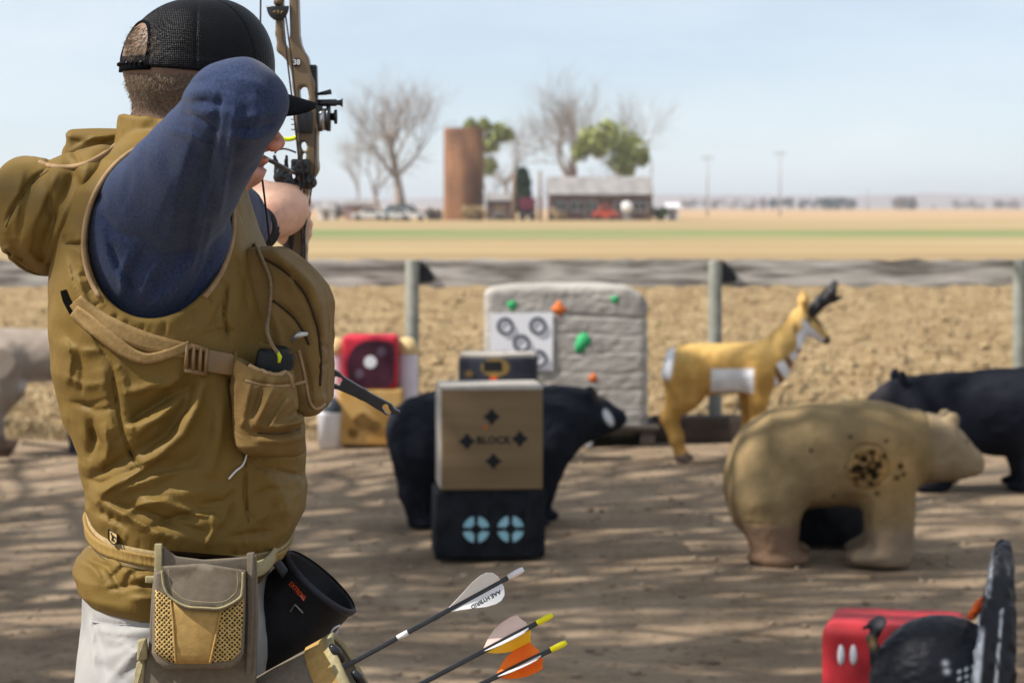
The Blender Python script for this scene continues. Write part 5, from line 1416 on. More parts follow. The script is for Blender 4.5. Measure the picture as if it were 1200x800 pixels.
# ---------------------------------------------------------------- vest
VEST_F = [
    # side seam and its puckers
    ([(96, 365), (118, 405), (131, 425)], 3.0, -3.5), ([(131, 425), (137, 470), (145, 510), (155, 535), (166, 549)], 2.4, -4.5), ([(143, 430), (150, 480), (160, 525)], 9, 4), ([(121, 430), (126, 470), (134, 510)], 9, 4),
    # big draped fold from the buckle down to the left
    ([(240, 440), (233, 475), (215, 510), (180, 540), (140, 568), (112, 580)], 10, 9), ([(228, 440), (218, 480), (195, 510), (165, 532)], 9, -8), ([(250, 470), (245, 510), (225, 545), (180, 575)], 14, -4),
    # diagonal creases of the lower back
    ([(205, 462), (178, 480), (152, 496)], 7, -6), ([(192, 448), (165, 458), (145, 462)], 6, 4), ([(198, 484), (172, 500), (158, 512)], 6, 5), ([(108, 490), (112, 515), (106, 540)], 6, -6), ([(122, 495), (128, 525), (118, 552)], 7, 5),
    ([(160, 530), (135, 545), (108, 560)], 6, -6), ([(150, 553), (125, 575), (110, 592)], 8, 5), ([(70, 400), (95, 410), (118, 410)], 8, 3), ([(75, 440), (100, 450), (124, 448)], 6, 2.5), ([(82, 470), (105, 474), (128, 466)], 5, -2.5),
    # front panel: vertical seams beside the pack
    ([(266, 330), (262, 370), (268, 400)], 2.4, -4.5), ([(245, 385), (252, 372), (258, 355)], 5, -4), ([(268, 440), (278, 490), (286, 520), (288, 535)], 3.0, -6), ([(288, 540), (287, 580), (291, 612)], 2.2, -4.5), ([(296, 545), (330, 552), (356, 558)], 2.5, -3.5),
    ([(262, 470), (258, 520), (245, 560)], 12, 5), ([(310, 555), (330, 575), (340, 605)], 14, 4), ([(305, 530), (335, 533), (356, 536)], 8, 3),
    # gathers round the waist
    ([(112, 585), (140, 598), (170, 615), (200, 630)], 6, 5), ([(130, 588), (165, 596), (205, 612), (240, 622)], 6, -4), ([(160, 582), (200, 590), (240, 604), (268, 612)], 7, 5), ([(190, 578), (225, 575), (262, 570)], 9, 3), ([(205, 600), (230, 606), (255, 606)], 5, -4), ([(236, 590), (262, 586), (276, 574)], 6, -4),
    ([(300, 610), (318, 600), (338, 592)], 7, 4), ([(268, 628), (292, 624), (320, 622)], 6, -4), ([(120, 600), (150, 618)], 4, -4), ([(104, 560), (118, 565), (132, 560)], 5, -4),
    # ring of puckers at the armhole
    *[([(186 + 1.07 * 82 * math.cos(q) - .1 * 101 * math.sin(q), 272 + 1.07 * 101 * math.sin(q)), (186 + 1.20 * 82 * math.cos(q + .05) - .1 * 101 * math.sin(q), 272 + 1.20 * 101 * math.sin(q + .05))], 2.6, (-1.7, -.4, -1.2, .9, -2.0, .5, -.8)[k % 7]) for k, q in enumerate(np.cumsum([.35] + [.07, .11, .08, .14, .06, .1] * 5)[:27])],
    # upper back panel seam
    ([(74, 286), (90, 286), (104, 284)], 2.2, -4), ([(90, 318), (98, 345), (112, 372)], 8, 4),
    ([(300, 300), (318, 340), (328, 380)], 3, -4), ([(280, 270), (285, 320), (278, 370)], 10, 3),
    # triangular fall of cloth under the buckle, pinches at the small of the back and along the blouse of the waist
    ([(236, 445), (205, 462), (165, 484), (148, 500)], 12, -7), ([(150, 502), (185, 488), (212, 468)], 5, 4), ([(214, 440), (200, 452), (184, 456)], 6, 5), ([(108, 500), (120, 520), (124, 545)], 5, -5), ([(96, 470), (112, 480), (128, 478)], 5, -3),
    ([(130, 560), (160, 548), (200, 535)], 5, -4), ([(118, 585), (150, 570), (190, 556), (225, 548)], 7, 5), ([(170, 620), (200, 606), (232, 598), (262, 596)], 5, -4), ([(140, 605), (165, 590), (200, 584)], 5, 4), ([(255, 625), (268, 606), (272, 588)], 5, -4), ([(240, 640), (250, 620), (248, 600)], 5, 3.5),
    ([(304, 626), (312, 606), (326, 590)], 5, -3.5), ([(330, 612), (338, 590), (350, 574)], 5, 3.5), ([(296, 580), (315, 572), (338, 572)], 5, -3), ([(78, 300), (84, 330), (96, 356)], 6, 4), ([(100, 296), (104, 318), (116, 345)], 5, -3.5), ([(275, 300), (288, 330), (292, 366)], 6, -3.5), ([(236, 392), (256, 386), (276, 388)], 5, -3),
    ([(76, 395), (84, 420), (80, 450)], 6, 4), ([(92, 405), (98, 436), (96, 462)], 5, -3.5)] + puckers([(131, 425), (137, 470), (145, 510), (155, 535), (166, 549)], 15, 13, 3) + puckers([(268, 440), (278, 490), (286, 520)], 9, 9, 4) + puckers([(288, 542), (287, 580), (291, 612)], 8, 10, 5) + puckers([(76, 286), (103, 284)], 6, 9, 6) + puckers([(296, 545), (330, 552), (354, 558)], 8, 9, 7) + puckers([(118, 606), (150, 622), (190, 640), (240, 646), (300, 640)], 18, 16, 8, 3.0, 2.2)
VEST_ST = [(152, 158, 250, 10, 66), (170, 138, 268, 5, 105), (190, 112, 280, 0, 152), (225, 88, 288, 0, 182), (270, 72, 302, 0, 192), (320, 66, 320, 0, 194), (370, 64, 334, 0, 192), (430, 66, 345, 0, 186), (480, 77, 352, 0, 180), (530, 97, 357, 0, 173), (570, 103, 357, 0, 172), (600, 106, 354, 0, 172), (625, 116, 342, 0, 164), (642, 138, 322, 0, 148), (652, 160, 300, 0, 130)]
AH = (186, 272, 82, 101)        # armhole ellipse, photo units
def armhole(p):
    k = 1 + p[2] / FPX
    x = 600 + (p[0] - 600) / k - AH[0]; y = HOR + (p[1] - HOR) / k - AH[1]
    x = x + 0.10 * y
    q = np.sqrt((x / AH[2]) ** 2 + (y / AH[3]) ** 2)
    return np.maximum((q - 1) * AH[2], p[2] + 95)
def vest_sdf(p, hole=True):
    sh = 0.20 * (np.clip(p[0], 95, 260) - 200) * np.clip((p[1] - 520) / 90, 0, 1) * np.clip(-p[2] / 80, 0, 1)
    q = (p[0], p[1] - sh, p[2])
    d = s_loftv(q, VEST_ST, 2.35)
    # lower skirt, puffed out under the belt
    low = s_loftv(p, [(628, 118, 312, 0, 150), (645, 97, 316, 0, 166), (662, 92, 318, 0, 172), (682, 97, 316, 0, 172), (698, 114, 310, 0, 168), (708, 140, 300, 0, 160)], 2.35)
    lf = [([(100, 640), (125, 648), (150, 668), (168, 690)], 7, 6), ([(104, 656), (126, 664), (142, 690)], 3.5, -5), ([(132, 676), (150, 658), (182, 664)], 3.5, -5), ([(128, 690), (160, 684), (200, 688)], 3, -4), ([(145, 690), (152, 672), (172, 668)], 3, -3.5), ([(95, 655), (108, 662), (122, 682)], 5, 4), ([(160, 672), (185, 676)], 6, 5), ([(122, 640), (118, 655)], 4, -4), ([(150, 700), (190, 700)], 6, 3)]
    low = low - folds(p, lf, 0, 60) - 1.8 * noise3(p[0] / 24, p[1] / 16, p[2] / 24)
    d = d - folds(p, VEST_F, 0, 60) - 1.6 * noise3(p[0] / 34, p[1] / 24, p[2] / 30) - .5 * noise3(p[0] / 11, p[1] / 17, p[2] / 11) - 2.5 * noise3(p[0] / 60, p[1] / 18 + p[0] / 50, p[2] / 60) * np.clip((p[1] - 420) / 100, 0, 1)
    # padded rings
    d = smin(d, low, 3)
    # stand-up collar round the neck
    cx_ = pp(207, 150, 15)
    q_ = np.sqrt(((p[0] - cx_[0] + .12 * (p[1] - 150)) / 63) ** 2 + ((p[2] - cx_[2]) / 70) ** 2)
    ring = np.abs((q_ - 1) * 63) - 7; ring = smax(ring, np.maximum(133 + .14 * (p[0] - 140) - p[1], p[1] - 195), 5)
    d = smin(d, ring - 1.2 * noise3(p[0] / 12, p[1] / 9, p[2] / 12), 8)
    # room for neck and arms
    d = smax(d, -(neck_sdf(p) - 6), 6)
    if hole: d = smax(d, -(sleeve_r(p) + 2.0), 3)
    if hole: d = smax(d, -armhole(p), 7)
    core = s_loftv(p, [(560, 108, 340, 0, 160), (600, 112, 335, 0, 160), (640, 114, 318, 0, 156), (690, 116, 312, 0, 156)], 2.35)
    return np.minimum(d, core)
vest = sdf_part('vest', vest_sdf, F0, (55, 122, -225), (372, 720, 222), 2.15, M_vest, archer)

# hood lying down the back: a full bag whose bound mouth gapes upwards
HOOD_F = [([(58, 196), (35, 215), (15, 245), (6, 262)], 3.2, -4.5), ([(70, 200), (55, 230), (40, 262), (32, 300)], 9, 5), ([(86, 204), (76, 235), (60, 270), (50, 310)], 7, -6), ([(102, 204), (92, 240), (74, 280), (62, 312)], 8, 6), ([(110, 212), (100, 250), (84, 285)], 5, -5), ([(120, 205), (112, 235), (100, 262)], 6, 4), ([(60, 215), (58, 240), (66, 262)], 6, -3), ([(12, 280), (25, 300), (45, 318)], 4, -3.5), ([(5, 300), (15, 296), (30, 308)], 3, -3), ([(20, 225), (10, 250), (8, 275)], 8, 3), ([(78, 240), (66, 275), (52, 300)], 6, 4), ([(28, 200), (22, 230), (20, 262)], 6, 3.5), ([(45, 205), (30, 240), (24, 280)], 5, -3.5), ([(90, 250), (76, 290), (60, 318)], 5, -4), ([(108, 240), (96, 275), (82, 300)], 5, 4), ([(30, 290), (42, 304), (58, 312)], 5, 3)] + puckers([(55, 196), (80, 199), (102, 195), (124, 184)], 12, 20, 9, 3, 2.4) + puckers([(10, 285), (25, 305), (45, 320)], 7, 10, 10)
HOOD_C = [([(70, 160), (100, 168), (140, 164)], 8, -3), ([(100, 186), (120, 168), (140, 160)], 5, -4), ([(80, 178), (110, 160), (135, 158)], 5, 3)]
def hood_sdf(p):
    d = s_rell(p, (62, 252, 0), (62, 72, 128), 18)
    d = smin(d, s_ell(p, (38, 226, 0), (44, 42, 118)), 20)
    d = smin(d, s_rell(p, (92, 222, 0), (40, 60, 128), 25), 14)
    d = smin(d, s_ell(p, (128, 205, -30), (34, 36, 110)), 12)
    d = smin(d, s_rell(p, (100, 248, -24), (26, 58, 112), 24), 14)
    d = d - folds(p, HOOD_F, 0, 60) - 2.0 * noise3(p[0] / 20, p[1] / 26, p[2] / 30)
    # hollow mouth
    m_ = s_rell(p, (92, 158, 10), (66, 36, 110), -8)
    d = smax(d, -m_, 5)
    # back flap of the mouth, standing up behind the gape
    fl = s_rell(p, (106, 178, 62), (44, 28, 60), -4); fl = smin(fl, s_box(p, (108, 172, 40), (34, 17, 40), 8), 10)
    fl = smin(fl, s_cap(p, (80, 160, 30), (150, 162, 20), 9, 12), 8)
    return smin(d, fl - folds(p, HOOD_C, 90, 60), 4)
hood = sdf_part('hood', hood_sdf, F0, (-16, 140, -150), (178, 336, 150), 2.0, M_vest, vest)
# binding tapes: mouth of the hood, armhole
def bound(pl, fn, r, n, name, m, parent, lift=0.5, **kw):
    c = smooth_line(pl, n); s = on_surface(fn, F0, c, lift, **kw)
    w = s[:, 2]
    for _ in range(6): w[1:-1] = (w[:-2] + 2 * w[1:-1] + w[2:]) / 4
    pts = [F0.pt(x, y, ww) for (x, y), ww in zip(c, w)]
    return make(name, tube(pts, r * PS, 8), m, parent)
vh = lambda p: np.minimum(vest_sdf(p), hood_sdf(p))
bound([(47, 190), (54, 193), (62, 195), (80, 196), (100, 192), (120, 182), (136, 170)], hood_sdf, 3.0, 40, 'hood_binding', M_bind, vest, 0)
AH_L = []
for a in np.linspace(R(-135), R(-405 + 0), 70):
    y_ = AH[3] * 1.06 * -math.sin(a); AH_L.append((AH[0] + AH[2] * 1.065 * math.cos(a) - .10 * y_, AH[1] + y_))
AH_L = AH_L
bound(AH_L, lambda p: vest_sdf(p, False), 3.0, 90, 'armhole_binding', M_bind, vest, 1.0)
def seam_tube(pl, r=0.9, m=None, name='seam_stitching', n=40):
    return bound(pl, vest_sdf, r, n, name, m or M_seam, vest, -0.2)
M_seam = mat('dark_seam_thread', (0.035, 0.020, 0.008), rough=.8)
seam_tube([(131, 426), (137, 470), (145, 510), (155, 535), (166, 549)])
seam_tube([(268, 442), (278, 490), (286, 520), (288, 535)]); seam_tube([(288, 542), (287, 580), (291, 612)])
seam_tube([(266, 332), (262, 370), (268, 398)]); seam_tube([(76, 286), (90, 286), (103, 284)])
bound([(57, 200), (36, 217), (17, 245), (7, 266)], hood_sdf, .9, 30, 'seam_stitching', M_seam, vest, -.2)
bound([(6, 292), (16, 304), (30, 315), (46, 322)], hood_sdf, .9, 24, 'seam_stitching', M_seam, vest, -.2)
M_zip = mat('steel_zip', (0.55, 0.55, 0.56), rough=.35, metal=.8)
bound([(290, 530), (285, 544), (276, 552), (268, 561)], vest_sdf, 1.1, 14, 'zip_pull_cord', M_litter, vest, 3)

# ---------------------------------------------------------------- trousers and boots
def trouser_sdf(p):
    d = s_loftv(p, [(600, 118, 312, 0, 150), (680, 103, 318, 0, 162), (740, 99, 322, 0, 168), (800, 99, 324, 0, 170), (880, 106, 322, 0, 168), (930, 120, 312, 0, 150)], 2.35)
    for a, b, c in (((205, 800, -86), (212, 1190, -108), (206, 1600, -116)), ((222, 800, 86), (246, 1190, 182), (246, 1600, 216))):
        d = smin(d, s_chain(p, [a, b, c], [100, 70, 58], 14), 20)
    tf = [([(110, 728), (140, 734), (180, 730)], 3, -3), ([(112, 738), (150, 742), (182, 740)], 4, 3), ([(120, 770), (150, 760), (176, 765)], 8, 3), ([(104, 700), (108, 750), (112, 800)], 3, 2.5), ([(300, 690), (312, 740), (320, 790)], 6, 3), ([(140, 790), (165, 778), (178, 760)], 6, -3), ([(106, 712), (122, 760), (126, 800)], 5, -3), ([(118, 745), (146, 752), (172, 770)], 5, 3), ([(125, 800), (148, 772), (176, 752)], 5, 3), ([(112, 775), (135, 788), (150, 800)], 5, -3)]
    d = d - folds(p, tf, 0, 60) - 2 * noise3(p[0] / 30, p[1] / 30, p[2] / 30) - 3.5 * noise3(p[0] / 50, p[1] / 16, p[2] / 50) * np.clip((p[1] - 1200) / 300, 0, 1)
    return smax(d, p[1] - 1612, 4)
tr_ = sdf_part('trousers', trouser_sdf, F0, (80, 592, -200), (350, 1622, 300), 4.0, M_trouser, archer)
bound([(108, 728), (130, 731), (155, 731), (180, 728)], trouser_sdf, 1.2, 20, 'pocket_welt', mat('grey_welt', lin(150, 150, 154)), tr_, 0)
def boot_sdf(w, x):
    def f(p):
        d = s_cap(p, (x, 1560, w), (x + 4, 1620, w), 44, 42)
        d = smin(d, s_chain(p, [(x - 12, 1628, w), (x + 70, 1634, w), (x + 160, 1642, w)], [38, 36, 28], 10), 12)
        return smax(smax(d, p[1] - 1657, 3), 1550 - p[1], 3)
    return f
for w, x in ((-116, 206), (216, 246)):
    sdf_part('boot', boot_sdf(w, x), F0, (x - 70, 1540, w - 60), (x + 210, 1664, w + 60), 4.0, M_boot, archer)

# ---------------------------------------------------------------- cap
def cap_material():
    m = mat('black_cap_mesh', (0.003, 0.003, 0.004), (0.006, 0.006, 0.008), rough=.40, ns=20, spec=.10)
    n = m.node_tree.nodes; l = m.node_tree.links; b = n['Principled BSDF']
    t = n.new('ShaderNodeTexCoord'); vo = n.new('ShaderNodeTexVoronoi'); vo.inputs['Scale'].default_value = 420; vo.inputs['Randomness'].default_value = .25
    l.new(t.outputs['Object'], vo.inputs['Vector'])
    bp = n.new('ShaderNodeBump'); bp.inputs['Strength'].default_value = .9; bp.inputs['Distance'].default_value = .0012
    l.new(vo.outputs['Distance'], bp.inputs['Height']); l.new(bp.outputs[0], b.inputs['Normal'])
    return m
M_cap = cap_material(); M_capf = mat('black_cap_twill', (0.0030, 0.0030, 0.0045), (0.005, 0.005, 0.007), rough=.9, ns=30, bump=.3, bs=800, spec=.08, bdist=.0006)
def cap_sdf(p):
    f, s, v = hlocal(p); q = (f, v, s)
    d = s_ell(q, (-2, -12, 0), (91, 88, 75))
    d = smin(d, s_ell(q, (30, -30, 0), (58, 66, 62)), 20)
    shell = smax(d, -(s_ell(q, (-2, -12, 0), (86, 83, 70))), 2)
    shell = smin(smax(d, -(d + 5), 1), shell, 1)
    shell = smax(shell, v + 8 - .10 * f, 2.5)                         # rim
    # seams between panels
    for a in (R(62), R(118), R(180), R(0)):
        off = np.abs(f * math.sin(a) - s * math.cos(a)); shell = shell + 1.0 * np.exp(-(off / 1.4) ** 2) * (v < -15)
    # sweat band ridge
    shell = shell - .8 * sstep(-24, -21, v - .10 * f)
    # half-round opening at the back, closed below by the strap
    hole = np.sqrt((s / 33) ** 2 + ((v + 29) / 40) ** 2) - 1; hole = np.maximum(hole * 33, v + 29)
    shell = np.where(f < -30, smax(shell, -hole, 2), shell)
    return shell
cap = sdf_part('cap', cap_sdf, F0, (136, -16, -100), (336, 104, 120), 1.7, M_cap, archer)
# strap edge and rim of the opening
def cap_pt(f, s, v): return Vector(F0.uv2w(hd(f, s, v)))
arc = []
for a in np.linspace(math.pi, 2 * math.pi, 26):
    s_, v_ = 34 * math.cos(a), -29 + 41 * math.sin(a)
    f_ = -2 - 91.5 * math.sqrt(max(0.02, 1 - (s_ / 75) ** 2 - ((v_ + 12) / 88) ** 2)); arc.append(cap_pt(f_, s_, v_))
make('opening_trim', tube(arc, 2.2 * PS, 7), M_capf, cap)
strap_v, strap_f = [], []
for i, s_ in enumerate(np.linspace(-38, 38, 22)):
    for v_ in (-29, -12):
        f_ = -2 - 92.5 * math.sqrt(max(.02, 1 - (s_ / 75) ** 2 - ((v_ + 12) / 88) ** 2)); strap_v += [tuple(cap_pt(f_ - .8, s_, v_)), tuple(cap_pt(f_ + 2.5, s_, v_))]
for i in range(21):
    a = i * 4; strap_f += [[a, a + 2, a + 6, a + 4], [a + 1, a + 5, a + 7, a + 3], [a, a + 4, a + 5, a + 1], [a + 2, a + 3, a + 7, a + 6]]
stp = make('strap', (strap_v, strap_f), M_capf, cap)
for s_ in np.linspace(-30, 30, 9):
    f_ = -2 - 92.5 * math.sqrt(max(.02, 1 - (s_ / 75) ** 2 - ((-20.5 + 12) / 88) ** 2))
    make('snap_stud', lathe([(.001, 2.4 * PS), (1.8 * PS, 2.0 * PS), (2.4 * PS, 0)], cap_pt(f_ - .8, s_, -20.5), Vector((-fz[0], -fz[1], 0)), 8), M_cap, stp)
# curved brim
bv, bf = [], []
na, nr = 29, 10
for i in range(na):
    a = R(-78 + 156 * i / (na - 1))
    for j in range(nr):
        t_ = j / (nr - 1); r0 = np.array((math.cos(a) * 86 - 2, math.sin(a) * 72)); r1 = np.array((math.cos(a) * 100 + 52 * max(0, math.cos(a)) ** .6, math.sin(a) * 77))
        q_ = r0 * (1 - t_) + r1 * t_; dv = -6 + .10 * q_[0] + 34 * abs(math.sin(a)) ** 2 * t_ ** .6 * .9 + 9 * t_
        bv.append((q_[0], q_[1], dv))
top_ = [tuple(cap_pt(*x)) for x in bv]; bot_ = [tuple(cap_pt(x[0], x[1], x[2] + 4.5)) for x in bv]; N_ = len(top_)
for i in range(na - 1):
    for j in range(nr - 1):
        a, b, c, d = i * nr + j, i * nr + j + 1, (i + 1) * nr + j + 1, (i + 1) * nr + j
        bf += [[a, b, c, d], [N_ + d, N_ + c, N_ + b, N_ + a]]
    bf += [[i * nr + nr - 1, N_ + i * nr + nr - 1, N_ + (i + 1) * nr + nr - 1, (i + 1) * nr + nr - 1]]
for j in range(nr - 1):
    bf += [[j, N_ + j, N_ + j + 1, j + 1], [(na - 1) * nr + j, (na - 1) * nr + j + 1, N_ + (na - 1) * nr + j + 1, N_ + (na - 1) * nr + j]]
make('brim', (top_ + bot_, bf), M_capf, cap)
make('top_button', lathe([(.001, 3 * PS), (5 * PS, 2 * PS), (7 * PS, -2 * PS)], cap_pt(-2, 0, -100), (0, 0, 1), 12), M_capf, cap)
# ================================================================== CHEST PACK
M_buckle = mat('brown_plastic_buckle', (0.150, 0.085, 0.030), (0.185, 0.108, 0.040), rough=.42, ns=30, spec=.5)
M_web = mat('brown_webbing', (0.215, 0.135, 0.048), (0.27, 0.175, 0.068), rough=.75, ns=200, bump=.5, bs=500, bdist=.0008, spec=.3)
pack = thing('chest_pack', 'brown harness pack strapped on the archer\'s chest', 'chest pack', F0.pt(345, 480, -40))
PACK_F = [([(305, 300), (335, 318), (358, 345), (372, 385), (376, 420)], 3.2, -5), ([(318, 292), (350, 318), (378, 345)], 8, 5), ([(322, 350), (345, 372), (362, 398)], 5, -4), ([(318, 360), (330, 395), (336, 430)], 6, 4), ([(372, 350), (380, 390), (379, 440)], 6, 4), ([(352, 408), (360, 440), (364, 470)], 4, -4), ([(376, 405), (386, 408)], 3, -4), ([(374, 430), (386, 425)], 3, -4), ([(366, 470), (384, 466)], 4, 3), ([(330, 306), (342, 322), (348, 345)], 5, 3)]
def pack_sdf(p):
    topv = np.interp(p[0], [280, 300, 330, 355, 378, 395], [270, 281, 291, 310, 336, 370])
    d = s_box(p, (338, 388, 0), (47, 98, 108), 16)
    d = smax(d, topv - p[1], 9)
    bot = np.interp(p[0], [300, 345, 366, 384], [455, 464, 482, 478]); d = smax(d, p[1] - bot, 8)
    return d - folds(p, PACK_F, 20, 40) - 1.8 * noise3(p[0] / 14, p[1] / 18, p[2] / 16)
sdf_part('pack_body', pack_sdf, F0, (284, 262, -122), (396, 494, 122), 2.0, M_vest2, pack)
def pocket_outer(p):
    f_ = [([(296, 440), (290, 470), (285, 495)], 6, 5), ([(312, 445), (303, 470), (296, 492)], 4, -5), ([(322, 452), (310, 478), (298, 500)], 6, 6), ([(332, 460), (320, 485), (306, 505)], 4, -4), ([(345, 465), (330, 480), (316, 500)], 6, 5), ([(350, 480), (338, 492)], 4, -4), ([(298, 498), (325, 500), (350, 494), (366, 486)], 4, 5), ([(300, 507), (330, 508), (362, 500)], 3.2, -5), ([(300, 516), (330, 518), (364, 510)], 4, 4), ([(285, 447), (320, 452), (356, 449)], 2.5, -3.5), ([(286, 500), (283, 492)], 4, 3), ([(338, 498), (356, 492)], 3, 3)]
    d = s_loftv(p, [(370, 305, 335, -138, 20), (385, 297, 342, -142, 27), (410, 289, 354, -148, 34), (440, 288, 360, -152, 38), (475, 290, 364, -152, 41), (505, 292, 370, -150, 40), (518, 302, 371, -150, 34)], 2.5)
    return d - folds(p, f_, -120, 30) - 1.2 * noise3(p[0] / 9, p[1] / 12, p[2] / 9)
def pocket_sdf(p):
    d = pocket_outer(p)
    vc = 398 + (p[0] - 290) * .33 - (p[2] + 150) * .42
    d = smax(d, vc - p[1], 2.5)
    inner = np.maximum(d + 5, p[1] - vc - 62)
    inner = smax(pocket_outer(p) + 5, p[1] - vc - 62, 3)
    return smax(d, -inner, 2)
sp_ = sdf_part('side_pocket', pocket_sdf, F0, (276, 360, -204), (380, 530, -96), 1.6, M_vest2, pack)
dev = thing('rangefinder', 'small black rangefinder in the pack\'s side pocket', 'rangefinder', F0.pt(322, 450, -158))
M_dev = mat('black_rubber_device', (0.006, 0.007, 0.009), (0.010, 0.011, 0.013), rough=.5, ns=60)
make('housing', bevbox(tuple(F0.pt(321, 430, -148)), (21 * PS, 12 * PS, 18 * PS), 6 * PS, 3, Matrix.Rotation(R(12), 3, 'Y')), M_dev, dev)
make('eyepiece', lathe([(.001, 0), (9 * PS, 0), (11 * PS, -3 * PS), (11 * PS, -12 * PS)], F0.pt(330, 408, -150), (0.2, -.3, 1), 16), M_dev, dev)
M_tagy = mat('yellow_green_tag', lin(196, 210, 40), lin(170, 186, 30), rough=.6)
make('tag', tube([F0.pt(325, 411, -170), F0.pt(328, 418, -172), F0.pt(327, 425, -172)], [1.5 * PS, 2.6 * PS, 1.6 * PS], 7), M_tagy, dev)
M_cord = mat('brown_cord', (0.19, 0.13, 0.075), (0.24, 0.17, 0.10), rough=.8, ns=200, bump=.5, bs=900)
vp = lambda p: np.minimum(np.minimum(vest_sdf(p), pack_sdf(p)), pocket_outer(p))
c = smooth_line([(299, 286), (308, 305), (317, 330), (316, 360), (313, 385), (318, 402), (326, 414)], 40)
s_ = on_surface(vp, F0, c, 4); w_ = s_[:, 2].copy()
for _ in range(10): w_[1:-1] = np.minimum((w_[:-2] + 2 * w_[1:-1] + w_[2:]) / 4, s_[1:-1, 2] + 2)
w_[-8:] = np.linspace(w_[-8], -170, 8)
make('lanyard', tube([F0.pt(x, y, q) for (x, y), q in zip(c, w_)], 2.1 * PS, 8), M_cord, pack)
make('zip_puller', tube([F0.pt(341, 399, -122), F0.pt(350, 392, -124), F0.pt(361, 391, -123)], [2.5 * PS, 4 * PS, 2 * PS], 8, flat=(1, .5)), M_zip, pack)
def on_tube(name, fn, pl, r, m, parent, lift=.4, n=30):
    s = on_surface(fn, F0, smooth_line(pl, n), lift)
    w = s[:, 2]
    for _ in range(3): w[1:-1] = (w[:-2] + 2 * w[1:-1] + w[2:]) / 4
    return make(name, tube([Vector(x) for x in F0.uv2w(s)], r * PS, 7), m, parent)
on_tube('zip', pack_sdf, [(306, 301), (335, 319), (358, 346), (372, 385), (376, 420), (375, 452)], 1.6, M_seam, pack)
on_tube('piping', pack_sdf, [(350, 410), (357, 440), (362, 468), (370, 479), (380, 474)], 2.0, M_bind, pack, .8)
on_tube('piping', pack_sdf, [(320, 352), (344, 372), (356, 390), (362, 404)], 1.4, M_seam, pack)
rim = []
for x in np.linspace(292, 355, 22):
    for y in np.arange(398, 470, 1.5):
        w = hit(pocket_sdf, F0, x, y, -240, -60, 240)
        if w is not None and w < -168: rim.append(F0.pt(x, y - 1, w + 2)); break
make('rim_tape', tube(rim, 2.8 * PS, 8), M_bind, sp_)
on_tube('rim_tape', pocket_outer, [(288, 446), (310, 451), (335, 452), (358, 447)], 1.8, M_bind, sp_, .2)
on_tube('stitching', pocket_outer, [(302, 507), (328, 508), (352, 502)], 1.0, M_seam, sp_, 0)
# straps round the ribs, buckle
make('strap', strip(vest_sdf, F0, [(88, 352), (102, 366), (130, 384), (165, 398), (198, 407), (222, 411)], [18, 22, 24, 22, 20, 17], 2.0, 40, 0.8), M_web, pack)
make('strap', strip(vest_sdf, F0, [(86, 364), (104, 378), (128, 397), (150, 413), (172, 420), (198, 414), (222, 404)], [15, 18, 18, 15, 12, 11, 10], 2.0, 44, 4.4), M_web, pack)
wb = min(hit(vest_sdf, F0, x, y) for x in (222, 246, 272) for y in (408, 420, 436)) - 2
sl = (246, 420, (hit(vest_sdf, F0, 272, 425) - hit(vest_sdf, F0, 222, 418)) / 50 * .7, 0)
wb = (hit(vest_sdf, F0, 222, 418) + hit(vest_sdf, F0, 272, 425)) / 2 - 6
bk = make('buckle', slab(F0, rounded([(243, 409), (274, 415), (277, 440), (262, 439), (242, 436)], 3), wb - 3, 7, 1.6, 2, sl), M_buckle, pack)
for y0, y1 in (((218, 402), (243, 408)), ((216, 431), (242, 437))):
    make('frame_bar', tube([F0.pt(y0[0], y0[1] + 2, wb - 3 + (y0[0] - 246) * sl[2]), F0.pt(y1[0], y1[1] + 2, wb - 3 + (y1[0] - 246) * sl[2])], 3.0 * PS, 8), M_buckle, bk)
for x in (219, 227, 235, 242):
    make('ladder_bar', tube([F0.pt(x, 403 + (x - 218) * .24, wb - 4 + (x - 246) * sl[2]), F0.pt(x - 1.5, 434 + (x - 218) * .24, wb - 4 + (x - 246) * sl[2])], 2.4 * PS, 8), M_buckle, bk)
make('strap', strip(vest_sdf, F0, [(268, 426), (280, 430), (292, 436)], 20, 2.0, 12, 0.8), M_web, pack)
make('strap', strip(lambda p: np.minimum(vest_sdf(p), hood_sdf(p)), F0, [(74, 340), (78, 352), (86, 367)], [7, 9, 9], 2.0, 14, 1.0), mat('painted_gap_shade', (0.004, 0.0035, 0.003), rough=.95, spec=.02), pack)  # black strip painting the shade of a gap beside the hood

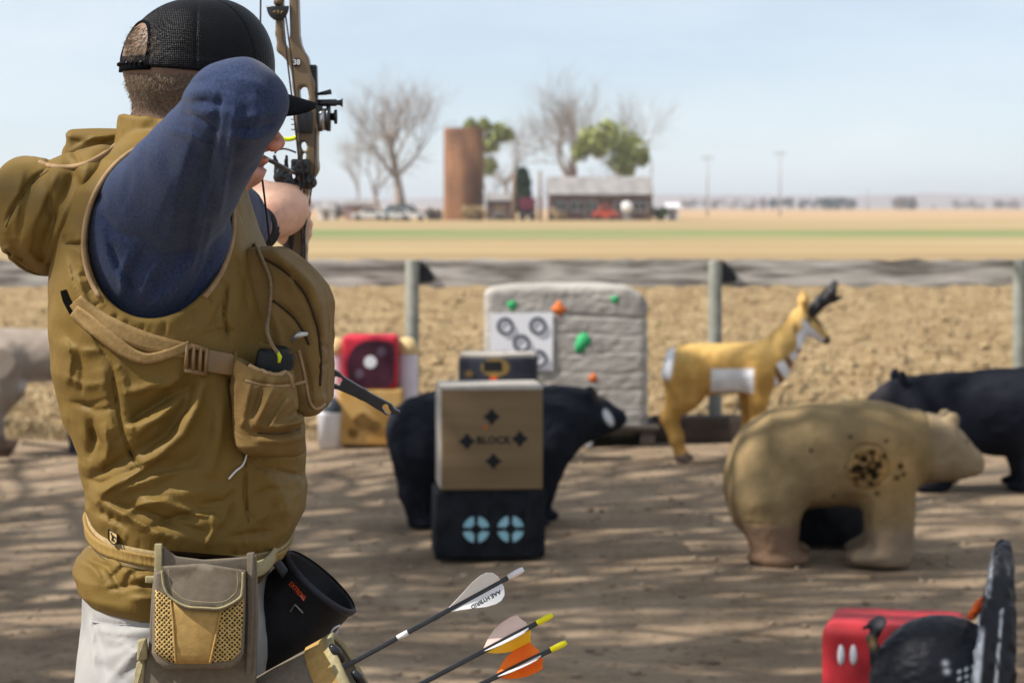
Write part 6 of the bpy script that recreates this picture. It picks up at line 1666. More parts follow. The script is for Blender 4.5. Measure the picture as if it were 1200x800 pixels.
# ================================================================== BOW (about 0.7 m beyond the face)
FW = Frame(3.9); bs_ = FW.s
M_riser = mat('bronze_riser', (0.150, 0.100, 0.055), (0.195, 0.135, 0.078), rough=.42, ns=12, spec=.5, metal=.25)
M_bblack = mat('black_anodised', (0.010, 0.010, 0.012), (0.016, 0.016, 0.019), rough=.35, ns=40, spec=.5)
bow = thing('compound_bow', 'bronze and black compound bow held at full draw', 'bow', FW.pt(350, 235))
def c2(p, a, b, ra, rb=None): return s_cap((p[0], p[1], p[2] * 0), (a[0], a[1], 0), (b[0], b[1], 0), ra, rb)
def riser_sdf(p):
    d = c2(p, (327.5, -34), (328.5, 40), 4.6, 4.4); d = smin(d, c2(p, (328.5, 40), (331, 58), 4.4, 4.6), 3); d = smin(d, c2(p, (331, 58), (348, 74), 5, 7), 5)
    d = smin(d, c2(p, (344.5, -34), (346.5, 48), 5.2, 5.4), 2); d = smin(d, c2(p, (346.5, 48), (351, 72), 5.4, 10), 4)
    d = smin(d, c2(p, (326, -34), (346, -34), 6, 6), 4)
    d = smin(d, c2(p, (351, 72), (357, 100), 11, 12.5), 4); d = smin(d, c2(p, (357, 100), (360, 150), 12.5, 13), 4); d = smin(d, c2(p, (360, 150), (362, 196), 13, 11), 4)
    d = smin(d, c2(p, (361, 196), (352, 226), 11, 9), 6); d = smin(d, c2(p, (352, 226), (350, 290), 9, 9), 6); d = smin(d, c2(p, (350, 290), (352, 330), 9, 10), 6)
    d = smin(d, c2(p, (352, 330), (350, 400), 10, 6), 5); d = smin(d, c2(p, (350, 400), (346, 498), 6, 5), 4); d = smin(d, c2(p, (350, 335), (332, 370), 7, 5), 4); d = smin(d, c2(p, (332, 370), (330, 498), 5, 5), 4); d = smin(d, c2(p, (330, 498), (346, 498), 6), 4)
    d = smax(d, -c2(p, (356.5, 107), (357.5, 114), 5.2, 5.6), 2)
    d = smax(d, -c2(p, (356, 170), (357, 173), 4), 2); d = smax(d, -c2(p, (356, 188), (357, 182), 3), 1.5)
    th = np.interp(p[1], [-40, 60, 200, 290, 500], [13, 15, 17, 14, 13])
    return smax(d, np.abs(p[2]) - th, 3)
ris = sdf_part('riser', riser_sdf, FW, (312, -46, -26), (384, 512, 26), 1.1, M_riser, bow)
make('badge', slab(FW, rounded([(343, 68), (352, 68), (352, 78), (343, 78)], 2), -17.2, 3, .5, 1), M_bblack, ris, smooth=False)
make('badge_lettering', text_geo('38', 8.6 * bs_, FW.pt(347.5, 73.2, -17.6), (1, 0, 0), (0, 0, 1), .0004, bold=.0002), M_litter, ris, smooth=False)
make('grip', tube([FW.pt(358, 204, -2), FW.pt(351, 226, -6), FW.pt(345, 250, -4), FW.pt(342, 285, -4), FW.pt(346, 330, 0)], [9 * bs_, 11 * bs_, 12 * bs_, 11 * bs_, 10 * bs_], 14), M_bblack, bow)
# limbs, bent back towards the archer, and the wheels at their tips
for sgn, v0, v1 in ((-1, -30, -72), (1, 500, 545)):
    for du in (-7, 7):
        pts = [FW.pt(336 + du, v0, 0), FW.pt(335 + du, v0 + (v1 - v0) * .35, -40), FW.pt(333 + du, v0 + (v1 - v0) * .75, -95), FW.pt(331 + du, v1, -140)]
        make('limb', tube([Vector(q_) for q_ in smooth_line([tuple(x) for x in pts], 14)], 5.0 * bs_, 8, flat=(.45, 1)), M_bblack, bow)
    cp = FW.pt(332, v1, -140)
    cm = make('cam_wheel', lathe([(.001, -3 * bs_), (24 * bs_, -3 * bs_), (26 * bs_, -1.5 * bs_), (22 * bs_, 0), (26 * bs_, 1.5 * bs_), (24 * bs_, 3 * bs_), (.001, 3 * bs_)], cp, (1, 0, 0), 28), M_bblack, bow)
    make('axle', tube([cp - Vector((12 * bs_, 0, 0)), cp + Vector((12 * bs_, 0, 0))], 2.2 * bs_, 8), M_zip, cm)
NOCK = F0.pt(304, 182, 56)
M_string = mat('bow_string', (0.012, 0.011, 0.012), (0.035, 0.02, 0.02), rough=.6, ns=200)
make('bowstring', tube([FW.pt(306, -74, -142), NOCK, FW.pt(348, 546, -142)], 1.15 * bs_, 6), M_string, bow)
make('cable', tube([FW.pt(331, 14, -22), FW.pt(336, 65, -24), FW.pt(344, 130, -26), FW.pt(352, 205, -26), FW.pt(354, 300, -24), FW.pt(356, 545, -135)], 1.1 * bs_, 6), M_string, bow)
make('cable', tube([FW.pt(334, 14, -22), FW.pt(341, 65, -24), FW.pt(348, 130, -28), FW.pt(356, 205, -28), FW.pt(357, 300, -24), FW.pt(345, 545, -135)], 1.1 * bs_, 6), M_string, bow)
make('cable', tube([FW.pt(370, 150, -22), FW.pt(368, 205, -22), FW.pt(352, 300, -40), FW.pt(340, 545, -135)], .8 * bs_, 6), M_string, bow)
# half-round cable roller near the top
hp = [(325 + 13 * math.cos(a), 7 + 17 * math.sin(a)) for a in np.linspace(0, math.pi, 15)] + [(314, 5), (336, 5)][:0]
rol = make('cable_roller', slab(FW, hp, -24, 8, 1.6, 2), M_bblack, bow)
for q_ in ([(320, 15), (322, 13), (324, 16)], [(325, 12.5), (327, 14), (325.5, 16.5)], [(329, 16), (331, 13)]):
    make('emblem_stroke', tube([FW.pt(x, y, -25) for x, y in q_], .7 * bs_, 5), M_gold, rol)
make('roller_arm', tube([FW.pt(325, 4, -20), FW.pt(331, -6, -8), FW.pt(342, -14, 0)], 5 * bs_, 8), M_riser, bow)
# sight: toothed rail, elevation gear, knobs, pin ring
sg = make('sight_rail', slab(FW, rounded([(362, 76), (371, 76), (373, 150), (364, 152)], 2), -10, 16, .8, 1), M_bblack, bow, smooth=False)
for k_ in range(17):
    y = 79 + k_ * 4; make('tooth', bevbox(tuple(FW.pt(365.5 + k_ * .12, y, -11)), (2.6 * bs_, 1.6 * bs_, .9 * bs_), .3 * bs_, 1), M_bblack, sg, smooth=False)
make('sight_lever', tube([FW.pt(372, 110.5, -4), FW.pt(381, 109, -6), FW.pt(388, 107.5, -7)], [1.6 * bs_, 2.6 * bs_, 3.2 * bs_], 10), M_bblack, bow)
make('sight_rod', tube([FW.pt(366, 121, -4), FW.pt(394, 120.5, -4), FW.pt(395, 120.5, -4), FW.pt(399, 120.5, -4), FW.pt(401.5, 120.5, -4)], [4.2 * bs_, 4.2 * bs_, 3 * bs_, 3.4 * bs_, 5.6 * bs_], 14), M_bblack, bow)
make('gear_block', bevbox(tuple(FW.pt(371, 139, -2)), (7 * bs_, 10 * bs_, 15 * bs_), 2 * bs_, 2), M_bblack, bow)
M_steel = mat('scratched_steel', (.30, .30, .31), (.45, .45, .46), rough=.35, metal=.8, ns=80)
make('dial', lathe([(.001, -4 * bs_), (13 * bs_, -4 * bs_), (13 * bs_, 4 * bs_), (.001, 4 * bs_)], FW.pt(378.5, 140, -4), (1, 0, 0), 26), M_steel, bow)
make('dial_wheel', lathe([(.001, -2.2 * bs_), (15 * bs_, -2.2 * bs_), (15 * bs_, 2.2 * bs_), (.001, 2.2 * bs_)], FW.pt(385, 139, -4), (1, 0, 0), 26), M_bblack, bow)
make('dial_knob', lathe([(.001, -4 * bs_), (4.5 * bs_, -4 * bs_), (4.5 * bs_, 0), (8.5 * bs_, 1 * bs_), (8.5 * bs_, 4 * bs_), (.001, 4 * bs_)], FW.pt(391, 137, -4), (1, 0, 0), 20), M_bblack, bow)
make('sight_bracket', bevbox(tuple(FW.pt(357, 143, -16)), (9 * bs_, 5 * bs_, 13 * bs_), 1.5 * bs_, 2), M_bblack, bow)
M_fluo = mat('fluorescent_yellow', lin(226, 246, 20), lin(214, 236, 16), rough=.4)
make('sight_ring', tube([FW.pt(337 + 20.5 * math.cos(a), 143 + 20.5 * math.sin(a), 30) for a in np.linspace(0, 2 * math.pi, 37)[:-1]], 2.6 * bs_, 8, closed=True), M_fluo, bow)
for k_, y in enumerate((134, 140, 146, 152)):
    make('sight_pin', tube([FW.pt(352, y, 29), FW.pt(341, y, 28)], [1.0 * bs_, .7 * bs_], 6), M_bblack, bow)
make('ring_arm', tube([FW.pt(356, 143, -4), FW.pt(360, 143, 28)], 3 * bs_, 8), M_bblack, bow)
# arrow rest
def rest_sdf(p):
    d = s_box(p, (354, 196, -14), (11, 9, 14), 3); d = smin(d, s_ell(p, (362, 213, -12), (9, 9, 12)), 5)
    d = smin(d, s_chain(p, [(342, 212, -14), (330, 206, -14), (326, 196, -14)], [8, 7, 3.2], 4), 5)
    d = smin(d, s_chain(p, [(326, 198, -14), (323.5, 184, -16)], [3.6, 2.2], 2), 2); d = smin(d, s_chain(p, [(336, 204, -14), (337.5, 184, -16)], [3.6, 2.2], 2), 2)
    d = smin(d, s_chain(p, [(330, 210, -14), (346, 220, -14), (366, 214, -12)], [6, 5, 6], 4), 4)
    d = smax(d, -s_ell(p, (345.5, 206, -16), (2, 4, 30)), 1)
    return d + .8 * noise3(p[0] / 3.2, p[1] / 3.2, p[2] / 5)
sdf_part('arrow_rest', rest_sdf, FW, (316, 174, -36), (380, 232, 10), .9, M_bblack, bow)
make('launcher_wire', tube([FW.pt(x, y, -18) for x, y in smooth_line([(322, 180), (325, 176), (333, 174.5), (341, 176.5), (347, 179)], 14)], 1.1 * bs_, 6), M_bblack, bow)
# slotted black leg of the bow stand under the grip
def leg_sdf(p):
    d = c2(p, (344, 416), (392, 444), 10, 10.5); d = smin(d, c2(p, (392, 444), (425, 461), 9, 6.5), 3); d = smin(d, c2(p, (425, 461), (455, 478), 6, 7), 3); d = smin(d, c2(p, (455, 480), (467, 482), 5.4, 2.0), 2)
    for a in ([(391, 447), (399, 444)], [(395, 443), (397, 448)], [(451, 476), (456, 482)], [(453, 475), (454, 481)]): d = smax(d, -c2(p, a[0], a[1], 2.6), 1)
    for x in (446, 452, 458, 464): d = smax(d, -c2(p, (x, 489), (x, 490), 2.2), 1)
    return smax(d, np.abs(p[2] + 6) - 5, 1.2)
sdf_part('stand_leg', leg_sdf, FW, (330, 400, -16), (474, 494, 4), .9, M_bblack, bow)

# ================================================================== ARROWS
M_shaft = mat('carbon_shaft', (0.014, 0.014, 0.016), (0.024, 0.024, 0.027), rough=.3, ns=80, spec=.5)
def vane_geo(p0, d, up, L, H, thick, shape):
    """p0 tail end of the vane on the shaft, d towards the tip, up = outwards"""
    side = d.cross(up).normalized(); V = []; n = len(shape)
    for s in (1, -1):
        for t_, h_ in shape: V.append(tuple(p0 + d * (t_ * L) + up * (h_ * H + .0028) + side * (thick * s)))
        for t_, h_ in shape[::-1]: pass
    base = [tuple(p0 + d * (t_ * L) + up * .0022 + side * (thick * s)) for s in (1, -1) for t_, h_ in shape]
    V += base; F = []
    for i in range(n - 1):
        F += [[2 * n + i, 2 * n + i + 1, i + 1, i], [n + i, n + i + 1, 3 * n + i + 1, 3 * n + i], [i, i + 1, n + i + 1, n + i]]
    F += [[0, n, 3 * n, 2 * n], [n - 1, 2 * n + n - 1, 3 * n + n - 1, 2 * n - 1]]
    return V, F
PARAB = [(0, .30), (.05, .75), (.14, .97), (.25, 1), (.42, .86), (.62, .56), (.82, .26), (1, .03)]
SHIELD = [(0, .25), (.06, .55), (.10, .92), (.24, 1), (.45, .95), (.66, .76), (.85, .42), (1, .03)]
def arrow(label, nock, d, length, vanes, nock_m, vane_back, vane_L, vane_H, shape, name='arrow', wrap=None, group='arrows in the hip quiver', r=.0033, vang=0):
    d = d.normalized(); t = thing(name, label, 'arrow', nock + d * length, group)
    make('shaft', tube([nock + d * .018, nock + d * (length - .02), nock + d * length], [r, r, r * .4], 12), M_shaft, t)
    nk = make('nock', tube([nock, nock + d * .004, nock + d * .010, nock + d * .022], [r * .85, r * 1.15, r * 1.22, r * 1.12], 10), nock_m, t)
    if wrap: make('wrap', tube([nock + d * wrap[0], nock + d * wrap[1]], r * 1.06, 12), wrap[2], t)
    u0 = (Vector((0, -1, 0)) - d * Vector((0, -1, 0)).dot(d)).normalized()
    for k, m in enumerate(vanes):
        up = u0.copy(); up.rotate(Matrix.Rotation(R(vang + 120 * k), 3, d))
        v = make('vane', vane_geo(nock + d * vane_back, d, up, vane_L, vane_H, .00045, shape), m, t, smooth=False)
    return t, d
M_vwhite = mat('white_vane', (.78, .77, .77), (.72, .71, .71), rough=.5, ns=30, transm=.2); M_vorange = mat('orange_vane', lin(245, 120, 26), lin(235, 96, 18), rough=.5, ns=30); M_vyellow = mat('yellow_vane', lin(240, 190, 40), lin(236, 176, 30), rough=.5, ns=30); M_vpink = mat('pale_pink_vane', lin(226, 196, 184), lin(216, 184, 170), rough=.5, ns=30)
M_nky = mat('yellow_nock', lin(236, 226, 30), lin(228, 214, 24), rough=.35); M_nkw = mat('clear_white_nock', (.74, .70, .72), (.66, .62, .64), rough=.35)
wA = -150
def adir(a, b): return F0.pt(*b, wA) - F0.pt(*a, wA)
aL = .74
t1, d1 = arrow('arrow with white vanes and pale nock, topmost in the quiver', F0.pt(613.5, 666.5, wA), adir((613.5, 666.5), (411, 777)), aL, [M_vwhite] * 3, M_nkw, .032, .073, .0205, PARAB, vang=60, wrap=(.165, .180, M_vwhite))
t2, d2 = arrow('arrow with pink and yellow vanes and yellow nock, middle one', F0.pt(647.5, 720, wA), adir((647.5, 720), (495, 800)), aL, [M_vwhite, M_vpink, M_vyellow], M_nky, .034, .062, .0205, SHIELD, vang=0)
t3, d3 = arrow('arrow with orange vanes and yellow nock, lowest one', F0.pt(664, 752, wA), adir((664, 752), (566, 800)), aL, [M_vwhite, M_vorange, M_vorange], M_nky, .036, .060, .0195, SHIELD, vang=0)
# lettering on the white vane
n1 = F0.pt(613.5, 666.5, wA)
u0 = (Vector((0, -1, 0)) - d1 * Vector((0, -1, 0)).dot(d1)).normalized(); ups = []
for k in range(3):
    up = u0.copy(); up.rotate(Matrix.Rotation(R(60 + 120 * k), 3, d1)); ups.append(up)
up = min(ups, key=lambda q_: q_.z)
sd_ = d1.cross(up).normalized(); sd_ = sd_ if sd_.y < 0 else -sd_
tx_ = -d1 if (-d1).cross(up).dot(sd_) > 0 else d1
make('vane_lettering', text_geo('AAE HYBRID', .0075, n1 + d1 * (.032 + .027) + up * .0115 + sd_ * .0008, tx_, up, .0002, bold=.0001), M_ink, t1, smooth=False)
# the arrow on the string
tip = FW.pt(352, 206, 45); dn = tip - NOCK
arrow('arrow nocked on the drawn bowstring', NOCK, dn, dn.length, [M_vwhite] * 3, M_nkw, .03, .05, .010, PARAB, group=None, vang=30, r=.0031)

# ================================================================== HIP QUIVER
M_gtape = mat('olive_tan_tape', (0.255, 0.215, 0.115), (0.32, 0.275, 0.155), rough=.8, ns=150, bump=.5, bs=900, bdist=.0006)
M_grey = mat('grey_brown_nylon', (0.125, 0.100, 0.072), (0.155, 0.125, 0.092), rough=.75, ns=120, bump=.35, bs=700, bdist=.0008)
M_goldc = mat('golden_brown_nylon', (0.33, 0.205, 0.062), (0.40, 0.255, 0.085), rough=.75, ns=120, bump=.4, bs=500, bdist=.0008)
def net_material():
    m = mat('golden_mesh_cloth', (0.42, 0.28, 0.09), (0.52, 0.36, 0.13), rough=.75, ns=90)
    n = m.node_tree.nodes; l = m.node_tree.links; b = n['Principled BSDF']
    t = n.new('ShaderNodeTexCoord'); mpn = n.new('ShaderNodeMapping'); mpn.inputs['Scale'].default_value = (1, 0, 1); mpn.inputs['Rotation'].default_value = (0, R(45), 0)
    l.new(t.outputs['Object'], mpn.inputs[0]); vo = n.new('ShaderNodeTexVoronoi'); vo.inputs['Scale'].default_value = 240; vo.inputs['Randomness'].default_value = 0.22
    l.new(mpn.outputs[0], vo.inputs['Vector'])
    cr = n.new('ShaderNodeValToRGB'); cr.color_ramp.elements[0].position = .30; cr.color_ramp.elements[1].position = .42
    cr.color_ramp.elements[0].color = (.035, .022, .008, 1); cr.color_ramp.elements[1].color = (1, 1, 1, 1)
    l.new(vo.outputs['Distance'], cr.inputs[0])
    mm_ = n.new('ShaderNodeMix'); mm_.data_type = 'RGBA'; mm_.blend_type = 'MULTIPLY'; mm_.inputs[0].default_value = 1
    src = b.inputs['Base Color'].links[0].from_socket
    l.new(src, mm_.inputs[6]); l.new(cr.outputs[0], mm_.inputs[7]); l.new(mm_.outputs[2], b.inputs['Base Color'])
    bp = n.new('ShaderNodeBump'); bp.inputs['Strength'].default_value = 1; bp.inputs['Distance'].default_value = .002
    l.new(vo.outputs['Distance'], bp.inputs['Height']); l.new(bp.outputs[0], b.inputs['Normal'])
    return m
M_net = net_material()
quiv = thing('hip_quiver', 'hip quiver belt with grey and gold mesh pouch on the archer', 'hip quiver', F0.pt(235, 720, -190))
# belt right round the waist, lying on the vest
def belt_ring(v0f, half, lift, name, m, n=72, parent=quiv, a0=0, a1=2 * math.pi):
    V = []; closed = abs(a1 - a0 - 2 * math.pi) < 1e-6
    for i in range(n):
        th = a0 + (a1 - a0) * i / (n if closed else n - 1)
        for sg_ in (-1, -.5, 0, .5, 1):
            r_ = np.linspace(230, 60, 171).astype(f32); u = 214 + r_ * math.cos(th) * .80; w = r_ * math.sin(th); v = np.full_like(u, v0f(214 + 110 * math.cos(th), 165 * math.sin(th)) + sg_ * half)
            d = vest_sdf((u, v, w)); k_ = np.argmax(d < 0); rr_ = r_[k_] + lift
            V.append([214 + rr_ * math.cos(th) * .80, float(v[0]), rr_ * math.sin(th)])
    V = np.array(V).reshape(n, 5, 3)
    R_ = np.hypot((V[:, :, 0] - 214) / .8, V[:, :, 2])
    for _ in range(4):
        R_[:] = np.maximum((np.roll(R_, 1, 0) + np.roll(R_, -1, 0) + 2 * R_) / 4, R_ * .98) if closed else R_
    R_ = np.broadcast_to(R_.max(1, keepdims=True) * .5 + R_ * .5, R_.shape)
    th = (a0 + (a1 - a0) * np.arange(n) / (n if closed else n - 1))[:, None]
    V[:, :, 0] = 214 + R_ * np.cos(th) * .8; V[:, :, 2] = R_ * np.sin(th)
    V2 = V.copy(); V2[:, :, 0] = 214 + (R_ - 6) * np.cos(th) * .8; V2[:, :, 2] = (R_ - 6) * np.sin(th)
    A_ = F0.uv2w(np.concatenate([V, V2], 1).reshape(-1, 3)); F = []
    for i in range(n if closed else n - 1):
        j = (i + 1) % n
        for k_ in range(4): F += [[i * 10 + k_, i * 10 + k_ + 1, j * 10 + k_ + 1, j * 10 + k_], [i * 10 + 5 + k_, j * 10 + 5 + k_, j * 10 + 6 + k_, i * 10 + 6 + k_]]
        F += [[i * 10, j * 10, j * 10 + 5, i * 10 + 5], [i * 10 + 4, i * 10 + 9, j * 10 + 9, j * 10 + 4]]
    return make(name, (A_, F), m, parent), V
bv_ = lambda u, w: 607 + 0.135 * (u - 104) + 12 * np.clip(-w / 165, 0, 1)
belt, bV = belt_ring(bv_, 11, 2.5, 'belt', mat('tan_belt_tape', (0.26, 0.185, 0.088), (0.33, 0.24, 0.12), rough=.8, ns=150, bump=.5, bs=900, bdist=.0006))
band, _ = belt_ring(bv_, 6.6, 9.0, 'belt_webbing', mat('ribbed_gold_webbing', (0.22, 0.135, 0.034), (0.28, 0.178, 0.05), rough=.7, ns=260, stretch=(1, 1, .05), bump=.8, bs=260, bdist=.0015), parent=belt)
bw0 = hit(lambda p: np.minimum(vest_sdf(p), 1e3), F0, 132, 626) or -120
pt_ = slab(F0, rounded([(127, 619), (137.5, 625), (137, 636), (133, 638), (127, 632)], 2.5), bw0 - 9, 4, .6, 1, (132, 628, -.9, 0))
pa = make('patch', pt_, mat('tan_patch', lin(198, 168, 108), rough=.8), belt, smooth=False)
zz = lambda x, y: bw0 - 10.2 + (x - 132) * -.9
make('patch_border', tube([F0.pt(x, y, zz(x, y)) for x, y in rounded([(127, 619), (137.5, 625), (137, 636), (133, 638), (127, 632)], 2.5)], .8 * PS, 5, closed=True), M_ink, pa)
for pts in ([(130, 624), (132, 629), (131, 633)], [(132, 627), (135, 630)], [(131, 630), (134, 634)]):
    make('emblem_stroke', tube([F0.pt(x, y, zz(x, y)) for x, y in pts], .8 * PS, 5), M_ink, pa)

wq = -196
make('back_panel', slab(F0, rounded([(183, 640), (200, 650), (240, 654), (288, 655), (300, 650), (302, 720), (300, 790), (292, 900), (166, 900), (164, 786), (173, 770), (177, 700)], 4), wq, 9, 2, 2), M_grey, quiv)
make('yoke', slab(F0, rounded([(190, 640), (206, 652), (238, 656), (270, 654), (292, 652), (292, 676), (188, 672)], 3), wq - 5, 5, 1.5, 2), M_grey, quiv)
def pouch_sdf(p):
    k = 1 + p[2] / FPX; x = 600 + (p[0] - 600) / k; y = HOR + (p[1] - HOR) / k
    l = np.interp(y, [660, 690, 765, 776, 786], [182, 179, 178, 184, 196]); r_ = np.interp(y, [660, 690, 765, 776, 786], [290, 289, 285, 280, 266])
    e = np.maximum(np.maximum(l - x, x - r_), np.maximum(662 - y, y - 784))
    bul = 8 * np.clip(1 - ((x - 234) / 56) ** 2, 0, 1) * np.clip(1 - ((y - 735) / 60) ** 2, 0, 1)
    return smax(e, np.abs(p[2] - (wq - 14 - bul * .5)) - 14 - bul * .5, 7) + .6 * noise3(p[0] / 14, p[1] / 14, p[2] / 14)
po = sdf_part('pouch', pouch_sdf, F0, (180, 640, -252), (306, 780, -180), 1.5, M_grey, quiv)
def decal(name, poly, m, parent, lift=.8, fn=pouch_sdf, nsub=14, **kw):
    """piece of cloth sewn on a surface: outline filled with a fine grid"""
    poly = np.array(poly, float); bm = bmesh.new(); vs_ = [bm.verts.new((x, y, 0)) for x, y in poly]; f = bm.faces.new(vs_)
    bmesh.ops.triangulate(bm, faces=[f]); bmesh.ops.subdivide_edges(bm, edges=list(bm.edges), cuts=5, use_grid_fill=True)
    bmesh.ops.triangulate(bm, faces=list(bm.faces))
    V = []
    for v in bm.verts:
        w = hit(fn, F0, v.co.x, v.co.y, -330, -150, 180); V.append(F0.pp(v.co.x, v.co.y, (w if w is not None else wq - 20) - lift))
    V = F0.uv2w(np.array(V)); bm.verts.index_update(); F = [[q_.index for q_ in x.verts] for x in bm.faces]; bm.free()
    o_ = make(name, (V, F), m, parent, **kw)
    md = o_.modifiers.new('thickness', 'SOLIDIFY'); md.thickness = .0015; md.offset = 0
    return o_
decal('mesh_panel', [(182, 690), (200, 700), (203, 716), (206, 776), (196, 774), (182, 764)], M_net, po)
decal('mesh_panel', [(258, 714), (286, 700), (282, 763), (272, 773), (246, 776)], M_net, po)
decal('gold_panel', [(199, 702), (230, 712), (259, 715), (247, 777), (205, 777)], M_goldc, po)
for pl_ in ([(200, 702), (203, 730), (206, 777)], [(259, 714), (254, 740), (246, 777)]):
    s_ = on_surface(pouch_sdf, F0, smooth_line(pl_, 16), 1.6, w0=-330, w1=-150); make('panel_piping', tube([Vector(x) for x in F0.uv2w(s_)], 1.3 * PS, 6), M_goldc, po)
def flap_base(p): return pouch_sdf(p) - 3.5
FLAP = rounded([(188, 663), (240, 660), (288, 668), (287, 690), (283, 704), (259, 716), (217, 714), (198, 700), (190, 688)], 5)
fl_ = decal('flap', FLAP, M_grey, po, 1.2, flap_base)
fl_.modifiers['thickness'].thickness = .003
bl = smooth_line([(190, 668), (193, 688), (201, 700), (218, 710), (240, 712), (259, 712), (280, 701), (284, 690), (285, 670)], 50)
s_ = on_surface(flap_base, F0, bl, 2.6, w0=-330, w1=-150)
make('flap_binding', tube([Vector(x) for x in F0.uv2w(s_)], 4.2 * PS, 8, flat=(1, .35)), M_gtape, fl_)
s_ = on_surface(flap_base, F0, smooth_line([(197, 667), (199, 684), (206, 694), (221, 703), (258, 705), (273, 697), (278, 688), (278, 670)], 50), 2.0, w0=-330, w1=-150)
make('stitch_line', tube([Vector(x) for x in F0.uv2w(s_)], .7 * PS, 5), M_gtape, fl_)
def webb(pl_, wd_, w_, m=M_gtape, name='webbing', parent=quiv, th=3):
    pl_ = [F0.pt(x, y, ww) for (x, y), ww in zip(pl_, w_)]
    return make(name, tube([Vector(q_) for q_ in smooth_line([tuple(x) for x in pl_], 14)], wd_ * PS, 10, flat=(1, .22)), m, parent)
make('webbing', slab(F0, rounded([(181, 637), (190, 637), (190, 690), (181, 690)], 1.5), wq - 9, 5, 1, 2), M_gtape, quiv)
make('webbing', slab(F0, rounded([(289, 648), (298, 647), (297, 720), (294, 790), (288, 790), (290, 720)], 1.5), wq - 7, 5, 1, 2), M_grey, quiv)
make('bar_tack', slab(F0, rounded([(170, 675), (187, 675), (187, 683), (170, 683)], 1.5), wq - 16, 5, 1, 2), M_gtape, quiv)
make('webbing_loop', slab(F0, rounded([(161, 750), (171, 748), (173, 772), (160, 775)], 3), wq - 8, 9, 2, 2), M_gtape, quiv)
make('webbing', slab(F0, rounded([(160, 776), (170, 772), (168, 800), (150, 860), (144, 860)], 1.5), wq - 2, 5, 1, 2), M_gtape, quiv)
# clip strap on the front of the hip
make('hip_strap', tube([F0.pt(x, y, w) for x, y, w in smooth_line([(296, 668, -188), (308, 664, -160), (318, 655, -120), (326, 640, -70)], 18)], 9 * PS, 8, flat=(1, .25)), M_gtape, quiv)

# brown arrow tube with bound rim, arrows run into it
ax_ = -d1; ce = F0.pt(418, 803, wA); rT = 62 * PS
def tube_sec(h, r_): return (r_, h)
qt = make('arrow_tube', lathe([(rT * .90, -.52), (rT * .99, -.30), (rT, -.06), (rT, 0), (rT * .94, .001), (rT * .94, -.08), (rT * .85, -.50), (.002, -.505)], ce, ax_, 44), M_grey, quiv)
make('rim_band', lathe([(rT * 1.005, -.036), (rT * 1.035, -.034), (rT * 1.035, -.008), (rT * 1.005, -.006)], ce, ax_, 44), M_goldc, qt)
make('rim_binding', lathe([(rT * 1.03, -.008), (rT * 1.05, -.003), (rT * 1.04, .004), (rT * .97, .005), (rT * .93, 0)], ce, ax_, 44), M_gtape, qt)
for (x, y) in ((391, 762), (417, 792)):
    make('arrow_clip', tube([F0.pt(x - 3, y - 6, wA - 44), F0.pt(x + 3, y + 1, wA - 40), F0.pt(x + 9, y + 12, wA - 34)], [3.5 * PS, 5.5 * PS, 4.5 * PS], 10), M_bblack, qt)

# ================================================================== BLACK CUP
cupc = F0.pt(374, 683, -25); ca = Vector((.65, -.055, .75)).normalized(); rC = 51.5 * PS
M_cup = mat('black_nylon', (0.006, 0.006, 0.008), (0.012, 0.012, 0.016), rough=.6, ns=40, bump=.3, bs=400)
cup = thing('release_pouch', 'black round open pouch hanging at the archer\'s front hip', 'pouch', cupc - ca * .15)
make('pouch_wall', lathe([(.001, -.165), (rC * .80, -.165), (rC * .92, -.15), (rC * .98, -.06), (rC, 0), (rC * 1.02, .002), (rC * .98, .004), (rC * .94, 0), (rC * .90, -.12), (.001, -.14)], cupc, ca, 48), M_cup, cup)
make('rim_cord', lathe([(rC * .97, -.003), (rC * 1.04, -.003), (rC * 1.05, .003), (rC * .97, .006)], cupc, ca, 48), mat('dark_rim_tape', (0.018, 0.018, 0.028), rough=.5), cup)
make('strap', tube([F0.pt(x, y, w) for x, y, w in smooth_line([(316, 640, -95), (322, 655, -85), (334, 672, -78)], 10)], 8 * PS, 8, flat=(1, .3)), M_cup, cup)
rad_ = (Vector((0, -1, 0)) - ca * Vector((0, -1, 0)).dot(ca)).normalized()
tang = ca.cross(rad_).normalized()
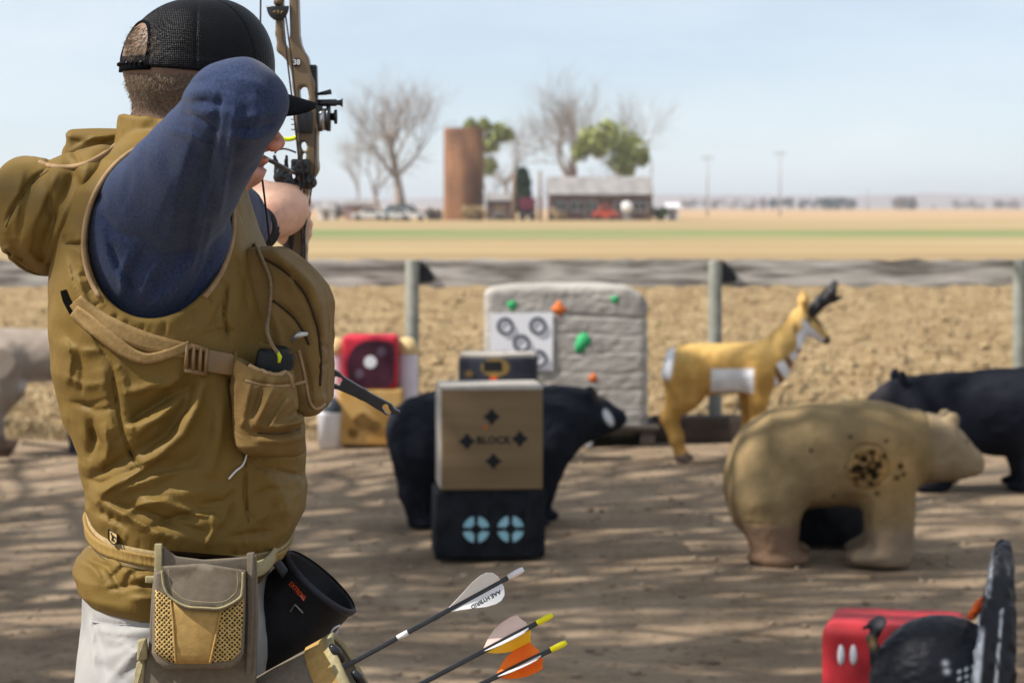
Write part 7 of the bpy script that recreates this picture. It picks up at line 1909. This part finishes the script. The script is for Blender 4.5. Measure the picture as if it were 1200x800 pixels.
def cup_pt(px, py):
    """point on the wall of the cup on the sight line of a photo point"""
    o_ = Vector((0, 0, CAMZ)); dr = (F0.pt(px, py, 0) - o_).normalized(); oc = o_ - cupc
    dp = dr - ca * dr.dot(ca); op = oc - ca * oc.dot(ca); A = dp.dot(dp); B = 2 * dp.dot(op); C = op.dot(op) - (rC * 1.0) ** 2
    D = B * B - 4 * A * C; t_ = (-B - math.sqrt(max(D, 0))) / (2 * A); return o_ + dr * (t_ - .0012)
a_, b__ = cup_pt(327, 667), cup_pt(350, 693); xd = (b__ - a_)
nrm = ((a_ + b__) / 2 - cupc); nrm = (nrm - ca * nrm.dot(ca)).normalized(); yd = nrm.cross(xd).normalized()
make('lettering', text_geo('CODE', .0085, a_.lerp(b__, .40) + nrm * .003, xd, yd, .0004), M_steel, cup, smooth=False)
make('lettering', text_geo('EXTREME', .0085, a_.lerp(b__, 1.0) + nrm * .003, xd, yd, .0004), M_orange, cup, smooth=False)
for q_ in ([(352, 697), (356, 703)], [(340, 716), (346, 708), (355, 718)]):
    make('emblem', tube([cup_pt(*x) for x in q_], 1.1 * PS, 5), M_steel, cup)
lg = smooth_line([(398, 732), (390, 737), (386, 747), (389, 750)], 12)
make('white_emblem', tube([cup_pt(*x) for x in lg], 1.3 * PS, 5), M_litter, cup)
make('white_emblem', tube([cup_pt(*x) for x in ((391, 744), (396, 739))], 1.1 * PS, 5), M_litter, cup)

# ================================================================== HAZE over the plain
def haze():
    m = bpy.data.materials.new('haze_air'); m.use_nodes = True; n = m.node_tree.nodes; l = m.node_tree.links
    n.remove(n['Principled BSDF']); v = n.new('ShaderNodeVolumePrincipled'); v.inputs['Color'].default_value = (.90, .94, 1.0, 1); v.inputs['Density'].default_value = 0.0002
    v.inputs['Anisotropy'].default_value = 0.2
    l.new(v.outputs[0], n['Material Output'].inputs['Volume'])
    o = make('haze', box((0, 4540, 24), (9300, 4640, 26)), m, origin=(0, 4540, -2), kind='stuff', smooth=False, label='thin pale haze lying over the plain', cat='haze')
haze()
